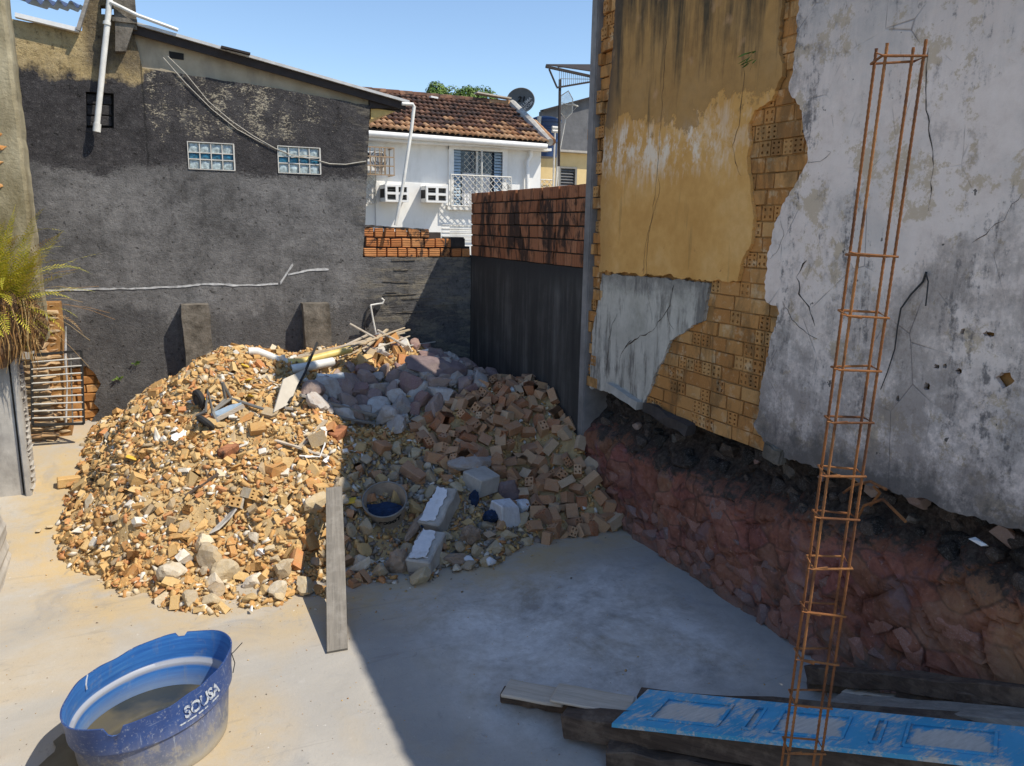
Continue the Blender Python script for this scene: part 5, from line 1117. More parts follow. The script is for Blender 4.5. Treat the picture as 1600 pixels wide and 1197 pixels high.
# larger pieces one by one
SH = setm(L_shard, 'chunk'); BT = setm(L_bat, 'chunk'); FL = setm(L_flat, 'chunk'); ST = setm(L_stone, 'stone'); GS_ = setm(L_stone, 'greystone'); HO = setm(L_holl, 'hollow'); HB = setm(L_bat, 'hollow'); PK = setm(L_bat, 'chunk')
taken = {}
def free(x, y, r):
    k = (int(x/.3), int(y/.3))
    for a in (-1,0,1):
        for b in (-1,0,1):
            for (u, v, s) in taken.get((k[0]+a, k[1]+b), ()):
                if (u-x)**2+(v-y)**2 < (r+s)**2*.42: return False
    taken.setdefault(k, []).append((x, y, r)); return True
cnt = {}
LAND = {'brick': [((345,640),'nearest to the grey trolley frame'),((445,640),'nearest to the pale pointed board'),((281,684),'nearest to the crumpled white sheet'),((350,815),'nearest to the grey cement sheet'),((512,790),'nearest to the top of the leaning plank'),((115,770),'nearest to the left edge of the heap'),((130,860),'nearest to the lower left foot of the heap'),((380,930),'nearest to the front foot of the heap'),((395,555),'nearest to the white pipe elbow at the peak'),((240,610),'along the upper left slope of the heap'),((497,690),'nearest to the six hole brick'),((210,740),'in the middle of the left slope'),((230,830),'on the lower left slope of the heap'),((630,560),'in the sunlit patch by the batten bundle'),((390,720),'nearest to the whole reddish brick')],
        'shade': [((850,600),'at the peak of the shaded brick heap'),((890,660),'high against the tall right wall'),((955,800),'at the right foot of the shaded brick heap'),((900,740),'halfway down beside the red stone wall'),((870,810),'at the front foot of the shaded brick heap'),((760,640),'on the upper left slope of the shaded heap'),((690,690),'in the middle of the shaded heap'),((752,765),'around the square concrete block'),((600,720),'above the plastic bucket'),((830,720),'in the centre of the shaded brick heap'),((600,560),'behind the batten bundle'),((690,560),'around the large dark boulder'),((560,620),'nearest to the pale pointed board'),((640,620),'in the middle of the stone pile'),((740,590),'at the right edge of the stone pile'),((610,900),'near the brown cement bag'),((380,930),'at the front foot of the sunlit heap'),((470,900),'beside the foot of the plank')]}
LAND['shade'] = [(q, 'lying '+t) for q, t in LAND['shade']]; LAND['brick'] = [(q, 'lying '+t) for q, t in LAND['brick']]
def where(set_, p):
    px, py = topix(p); return min(LAND[set_], key=lambda e: (e[0][0]-px)**2+(e[0][1]-py)**2)[1]
NOUN = {'brick_fragment': ('ochre brick lump','brick','brick'), 'brick_shard': ('flat clay shard','brick shard','brick'), 'hollow_brick': ('brown perforated brick','brick','shade'), 'rubble_stone': ('purple grey stone','stone','shade'), 'grey_stone': ('pale rough stone','stone','shade')}
LIM = {'brick_fragment': 298, 'brick_shard': 298, 'hollow_brick': 290, 'rubble_stone': 270, 'grey_stone': 120}
INFO = {'brick_fragment': ('broken ochre brick lump lying in the sunlit left part of the rubble heap', 'brick', 'broken bricks in the sunlit left heap'),
        'brick_shard': ('flat splintered shard of clay brick in the rubble heap', 'brick shard', 'clay shards in the rubble heap'),
        'hollow_brick': ('brown perforated brick tumbled in the shaded heap against the right wall', 'brick', 'brown bricks heaped against the right wall'),
        'rubble_stone': ('rounded purple grey stone with traces of white paint at the back of the heap', 'stone', 'painted stones at the back of the heap'),
        'grey_stone': ('pale rough stone at the front foot of the rubble heap', 'stone', 'pale stones at the front foot of the heap')}
def putp(kind, me, x, y, sc, lift, tilt, rr):
    if cnt.get(kind, 0) >= LIM[kind] or not free(x, y, rr): return False
    n = hn(x, y); q_ = Vector((x, y, hz(x, y))) + n*lift; nn_, cat_, st_ = NOUN[kind]; wh_ = where(st_, q_); hb = me in HB
    if hb: nn_ = 'brown broken brick without holes'
    sz_ = 'larger ' if sc > {'brick_fragment': .8, 'brick_shard': 1.0, 'hollow_brick': 1.32 if hb else 1.13, 'rubble_stone': 1.2, 'grey_stone': .7}[kind] else 'smaller '
    place(kind, me, q_, rot(RB, tilt, n), sc, sz_+nn_+' '+wh_, cat_, sz_+('brown broken bricks without holes' if hb else nn_+'s')+' '+wh_); cnt[kind] = cnt.get(kind, 0)+1; return True
for px, py, r_ in [(602,818,.3),(605,850,.28),(655,880,.3),(690,810,.3),(665,850,.2),(752,765,.25),(790,812,.22),(622,890,.25),(350,820,.26),(345,645,.28),(450,640,.22),(480,575,.3),(520,560,.3),(400,553,.2)]:
    q = visible_pt(px, py); taken.setdefault((int(q.x/.3), int(q.y/.3)), []).append((q.x, q.y, r_))
for _ in range(9000):
    x, y = rp(); zn = zone(x, y); u = RB.random()
    if y > 13.3 or (zn == 'left' and x > 2.3 and u < .5): continue
    if zn == 'right':
        if u < .66: putp('hollow_brick', RB.choice(HO), x, y, RB.uniform(.95,1.3), .055, .75, .105)
        else: putp('hollow_brick', RB.choice(HB), x, y, RB.uniform(1.1,1.55), .05, .6, .10)
    elif zn == 'stones': putp('rubble_stone', RB.choice(ST), x, y, RB.uniform(.8,1.7), .06, .4, .14)
    elif zn == 'front':
        if u < .45: putp('grey_stone', RB.choice(GS_), x, y, RB.uniform(.4,1.0), .04, .4, .12)
        elif u < .6: putp('hollow_brick', RB.choice(HB), x, y, RB.uniform(.8,1.1), .03, .5, .10)
    elif zn == 'grey':
        if u < .35: putp('grey_stone', RB.choice(GS_), x, y, RB.uniform(.35,.8), .05, .4, .13)
        elif u < .7: putp('brick_fragment', RB.choice(BT), x, y, RB.uniform(.6,1.3), .03, .55, .10)
        else: putp('brick_shard', RB.choice(SH+FL), x, y, RB.uniform(.9,1.3), .025, .5, .08)
    elif zn == 'pink':
        if u < .5: putp('rubble_stone', RB.choice(ST), x, y, RB.uniform(.6,1.0), .05, .4, .13)
        else: putp('brick_fragment', RB.choice(BT), x, y, RB.uniform(1.0,1.7), .04, .6, .11)
    else:
        if u < .33: putp('brick_fragment', RB.choice(BT), x, y, RB.uniform(.5,.85) if RB.random() < .85 else RB.uniform(.9,1.4), .022, .5, .08)
        elif u < .8: putp('brick_shard', RB.choice(SH+FL), x, y, RB.uniform(.75,1.3), .02, .45, .07)
print(cnt)
# ------------------------------------------------------------------ single pieces one can point at
def onheap(px, py, lift=0.0):
    p = visible_pt(px, py); p.z += lift; return p
def single(name, me, px, py, sc, eul, label, cat, lift=.03, group=None):
    p = onheap(px, py, lift); o = bpy.data.objects.new(name, me); COL.objects.link(o); o.location = p; o.rotation_euler = eul; o.scale = sc if isinstance(sc, tuple) else (sc,)*3; return tag(o, label, cat, group)
hol = lambda l, w, h, nx, nz, m, nm='hollow_brick': (lambda me: (me.materials.append(MT[m]), me)[1])(hole_brick_mesh(l, w, h, nx, nz, nm, .06, .42))
single('hollow_brick', hol(.22,.15,.17,2,3,'chunk'), 497,692, 1, (.2,.35,1.45+1.57), 'six hole orange brick showing its face at the shadow edge of the heap', 'brick', .05)
single('hollow_brick', hol(.2,.16,.12,2,3,'chunk'), 393,778, 1, (.5,.1,2.0), 'orange brick with its hole pattern up in the middle of the sunlit heap', 'brick', .05)
single('hollow_brick', hol(.2,.14,.12,2,2,'chunk'), 372,792, 1, (.2,.5,1.2), 'orange four hole brick just left of the loose grey sheet', 'brick', .05)
single('hollow_brick', hol(.2,.15,.11,3,2,'chunk'), 501,771, 1, (.1,.0,1.75), 'pale orange hollow brick touching the top of the leaning plank', 'brick', .06)
single('hollow_brick', hol(.22,.13,.11,2,2,'hollow'), 865,820, 1, (0,0,1.5), 'brown four hole brick at the foot of the shaded brick heap', 'brick', .06)
single('hollow_brick', hol(.24,.13,.11,2,2,'hollow'), 950,816, 1, (0,.0,.25), 'rightmost ribbed brown brick at the foot of the shaded brick heap', 'brick', .06)
def solid(l, w, h, j, m, nm='block'): me = wonky_box(l, w, h, j, nm, .012); me.materials.append(MT[m]); return me
single('red_brick', solid(.27,.13,.11,.008,'block','red_brick'), 357,712, 1, (.15,-.2,.65), 'whole reddish brick tilted on the sunlit heap below the metal frame', 'brick', .07)
single('red_brick', solid(.26,.15,.14,.01,'block','red_brick'), 528,686, 1, (.2,-.25,.7), 'dark reddish block lying just inside the shadow edge of the heap', 'brick', .07)
single('brown_block', solid(.32,.16,.17,.015,'hollow','brown_block'), 645,750, 1, (.2,.5,-.9), 'long brown mortar block tilted in the middle of the shaded heap', 'block', .09)
single('brown_block', solid(.2,.18,.16,.02,'hollow','brown_block'), 596,710, 1, (.3,.2,.5), 'ochre brown block lump above the plastic bucket', 'block', .09)
single('concrete_block', solid(.36,.34,.24,.03,'cement','concrete_block'), 752,765, 1, (.18,.05,.35), 'large square pale concrete block in the middle of the shaded heap', 'block', .10)
single('concrete_block', solid(.32,.24,.26,.05,'whitep','concrete_block'), 790,812, 1, (.1,.1,.2), 'white painted rough block at the front of the shaded heap', 'block', .10)
single('purple_stone', (lambda me: (me.materials.append(MT['purple']), me)[1])(rock((.36,.3,.34),'purple_stone')), 788,780, 1, (.1,.1,.2), 'purple stone standing behind the white painted block', 'stone', .08)
single('white_stone', (lambda me: (me.materials.append(MT['whitep']), me)[1])(rock((.2,.18,.2),'white_stone')), 818,800, 1, (.1,.4,.2), 'small white stone leaning beside the white painted block', 'stone', .07)
single('mauve_slab', (lambda me: (me.materials.append(MT['stone']), me)[1])(rock((.6,.3,.18),'mauve_slab')), 745,728, 1, (.2,.1,.1), 'broad flat mauve stone slab above the square concrete block', 'stone', .06)
single('dark_boulder', (lambda me: (me.materials.append(MT['purple']), me)[1])(rock((.85,.5,.32),'dark_boulder')), 680,585, 1, (.3,.1,.2), 'largest dark purple boulder at the back of the heap', 'stone', .10)
ypal = [(440,580),(392,580),(393,606),(435,592)]
for k, (px, py) in enumerate([(384,578),(388,600),(392,626),(320,633),(548,790),(207,722)]):
    me = solid(.13,.10,.02,.012,'yellowchip','yellow_chip'); single('yellow_chip', me, px, py, R.uniform(.7,1.0), (R.uniform(-.3,.5),R.uniform(-.5,.5),R.uniform(0,3)), 'flat chip of bright yellow painted plaster in the heap', 'plaster chip', .06, 'yellow plaster chips')
for k, (px, py, s, lab) in enumerate([(208,628,.24,'white broken card lying at the upper left edge of the heap'),(281,684,.30,'crumpled white sheet in the middle of the sunlit heap'),(485,718,.16,'small round white lump in front of the hollow orange brick'),(512,724,.17,'white lump on the shadow edge of the heap'),(325,855,.15,'white stone at the lower middle of the sunlit heap'),(408,868,.15,'white pointed tile shard at the lower front of the heap'),(396,958,.10,'white chip lying on the floor at the front foot of the heap')]):
    me = hull(9, (1,.7,.28 if k < 2 else .5), 'white_scrap', .5); me.materials.append(MT['card']); single('white_scrap', me, px, py, s, (R.uniform(-.2,.3),R.uniform(-.3,.3),R.uniform(0,3)), lab, 'scrap', .05)
for k, (px, py, s, lab, m) in enumerate([(322,882,.30,'upright tan rock at the lower middle of the sunlit heap','greystone'),(318,858,.28,'rounded ochre lump above the upright tan rock','chunk'),(352,905,.26,'pale whitish rock beside the upright tan rock','greystone'),(398,915,.22,'narrow upright brick stub at the front of the heap','chunk'),(270,905,.26,'dark sided rock at the lower left front of the heap','greystone'),(440,900,.24,'flat grey stone at the front near the plank','greystone'),(478,925,.22,'rounded grey stone at the foot of the plank','greystone'),(435,935,.20,'squat grey stone at the front foot of the heap','greystone'),(492,795,.26,'round ochre stone next to the plank top','greystone')]):
    me = rock((1,.8,.9), 'large_rock'); me.materials.append(MT[m]); single('large_rock', me, px, py, s*.95, (R.uniform(-.3,.3),R.uniform(-.3,.3),R.uniform(0,3)), lab, 'rock', .07)
o = single('floor_brick', solid(.30,.16,.12,.012,'chunk','floor_brick'), 110,757, 1, (0,0,.1), 'lone brick lying on the concrete at the left edge of the heap', 'brick', .05)
for k, (px, py) in enumerate([(62,832),(78,826)]):
    me = hull(12,(.1,.07,.05),'pebble',.3); me.materials.append(MT['greystone']); p = onfloor(px, py); o = bpy.data.objects.new('pebble', me); COL.objects.link(o); o.location = p+Vector((0,0,.02)); tag(o, ['larger dark pebble alone on the floor left of the heap','smaller dark pebble alone on the floor left of the heap'][k], 'pebble')
# sheets and boards lying on the heap
def sheet(name, px, mat, th, label, cat, lift=.08, wob=.0, zs=None):
    P = [onheap(*p) + Vector((0,0,lift+(zs[i] if zs else 0))) for i, p in enumerate(px)]; c = sum(P, Vector())/len(P); n = (P[1]-P[0]).cross(P[2]-P[0]).normalized()
    if n.z < 0: n = -n
    n2 = Vector((0,0,0)); 
    P = [p - n*(p-c).dot(n)*.8 for p in P]; m = len(P); mb = MB(); mb.add(P+[p-n*th for p in P], [tuple(range(m)), tuple(range(2*m-1,m-1,-1))]+[(i,(i+1)%m,m+(i+1)%m,m+i) for i in range(m)]); o = mb.build(name, MT[mat]); return tag(o, label, cat)
sheet('cement_sheet', [(318,838),(345,812),(366,788),(374,800),(378,832),(352,846)], 'cement', .02, 'grey broken corrugated cement sheet lying in the middle of the sunlit heap', 'sheet', .10)
sheet('pointed_board', [(424,655),(440,616),(474,604),(470,622),(462,640)], 'board', .02, 'pale pointed board leaning at the top of the heap by the shadow', 'board', .08, zs=[0,.12,.16,.12,.04])
def stick(a, b, w, h, mat, name, label, cat, la=.06, lb=.06, group=None):
    A_ = onheap(*a, la); B_ = onheap(*b, lb); mb = MB(); mb.bar((0,0,0), (0,0,0) if False else B_-A_, w, h, jit=.004, seg=3); o = mb.build(name, MT[mat]); o.location = A_; return tag(o, label, cat, group)
stick((445,650),(585,672), .06,.03,'woodgrey','board','long grey board lying across the shadow at the top of the heap','board',.12,.10)
stick((470,633),(590,660), .09,.035,'woodgrey','board','wider upper grey board lying in the shade behind the long one','board',.14,.1)
stick((468,708),(510,668), .07,.02,'batten','board','short pale lath slanting beside the six hole brick','board',.07,.1)
stick((430,695),(512,722), .05,.02,'woodpale','board','thin splintered lath lying above the white lumps','board',.06,.08)
stick((290,782),(342,750), .05,.02,'wooddark','board','dark thin lath stuck in the bare sandy patch','board',.06,.08)
stick((290,650),(328,632), .03,.02,'steel','metal_strip','short grey metal strip left of the metal frame','strip',.05,.06)
mb = MB(); P = [onheap(452,640,.1), onheap(470,612,.4), onheap(497,580,.25)]; mb.tube([P[0], P[0].lerp(P[2],.5)+Vector((0,0,.05)), P[2]+Vector((0,0,.2))], .022, 6); o = mb.build('charred_branch', MT['wire'], sm=True); tag(o, 'longer charred black branch poking up behind the pale pointed board', 'branch')
mb = MB(); P = [onheap(470,640,.1), onheap(505,612,.2)]; mb.tube([P[0], P[0].lerp(P[1],.5)+Vector((0,0,.03)), P[1]], .018, 6); o = mb.build('charred_branch', MT['wire'], sm=True); tag(o, 'shorter charred black branch lying lower in the shade', 'branch')
# battens, pipes
ends = [((470,600),(575,523)),((480,592),(580,528)),((505,590),(572,530)),((455,580),(560,535)),((500,600),(610,553)),((490,603),(590,555)),((520,598),(600,545)),((460,560),(640,515)),((465,556),(632,520)),((475,552),(625,527)),((540,545),(632,512)),((575,540),(605,515)),((585,545),(640,525)),((510,610),(590,560)),((530,560),(600,530)),((482,565),(570,545)),((515,583),(600,548)),((495,575),(585,540))]
for k, (a, b) in enumerate(ends):
    y0 = 12.3+.05*k % .6; A_ = at(*a, 1, 11.9+(k*7%10)*.03); B_ = at(*b, 1, 12.9+(k*5%10)*.05); A_.z = max(A_.z, hz(A_.x, A_.y)+.02); mb = MB(); w = R.uniform(.022,.045); mb.bar((0,0,0), B_-A_, w, w*.6, jit=.002, seg=2); o = mb.build('batten', MT['batten' if k % 4 else 'woodpale']); o.location = A_; tag(o, 'thin bleached wooden batten in the bundle on top of the heap', 'batten', 'battens bundled on top of the heap')
def rod(a, ya, b, yb, w, lab, mat='woodpale', name='wooden_rod'):
    A_ = at(*a, 1, ya); B_ = at(*b, 1, yb); mb = MB(); mb.tube([Vector(), B_-A_], w, 6); o = mb.build(name, MT[mat], sm=True); o.location = A_; tag(o, lab, 'rod')
rod((547,506), 12.9, (590,530), 12.6, .017, 'thin rod sticking up to the left above the batten bundle')
rod((590,516), 12.9, (634,541), 12.3, .020, 'thicker pale rod crossing down to the right above the bundle')
rod((634,541), 12.4, (680,534), 12.9, .010, 'thin pale rod reaching right into the dark corner', 'pale')
rod((640,548), 12.5, (655,536), 12.9, .010, 'short thin rod behind the dark boulder', 'pale')
def pipe(pts, y, r, mat, lab, name='pvc_pipe'):
    P = [at(*p, 1, y[i] if isinstance(y, (list,tuple)) else y) for i, p in enumerate(pts)]; mb = MB(); mb.tube(P, r, 12, cap=False); mb.tube(list(reversed(P)), r*.85, 12, cap=False); o = mb.build(name, MT[mat], sm=True); tag(o, lab, 'pipe')
pipe([(448,566),(470,566),(500,558),(548,546)], [11.85,11.9,12.0,12.2], .06, 'pvcy', 'yellowed plastic pipe along the top of the heap')
pipe([(455,577),(485,572),(520,565)], [11.7,11.75,11.9], .07, 'pvc', 'thick white pipe below the yellowed pipe on the heap top')
pipe([(388,549),(402,549),(420,556),(436,563)], 11.9, .06, 'pvc', 'bent white pipe elbow at the peak of the sunlit heap')
pipe([(440,556),(443,563),(455,567)], 11.85, .05, 'pvc', 'short white pipe elbow beside the yellowed pipe')
pipe([(495,589),(520,590),(537,587)], [11.5,11.5,11.5], .055, 'pvc', 'short white pipe lying at the sunlit edge behind the charred branch')
o = single('socket_box', solid(.12,.06,.10,.004,'whitetrim','socket_box'), 499,628, 1, (.3,0,.2), 'small white square junction box with a dark hole in the shade', 'box', .08)
mb = MB(); mb.box((-.03,-.035,-.025),(.03,-.031,.025)); d = mb.build('socket_hole', MT['dark']); d.parent = o
single('upright_board', solid(.05,.14,.5,.01,'woodpale','upright_board'), 702,556, 1, (.1,.35,.3), 'short brown board standing tilted in the dark corner behind the stones', 'board', .2)
# wheel barrow frame remnant
mf = empty('trolley', onheap(345,640), 'grey bent metal trolley frame with a black wheel on the sunlit heap', 'trolley')
def up(px, py, z): return onheap(px, py) + Vector((0,0,z))
J = {k: up(*v) for k, v in dict(a=(322,655,.10),b=(327,650,.36),c=(333,655,.10),d=(350,640,.38),e=(353,637,.12),f=(362,636,.12),g=(395,645,.10),h=(425,650,.06),i=(308,655,.05),j=(340,664,.04),k=(358,672,.03)).items()}
mb = MB(); r_ = .022
for s in (('a','b','c'),('d','e'),('d','f','g','h'),('i','a'),('c','j','k'),('c','f'),('b','d') if False else ('c','e')): mb.tube([J[q] for q in s], r_, 8)
mb.build('tubes', MT['steel'], mf, sm=True)
P = [up(330,655,.08), up(360,644,.10), up(378,640,.10), up(350,658,.06)]; mb = MB(); mb.add(P+[p-Vector((0,0,.03)) for p in P], [(0,1,2,3),(7,6,5,4),(0,4,5,1),(1,5,6,2),(2,6,7,3),(3,7,4,0)]); mb.build('blue_panel', MT['shutter'], mf)
mb = MB(); mb.bar(up(340,662,.06), up(382,645,.10), .05, .05); mb.build('wooden_rail', MT['woodpale'], mf)
for nm, (px, py, z, lab) in {'w1': (312,640,.14,None), 'w2': (322,668,.06,'lower half buried black wheel')}.items():
    c = up(px, py, z); ax_ = Vector((.75,.3,.15 if nm == 'w1' else .7)).normalized(); u = ax_.orthogonal().normalized(); v = ax_.cross(u); mb = MB(); mb.tube([c+(u*math.cos(t)+v*math.sin(t))*.105 for t in np.linspace(0, 2*math.pi, 21)], .04, 8); mb.tube([c-ax_*.03, c+ax_*.03], .06, 10); o = mb.build('wheel', MT['rubber'], mf, sm=True)
    if lab: o['label'] = lab
mb = MB(); mb.tube([up(468,718,.05), up(500,722,.07), up(508,708,.12), up(510,690,.14), up(503,682,.1)], .012, 6); o = mb.build('white_cable', MT['whitetrim'], sm=True); tag(o, 'white cable curling round the six hole brick', 'cable')
# fallen concrete post in two pieces, with flakes of white paint on its upper face
def post(a, b, w, h, lab):
    A_ = onheap(*a, .08); B_ = onheap(*b, .10); e = empty('concrete_post', A_, lab, 'post', 'pieces of the fallen white painted post'); mb = MB(); mb.bar(A_, B_, w, h, jit=.018, seg=4); o = mb.build('shaft', MT['cement'], e); bevel(o, .018, 1)
    d = (B_-A_); s = d.normalized().cross(Vector((0,0,1))).normalized(); n = s.cross(d.normalized()); L = d.length
    lp = rough_loop([(.03,-w*.42),(L*.55,-w*.44),(L-.03,-w*.40),(L-.05,w*.1),(L*.7,w*.30),(L*.4,w*.16),(.04,w*.34)], .03, .024)
    plate('paint_flake', [lp], lambda u, v, t: A_ + d.normalized()*u + s*v + n*(h/2+.022-t*.5), .02, MT['whitep'], e)
post((655,900), (678,852), .30, .24, 'nearer piece of the fallen concrete post with white paint flakes')
post((672,838), (702,782), .30, .24, 'farther piece of the fallen concrete post with white paint flakes')
# plastic bucket lying with its lid towards the camera
bc = onheap(602,822,.34); bu = empty('plastic_bucket', bc, 'dusty round plastic bucket with clear lid and black lettering lying in the shaded heap', 'bucket')
ax_ = ((Vector((0,0,H))-bc).normalized()*.62 + Vector((-.08,0,.72))).normalized(); bx = Vector((0,0,1)).cross(ax_).normalized(); by = ax_.cross(bx)
prof = [(.225,-.34),(.262,-.02),(.275,-.02),(.278,.015),(.262,.02),(.255,.005),(.218,-.325)]
vs = []; fs = []; n = 36
for r_, z in prof:
    for k in range(n): t = 2*math.pi*k/n; vs.append(bc + (bx*math.cos(t)+by*math.sin(t))*r_ + ax_*z)
for i in range(len(prof)-1):
    for k in range(n): fs.append((i*n+k, i*n+(k+1)%n, (i+1)*n+(k+1)%n, (i+1)*n+k))
fs.append(tuple(range(n))); m0 = (len(prof)-1)*n; fs.append(tuple(range(m0, m0+n))); mesh('shell', vs, fs, MT['bucket'], bu, True, 40)
mb = MB(); mb.tube([bc+(bx*math.cos(t)+by*math.sin(t))*.272+ax_*.02 for t in np.linspace(0,2*math.pi,37)], .012, 8, cap=False); mb.build('rim', MT['steel'], bu, True)
vs = []
c_ = bc - ax_*.10
lp = [c_ + bx*(math.cos(t)*.235*R.uniform(.85,1)) + by*(min(.02, math.sin(t)*.235)) + ax_*R.uniform(-.02,.02) for t in np.linspace(math.pi, 2*math.pi, 16)] + [c_+bx*.12+by*.03, c_+by*.06, c_-bx*.1+by*.02]
mesh('blue_cloth_inside', lp+[c_-by*.1+ax_*.04], [(i, (i+1) % len(lp), len(lp)) for i in range(len(lp))], MT['cloth'], bu)
me = text_mesh('Tocce', .115, .001, .006); xs = [v.co.x for v in me.vertices]; xm = (min(xs)+max(xs))/2
for v in me.vertices:      # wrapped round the side, upside down below the lid
    a_ = -math.pi/2 + .35 - (-(v.co.x-xm))/.25*1.0*-1; z = -.16+v.co.y; r_ = .262+(z+.02)*.117+.004+v.co.z
    v.co = bc + (bx*math.cos(a_)+by*math.sin(a_))*r_ + ax_*z
link('lettering', me, MT['printdk'], bu)
# paper bag and cloth scraps
def crumple(name, px, py, dims, mat, eul, lab, cat, lift=.06, amp=.25, seed=0):
    bm = bmesh.new(); bmesh.ops.create_icosphere(bm, subdivisions=4, radius=.5)
    for v in bm.verts:
        n_ = mnoise.ridged_multi_fractal(Vector(v.co)*2.2+Vector((seed,0,0)), 1, 2, 4, 1, 2)*.5; v.co = v.co*(1-amp+amp*n_); v.co = Vector((v.co.x*dims[0], v.co.y*dims[1], v.co.z*dims[2]))
    me = bpy.data.meshes.new(name); bm.to_mesh(me); bm.free(); me.materials.append(MT[mat]); return single(name, me, px, py, 1, eul, lab, cat, lift)
crumple('paper_bag', 622,890, (.34,.30,.42), 'bag', (.2,0,.2), 'crumpled brown cement bag at the front foot of the shaded heap', 'bag', .08, .35, 3)
crumple('paper_bag', 650,838, (.60,.14,.12), 'bag', (.1,-.45,.7), 'twisted brown paper strip lying over the fallen post', 'bag', .14, .4, 8)
crumple('paper_bag', 735,845, (.40,.25,.30), 'bag', (.1,.2,.4), 'torn brown bag right of the fallen post', 'bag', .07, .5, 5)
crumple('paper_bag', 715,880, (.45,.25,.16), 'bag', (.1,.2,.1), 'flattened brown bag on the floor edge right of the post end', 'bag', .05, .5, 12)
crumple('blue_cloth', 768,815, (.34,.22,.20), 'cloth', (.1,.2,.4), 'dark blue crumpled cloth left of the white painted block', 'cloth', .07, .5, 6)
crumple('blue_cloth', 662,825, (.12,.30,.14), 'cloth', (.1,.2,-.5), 'dark blue cloth strip wedged beside the fallen post', 'cloth', .08, .5, 9)
crumple('blue_cloth', 740,790, (.10,.2,.3), 'cloth', (.1,.2,.4), 'blue rag hanging below the square concrete block', 'cloth', .08, .5, 15)
for k, (px, py, s) in enumerate([(735,882,.14),(765,880,.17),(775,860,.14)]):
    me = rock((1,.8,.7),'white_lump'); me.materials.append(MT['whitep']); single('white_lump', me, px, py, s, (.2,.1,k), ['small white lump near the end of the fallen post','pale lump at the right front foot of the shaded heap','white lump in front of the white painted block'][k], 'stone', .04)
# ================================================================== leaning plank
pb = onfloor(527,1019); pt = at(522,768,1,8.85)
d = (pt-pb); w = .195; s = Vector((1,-.06,0)).normalized(); mb = MB(); n = d.normalized().cross(s).normalized(); n = -n if n.y > 0 else n
P = []
for q in (pb, pb.lerp(pt,.35), pb.lerp(pt,.7), pt+d*.02):
    for a, b in ((-1,-1),(1,-1),(1,1),(-1,1)): P.append(q + s*(a*w/2+R.uniform(-.003,.003)) + n*(b*.016+.016))
mb.add(P, [(0,1,2,3),(12,15,14,13)]+[(i*4+k, i*4+(k+1)%4, i*4+4+(k+1)%4, i*4+4+k) for i in range(3) for k in range(4)])
X_ = d.normalized(); Z_ = n; Y_ = Z_.cross(X_); M_ = Matrix((X_, Y_, Z_)).transposed(); mb.v = [M_.transposed() @ (v-pb) for v in mb.v]
o = mb.build('leaning_plank', MT['plankgrey']); o.matrix_world = Matrix.Translation(pb) @ M_.to_4x4(); tag(o, 'grey plank leaning from the floor up against the rubble heap', 'plank')
# ================================================================== blue water tank basin with water
tcx, tcy = -.275, 6.0
tk = empty('tank_basin', (tcx, tcy, 0), 'cut down blue plastic water tank holding muddy water on the sunlit floor', 'tank')
A0 = rad(45)
def rim_r(t, z):
    """plan radius: nearly round at the floor, squashed to an oval at the rim"""
    k = max(0, min(1, z/.58)); a = .575+(.70-.575)*k; b = .55+(.445-.55)*k; u = t-A0; r_ = a*b/math.sqrt((b*math.cos(u))**2+(a*math.sin(u))**2)
    return r_*(1+.02*k*math.sin(3*t+1)+.012*k*math.sin(5*t))
def rim_z(t):
    z = .56 + .013*math.sin(2*t+.5) + .006*math.sin(5*t) + .004*math.sin(11*t)
    tt = (t-rad(249)) % (2*math.pi); tt = tt-2*math.pi if tt > math.pi else tt
    if abs(tt) < .065: z -= .075*(1-abs(tt)/.065*.35)
    tt2 = (t-rad(68)) % (2*math.pi); tt2 = tt2-2*math.pi if tt2 > math.pi else tt2
    if abs(tt2) < .05: z -= .035
    return z
nt = 180
lev = [(0,0,0),(.015,.012,0),(.06,.02,0),(.30,.03,0),(.315,.032,.0),(.335,.055,0),(.35,.055,0),(.42,.05,0),(.5,.052,0),(1,.055,0)]
def side(off, flip):
    vs = []; fs = []
    for zf, dr, _ in lev:
        for k in range(nt):
            t = 2*math.pi*k/nt; zt_ = rim_z(t); z = zf if zf < 1 else zt_; z = min(z, zt_); 
            r_ = rim_r(t, z) + dr - .045 + off; vs.append((tcx+r_*math.cos(t), tcy+r_*math.sin(t), z + (.004 if off < 0 and zf == 0 else 0)))
    for i in range(len(lev)-1):
        for k in range(nt): fs.append((i*nt+k, i*nt+(k+1)%nt, (i+1)*nt+(k+1)%nt, (i+1)*nt+k))
    return vs, fs
v1, f1 = side(0, 0); v2, f2 = side(-.012, 1); m = len(lev)-1
nv = len(v1); rimf = [(m*nt+k, m*nt+(k+1)%nt, nv+m*nt+(k+1)%nt, nv+m*nt+k) for k in range(nt)]
o = mesh('tank_shell', v1, f1+[tuple(range(nt))], MT['tank'], tk, True, 50)
vr = [v1[m*nt+k] for k in range(nt)] + [v2[m*nt+k] for k in range(nt)]; mesh('tank_edge', vr, [(k, (k+1)%nt, nt+(k+1)%nt, nt+k) for k in range(nt)], MT['tank'], tk)
mesh('lining', v2, f2+[tuple(range(nt))], MT['tankin'], tk, True, 50)
mb = MB(); mb.add([(tcx+(rim_r(2*math.pi*k/nt,.12)-.04)*math.cos(2*math.pi*k/nt), tcy+(rim_r(2*math.pi*k/nt,.12)-.04)*math.sin(2*math.pi*k/nt), .12) for k in range(nt)], [tuple(range(nt))]); mb.build('water', MT['water'], tk)
def rad_at(t, z): return rim_r(t, z)+.055-.045
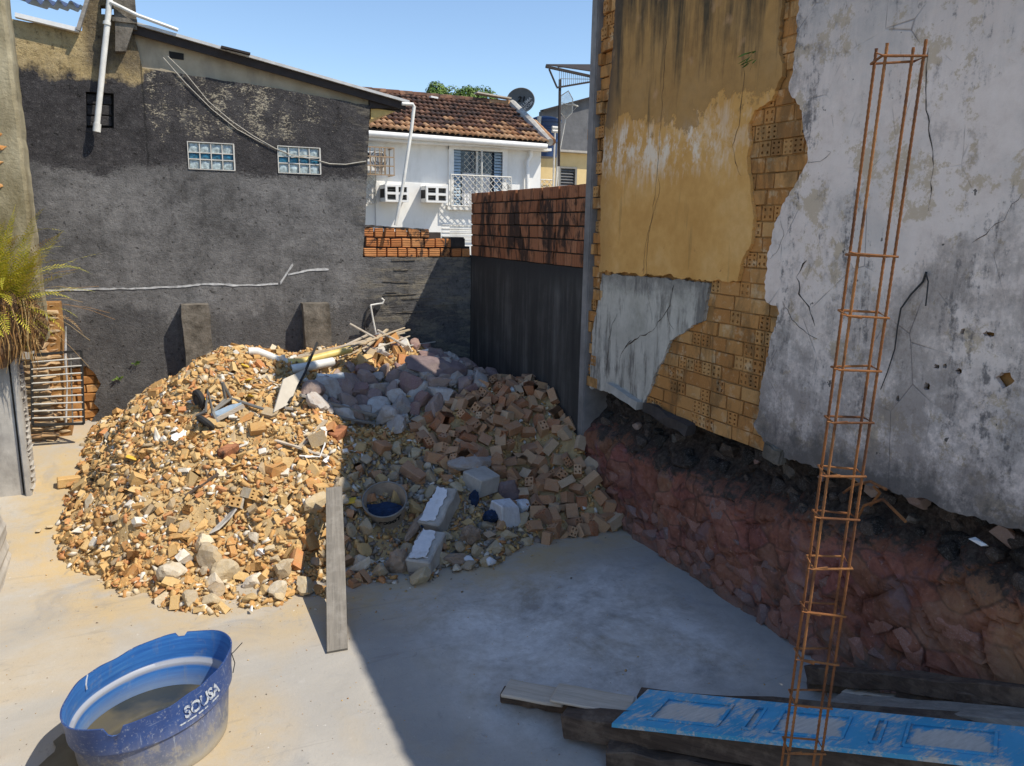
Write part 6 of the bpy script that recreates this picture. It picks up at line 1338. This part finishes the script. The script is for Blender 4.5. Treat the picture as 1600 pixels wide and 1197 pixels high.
def tanktext(s, size, tm, z0, bold=.004):
    me = text_mesh(s, size, .0005, bold); xs = [v.co.x for v in me.vertices]; xm = (min(xs)+max(xs))/2; r0 = rad_at(tm, z0)
    # arc length table
    for v in me.vertices:
        L = v.co.x-xm; t = tm; st_ = .004*(1 if L > 0 else -1); acc = 0
        while abs(acc) < abs(L): t += st_/rad_at(t, z0+v.co.y); acc += st_
        z = z0+v.co.y; r_ = rad_at(t, z)+.004+v.co.z; v.co = Vector((tcx+r_*math.cos(t), tcy+r_*math.sin(t), z))
    link('lettering', me, MT['fadedprint'], tk)
TT = rad(-41)
tanktext('SOUSA', .118, TT, .405)
for a_, b_, z in ((-.24,-.10,.385),(-.08,.02,.385),(.06,.16,.385)):
    vs = []; 
    for k in range(9):
        t = TT + (a_+(b_-a_)*k/8)/.5
        for z_ in (z-.012, z): vs.append((tcx+(rad_at(t,z_)+.004)*math.cos(t), tcy+(rad_at(t,z_)+.004)*math.sin(t), z_))
    mesh('painted_stroke', vs, [(2*k,2*k+2,2*k+3,2*k+1) for k in range(8)], MT['fadedprint'], tk)
mb = MB(); t = rad(12); c = Vector((tcx+rad_at(t,.5)*math.cos(t), tcy+rad_at(t,.5)*math.sin(t), .53)); mb.tube([c+Vector((-.02,0,-.02)), c+Vector((.02,.0,.01)), c+Vector((.09,.03,.06))], .004, 5); mb.tube([c, c+Vector((.02,-.02,-.08)), c+Vector((.0,-.03,-.16))], .004, 5); mb.build('handle_wire', MT['wire'], tk)
mb = MB(); t0 = rad(158); P = [Vector((tcx+(rad_at(t0+q*.05,.5)-.02)*math.cos(t0+q*.05), tcy+(rad_at(t0+q*.05,.5)-.02)*math.sin(t0+q*.05), rim_z(t0)+.004-z_)) for q, z_ in ((0,0),(.6,.03),(1.1,.07),(1.0,.11))]; mb.tube(P, .006, 5); mb.build('crack_mark', MT['printwt'], tk)
# puddle stains round the tank are in the floor material; a wet patch sheet lies under its left side
lp = rough_loop([(-1.15,5.55),(-.95,6.3),(-.6,6.2),(-.5,5.6),(-.8,5.2)], .06, .03); g_ = G('wet_concrete'); MT['wet'] = g_.done(g_.ramp(g_.noise(6,5), [(.3,(.10,.085,.06)),(.7,(.16,.14,.10))]), .35, None)
wet = plate('wet_patch', [lp], lambda u, v, t: Vector((u, v, floor_z(v)+.02-t)), .012, MT['wet']); tag(wet, kind='structure')
# ================================================================== blue door on timbers, loose beams
DL = .33
def q4(px, z): return [at(*p, 2, zz) for p, zz in zip(px, z if isinstance(z, (list,tuple)) else [z]*4)]
ca = q4([(1012,1077),(1603,1136),(1603,1199),(956,1130)], [DL, .97, .97, DL])
dr = empty('blue_door', ca[3], 'peeling bright blue panelled door lying flat on dark timbers', 'door')
def dpt(u, v, h=0):   # u along, v across, h up
    a_ = ca[0].lerp(ca[1], u); b_ = ca[3].lerp(ca[2], u); return b_.lerp(a_, v) + Vector((0,0,h))
Ld = (ca[1]-ca[0]).length
pan = [(.10,.30),(.325,.515),(.60,.92)]; rails = [(.0,.10),(.30,.325),(.515,.60),(.92,1.0)]
us = sorted({0,1,.075,.305,.345,.40,.42,.625,.66,.71,.735,.955,.09,.29,.36,.385,.435,.61,.675,.695,.75,.94} | {round(k/70,4) for k in range(71)}); vv = [0,.08,.16,.22,.27,.34,.42,.5,.58,.66,.73,.78,.84,.92,1]
panels = [(.09,.29),(.435,.61),(.75,.94)]; narrow = [(.36,.385),(.675,.695)]
def dh(u, v):
    for a, b in panels+narrow:
        if a-1e-6 <= u <= b+1e-6 and .22-1e-6 <= v <= .78+1e-6: return -.012
    return 0
vs = [dpt(u, v, dh(u, v)) for u in us for v in vv]; n = len(vv); fs = [(i*n+j, (i+1)*n+j, (i+1)*n+j+1, i*n+j+1) for i in range(len(us)-1) for j in range(n-1)]
m0 = len(vs); bt = [dpt(0,0,-.035), dpt(1,0,-.035), dpt(1,1,-.035), dpt(0,1,-.035)]; tp = [dpt(0,0), dpt(1,0), dpt(1,1), dpt(0,1)]; vs += bt+tp; fs += [(m0,m0+1,m0+2,m0+3)] + [(m0+k,m0+(k+1)%4,m0+4+(k+1)%4,m0+4+k) for k in range(4)]
o = mesh('door_leaf', vs, fs, MT['door'], dr)
at_ = o.data.attributes.new('wear', 'FLOAT', 'POINT'); wv = []
for u in us:
    for v in vv:
        e = max([min((u-a)/(b-a)*3.2, (b-u)/(b-a)*3.2, (v-.22)/.56*1.6, (.78-v)/.56*1.6) for a, b in panels]+[min((u-a)*60, (b-u)*60, (v-.2)*3, (.8-v)*3)*.35 for a, b in narrow])
        wv.append(.37+.24*max(0, min(1, e*2.2)))
at_.data.foreach_set('value', wv+[.4]*8)
for (u0, u1) in panels+narrow:
    mb = MB()
    for a, b in (((u0,.2),(u1,.2)),((u1,.2),(u1,.8)),((u1,.8),(u0,.8)),((u0,.8),(u0,.2))): mb.bar(dpt(*a,.004), dpt(*b,.004), .018, .014)
    o = mb.build('moulding', MT['door'], dr); k_ = o.data.attributes.new('wear','FLOAT','POINT'); k_.data.foreach_set('value', [.36]*len(o.data.vertices))
def beam(name, a, b, za, zb, w, h, mat, lab, cat='beam', jit=.012, seg=8, group=None, up=(0,0,1)):
    A_ = at(*a, 2, za); B_ = at(*b, 2, zb); mb = MB(); L = B_-A_; ang = math.atan2(L.y, L.x); M_ = Matrix.Rotation(-ang, 3, 'Z'); mb.bar(Vector(), M_@L, w, h, jit=jit, seg=seg); o = mb.build(name, MT[mat]); o.location = A_; o.rotation_euler = (0,0,ang); bevel(o, .008, 1); return tag(o, lab, cat, group)
beam('old_beam', (884,1128), (1640,1222), .13, .74, .17, .20, 'wooddark', 'dark squared beam under the front edge of the blue door')
beam('old_beam', (950,1176), (1300,1225), .08, .20, .20, .16, 'wooddark', 'frontmost rough dark beam at the bottom edge beside the blue door', jit=.02)
beam('old_beam', (1000,1096), (1640,1150), .12, .70, .14, .17, 'wooddark', 'dark beam hidden under the rear edge of the blue door')
beam('thin_lath', (1045,1170), (1230,1196), .12, .14, .06, .03, 'woodgrey', 'thin brown lath on the frontmost beam', 'lath')
beam('plank', (790,1075), (885,1092), .17, .20, .24, .03, 'woodpale', 'leftmost short pale plank sticking out past the door end', 'plank', .004, 3)
beam('plank', (866,1082), (988,1104), .25, .285, .26, .03, 'woodpale', 'short pale plank lying between the leftmost plank and the blue door', 'plank', .004, 3)
beam('old_beam', (785,1085), (900,1106), .05, .07, .12, .09, 'wooddark', 'dark timber under the leftmost pale plank', jit=.01)
beam('old_beam', (1264,1052), (1660,1092), .16, 1.0, .12, .14, 'wooddark', 'long dark beam along the foot of the red stone wall', jit=.014)
beam('old_beam', (1262,1064), (1380,1082), .06, .06, .10, .12, 'wooddark', 'short dark beam end under the long beam by the stone wall')
beam('old_beam', (1412,1082), (1680,1110), .42, .95, .17, .17, 'wooddark', 'rough bark covered log between the blue door and the stone wall', jit=.03, seg=14)
beam('plank', (1306,1093), (1680,1130), .22, .95, .22, .05, 'woodgrey', 'grey weathered plank behind the rear edge of the blue door', 'plank')
beam('plank', (1320,1080), (1400,1090), .22, .38, .10, .03, 'woodpale', 'short pale offcut on the grey plank beside the log', 'plank')
beam('plank', (1310,1102), (1680,1142), .14, .86, .25, .06, 'wooddark', 'dark plank under the grey weathered plank', 'plank')
# ================================================================== rebar cage
top = Vector((0,0,H)) + ray(1404,91)*3.05
dirs = ray(1256,1163); best = None
for k in range(200, 600):
    q = Vector((0,0,H)) + dirs*(k/100); e = (q.x-top.x-(0))**2+(q.y-top.y)**2
    if best is None or e < best[0]: best = (e, q)
botp = best[1]; axis = (top-botp).normalized()
cg = empty('rebar_cage', botp+axis*(-botp.z/axis.z), 'tall rusty reinforcement cage of four ribbed bars with square ties', 'rebar cage')
a1 = Vector((RT.x, RT.y, 0)).normalized(); a1 = Matrix.Rotation(rad(-5), 3, 'Z') @ a1; a2 = Vector((-a1.y, a1.x, 0)); W1, W2 = .074, .050
base = botp - axis*((botp.z-.0)/axis.z)
for s1, s2 in ((-1,-1),(1,-1),(1,1),(-1,1)):
    off = a1*s1*W1 + a2*s2*W2; mb = MB(); P = []; rr = []; L = (top-base).length + .025 + R.uniform(0,.035); n = int(L/.012)
    for k in range(n+1):
        q = base + axis*(L*k/n) + off + Vector((math.sin(k*.009+s1*2)*.004, math.cos(k*.011+s2)*.004, 0)); P.append(q); rr.append(.0072 if k % 2 else .0058)
    mb.tube(P, rr, 6); mb.build('bar', MT['rust'], cg, True, 80)
rings = [91, 400, 491, 574, 655, 735, 806, 880, 951, 1025, 1091, 1165]
def axis_at(py):
    lo, hi = 0.0, (top-base).length
    for _ in range(40):
        md = (lo+hi)/2; q = base+axis*md
        if topix(q)[1] > py: lo = md
        else: hi = md
    return base+axis*lo
zs = [axis_at(p) for p in rings] + [axis_at(1165)-axis*(.2*k) for k in range(1, 8)]
for q in zs:
    if q.z < .05: continue
    tw = R.uniform(-.06,.06); tilt = [R.uniform(-.012,.012) for _ in range(4)]; mb = MB(); P = []
    for (s1, s2), t_ in zip(((-1,-1),(1,-1),(1,1),(-1,1),(-1,-1),(-.3,-1)), tilt+tilt[:2]): P.append(q + a1*s1*(W1+.010) + a2*s2*(W2+.010) + Vector((0,0,t_)))
    mb.tube(P, .0055, 6); c = P[0]; mb.tube([c+a1*.0-a2*.006, c-a1*.03-a2*.012+Vector((0,0,.008))], .003, 4); mb.build('tie', MT['rust'], cg)
# ================================================================== left boundary: pier, fern, gate, brick stub
PY = 11.62
def LP(px, py, y=PY): return at(px, py, 1, y)
pr = empty('boundary_pier', LP(20,770), 'tall mossy plastered pier with a concrete post at the left edge', 'pier')
zb_ = floor_z(PY); xR = LP(44,700).x; xM = LP(30,700).x
mb = MB(); vs = []; n = 40
za, zb2 = LP(20,500).z, LP(36,-40).z
for i in range(n+1):
    z = za-.3+(zb2-za+.3)*i/n; px = 41-8*i/n; x1 = at(px, 250, 1, PY).x + .012*mnoise.noise(Vector((z*2.4,1,0))) + .012*mnoise.noise(Vector((z*9,2,0)))
    for x, y in ((-3.4,PY),(x1-.04,PY),(x1,PY+.05),(x1,PY+.5),(-3.4,PY+.5)): vs.append((x, y+.02*mnoise.noise(Vector((x*3,z*3,4))), z))
fs = [(i*5+k, i*5+(k+1)%5, i*5+5+(k+1)%5, i*5+5+k) for i in range(n) for k in range(5)] + [(4,3,2,1,0), tuple(n*5+k for k in range(5))]
mesh('upper_wall', vs, fs, MT['mould'], pr)
for px, py in ((3,195),(1,212),(6,232),(0,255),(3,290)):
    p = LP(px, py); me = hull(16, (.22,.16,.085), 'brick', .7, .2); ob = link('brick', me, MT['brick']); ob.parent = pr; ob.location = p+Vector((-.06,.055,0))-Vector(pr.location)
mb = MB(); mb.box((xM+.02, PY-.10, zb_-.3), (xR, PY+.35, LP(40,540).z)); o = mb.build('concrete_post', MT['cement'], pr); bevel(o, .015)
mb = MB(); mb.box((-3.4, PY-.04, zb_-.3), (xM-.01, PY+.3, LP(10,560).z)); o = mb.build('cement_wall', MT['cement'], pr)
mb = MB(); 
for k in range(26): z = zb_+ (LP(40,540).z-zb_)*k/26; mb.add(*(lambda m: ([v.co*.07+Vector((xR+.005, PY-.06+R.uniform(-.04,.3), z)) for v in m.vertices], [tuple(p.vertices) for p in m.polygons]))(R.choice(tiny)))
o = mb.build('broken_edge', MT['cement'], pr)
nb_ = onfloor(12,968); mb = MB(); vs = []; n = 24
for i in range(n+1):
    z = 1.30*i/n; x1 = nb_.x-.17-.10*i/n + .03*mnoise.noise(Vector((z*9,3,0))); 
    for x, y in ((-4,nb_.y),(x1-.05,nb_.y-.02),(x1,nb_.y+.05),(x1,nb_.y+1.5),(-4,nb_.y+1.5)): vs.append((x+R.uniform(-.012,.012), y+R.uniform(-.012,.012), z))
fs = [(i*5+k, i*5+(k+1)%5, i*5+5+(k+1)%5, i*5+5+k) for i in range(n) for k in range(5)] + [(4,3,2,1,0), tuple(n*5+k for k in range(5))]
o = mesh('wall_stub', vs, fs, MT['cement']); tag(o, 'rough pale broken wall stub at the far left edge of the floor', 'wall')
p = onfloor(1,1185); mb = MB(); mb.bar(p+Vector((-.03,0,0)), p+Vector((-.03,.02,.18)), .05, .02); o = mb.build('rusty_strip', MT['rust']); tag(o, 'rusty upright strip at the lower left corner of the floor', 'strip')
bwm = MB(); vs = []; n = 60  # unseen wall, added to bounce warm sunlight onto the shaded right side
for i in range(n+1):
    y = -4+(nb_.y-.1+4)*i/n
    for x, z in ((-2.2,-.05),(-1.95+R.uniform(-.012,.012),-.05),(-1.95+R.uniform(-.012,.012),3.1+.05*mnoise.noise(Vector((y,0,0)))),(-2.2,3.1)): vs.append((x, y, z))
bwm.add(vs, [(3,2,1,0),(n*4,n*4+1,n*4+2,n*4+3)]+[(i*4+k, i*4+(k+1)%4, i*4+4+(k+1)%4, i*4+4+k) for i in range(n) for k in range(4)])
o = bwm.build('bounce_wall', MT['cement']); tag(o, 'plain pale cement wall added out of view at left to bounce light', 'wall')
# brick stub behind the gate, toothed ends, recessed shaded side
SY = 13.25
bs = empty('brick_stub', LP(70,650,SY), 'toothed brick end of the left boundary wall behind the barred gate', 'wall')
x0 = LP(48,600,SY).x; x1 = LP(84,600,SY).x; zt2 = LP(70,470,SY).z; zb3 = floor_z(SY)-.1
mb = MB(); mb.box((x0-.9, SY+.03, zb3), (x1-.06, SY+.45, zt2)); mb.build('mortar_core', MT['palemortar'], bs)
mb = MB(); mb.box((x1-.061, SY+.12, zb3), (LP(103,600,SY).x, SY+.5, zt2-.05)); mb.build('recessed_core', MT['mortar'], bs)
tbm = [hull(16,(.26,.24,.07),'brick',.7,.3) for _ in range(6)] + [wonky_box(.22,.2,.06,.014,'brick',.012) for _ in range(2)]
for me in tbm: me.materials.append(MT['oldbrick'])
z = zb3+.1
while z < zt2:
    for k in range(3):
        ob = bpy.data.objects.new('brick', R.choice(tbm)); COL.objects.link(ob); ob.parent = bs; p = Vector((x1-.10-.20*k+R.uniform(-.05,.03), SY+.05+R.uniform(-.02,.03), z)); ob.location = p-Vector(bs.location); ob.rotation_euler = (R.uniform(-.1,.1),R.uniform(-.1,.1),R.uniform(-.3,.3)); ob.scale = (R.uniform(.7,1.2),1,R.uniform(.7,1.2))
    ob = bpy.data.objects.new('brick', R.choice(tbm)); COL.objects.link(ob); ob.parent = bs; ob.location = Vector((LP(98,600,SY).x-.08, SY+.20+R.uniform(-.02,.02), z))-Vector(bs.location)
    z += .098
mb = MB(); mb.box((x0-.35, SY-.06, LP(50,560,SY).z), (x0+.10, SY+.04, LP(50,505,SY).z)); mb.build('plaster_patch', MT['cement'], bs)
mb = MB(); mb.tube([LP(103,510,SY+.05), LP(102,560,SY+.05), LP(105,600,SY+.05), LP(103,660,SY+.05)], [.008,.02,.010,.016], 5); mb.build('plaster_edge', MT['drip'], bs)
GY = 12.95
gt = empty('barred_gate', LP(90,665,GY), 'dark metal gate panel with pale horizontal bars in front of the brick stub', 'gate')
c = [LP(49,555,GY), LP(127,548,GY), LP(131,662,GY), LP(51,664,GY)]
mb = MB(); 
for k in range(4): mb.bar(c[k], c[(k+1)%4], .035, .035, up=(0,1,0))
mb.build('frame', MT['wire'], gt)
for k in range(1, 10):
    t = k/10; mb = MB(); mb.tube([c[0].lerp(c[3],t)+Vector((0,-.01,0)), c[1].lerp(c[2],t)+Vector((0,-.01,0))], .013, 6); mb.build('bar', MT['pale'], gt)
mb = MB(); mb.tube([c[0].lerp(c[1],.78), c[3].lerp(c[2],.78)], .012, 6); mb.build('brace', MT['steel'], gt)
# fern
fe = empty('fern', LP(20,490,PY-.1), 'yellow green fern growing from dead roots on the left pier', 'fern')
rc = LP(20,478,PY-.05)
def frond(b, d, L, droop, mat, w0=.10):
    vs = []; fs = []; n = int(L/.036); p = Vector(b); d = d.normalized(); side_ = d.cross(Vector((0,0,1)));  side_ = side_.normalized() if side_.length > .05 else Vector((1,0,0)); side_.rotate(Matrix.Rotation(R.uniform(-.5,.5),3,d))
    for i in range(n):
        t = i/n; d = (d + Vector((0,0,-droop*.022*(.4+t*1.6)))).normalized(); q = p + d*(L/n); w = w0*math.sin(math.pi*min(1, .12+t*.92))**.7*(1-.25*t)
        nrm = side_.cross(d).normalized()
        for s in (-1, 1):
            k = len(vs); tip = q + side_*s*w + d*w*.25 + nrm*R.uniform(-.25,.1)*w; a_ = p.lerp(q,.05); c_ = p.lerp(q,.95); mid = a_.lerp(tip,.55)
            vs += [a_, mid-d*.006, tip, mid+d*.010]; fs.append((k,k+1,k+2,k+3))
        k = len(vs); vs += [p+side_*.002, p-side_*.002, q-side_*.002, q+side_*.002]; fs.append((k,k+1,k+2,k+3)); p = q
    mesh('frond', vs, fs, MT[mat], fe)
for k in range(105):
    a = R.uniform(-1.4, 3.4); el = R.uniform(.1, 1.45) if k < 90 else R.uniform(-.4,.3); el = el if k >= 90 else R.uniform(.55,1.5); dv = Vector((math.cos(a)*math.cos(el)*.9+.12, -abs(math.sin(a))*math.cos(el)*.6-.1, math.sin(el))); L = R.uniform(.75,1.5) if k < 90 else R.uniform(.5,.9)
    frond(rc+Vector((R.uniform(-.5,.12), R.uniform(-.15,.05), R.uniform(-.1,.15))), dv, L, R.uniform(.5,2.0), 'fern' if R.random() < .9 else 'dryfern')
for k in range(14): frond(rc+Vector((R.uniform(-.2,.25), R.uniform(-.15,.1), R.uniform(-.15,.05))), Vector((R.uniform(.4,1), -.2, R.uniform(-.3,.3))), R.uniform(.4,.75), 3.5, 'fern' if k % 2 else 'dryfern', .05)
mb = MB()
for k in range(9):
    b = rc+Vector((R.uniform(-.1,.2),-.1,R.uniform(-.1,.1))); d = Vector((R.uniform(.5,1),-.2,R.uniform(-.3,.8))).normalized(); L = R.uniform(.6,1.25); mb.tube([b+d*L*t_+Vector((0,0,-.35*t_*t_)) for t_ in (0,.25,.5,.75,1)], .0022, 4)
mb.build('dry_stems', MT['dryfern'], fe)
bm = bmesh.new(); bmesh.ops.create_icosphere(bm, subdivisions=5, radius=1)
for v in bm.verts:
    n_ = mnoise.fractal(Vector((v.co.x*3, v.co.y*3, v.co.z*1.3)), 1, 2, 5); v.co = Vector((v.co.x*.52, v.co.y*.30, v.co.z*.50 - .25*max(0, -v.co.x)))*(1+.28*n_) + rc + Vector((-.22,.02,-.20))
me = bpy.data.meshes.new('root_mass'); bm.to_mesh(me); bm.free(); link('root_mass', me, MT['root'], fe)
mb = MB()
for k in range(160):
    b = rc+Vector((R.uniform(-.6,.26), R.uniform(-.34,-.1), R.uniform(-.1,.15))); L = R.uniform(.3,.85); s_ = Vector((R.uniform(-.15,.1), R.uniform(-.06,.02), -1)); mb.tube([b+s_*L*t_+Vector((R.uniform(-.03,.03),R.uniform(-.03,.02),0)) for t_ in (0,.35,.7,1)], [.007,.006,.005,.002], 4, cap=False)
o = mb.build('hanging_roots', MT['dryfern'], fe)
# small weeds on the house wall
for px, py, lab in ((212,566,'small green weed growing out of the grey house wall'),(185,590,'lower tiny weed on the grey house wall near the heap edge')):
    e = empty('wall_weed', at(px, py, 1, YB-.03), lab, 'plant')
    for k in range(10):
        b = at(px+R.uniform(-3,3), py+2, 1, YB-.01); t_ = b+Vector((R.uniform(-.12,.12), -R.uniform(.02,.08), R.uniform(-.03,.06))); n_ = Vector((0,.3,1)).normalized()*.014; m_ = b.lerp(t_,.6); mesh('leaf', [b,m_+n_,t_,m_-n_], [(0,1,2,3)], MT['leaf'], e)
bpy.context.view_layer.update()
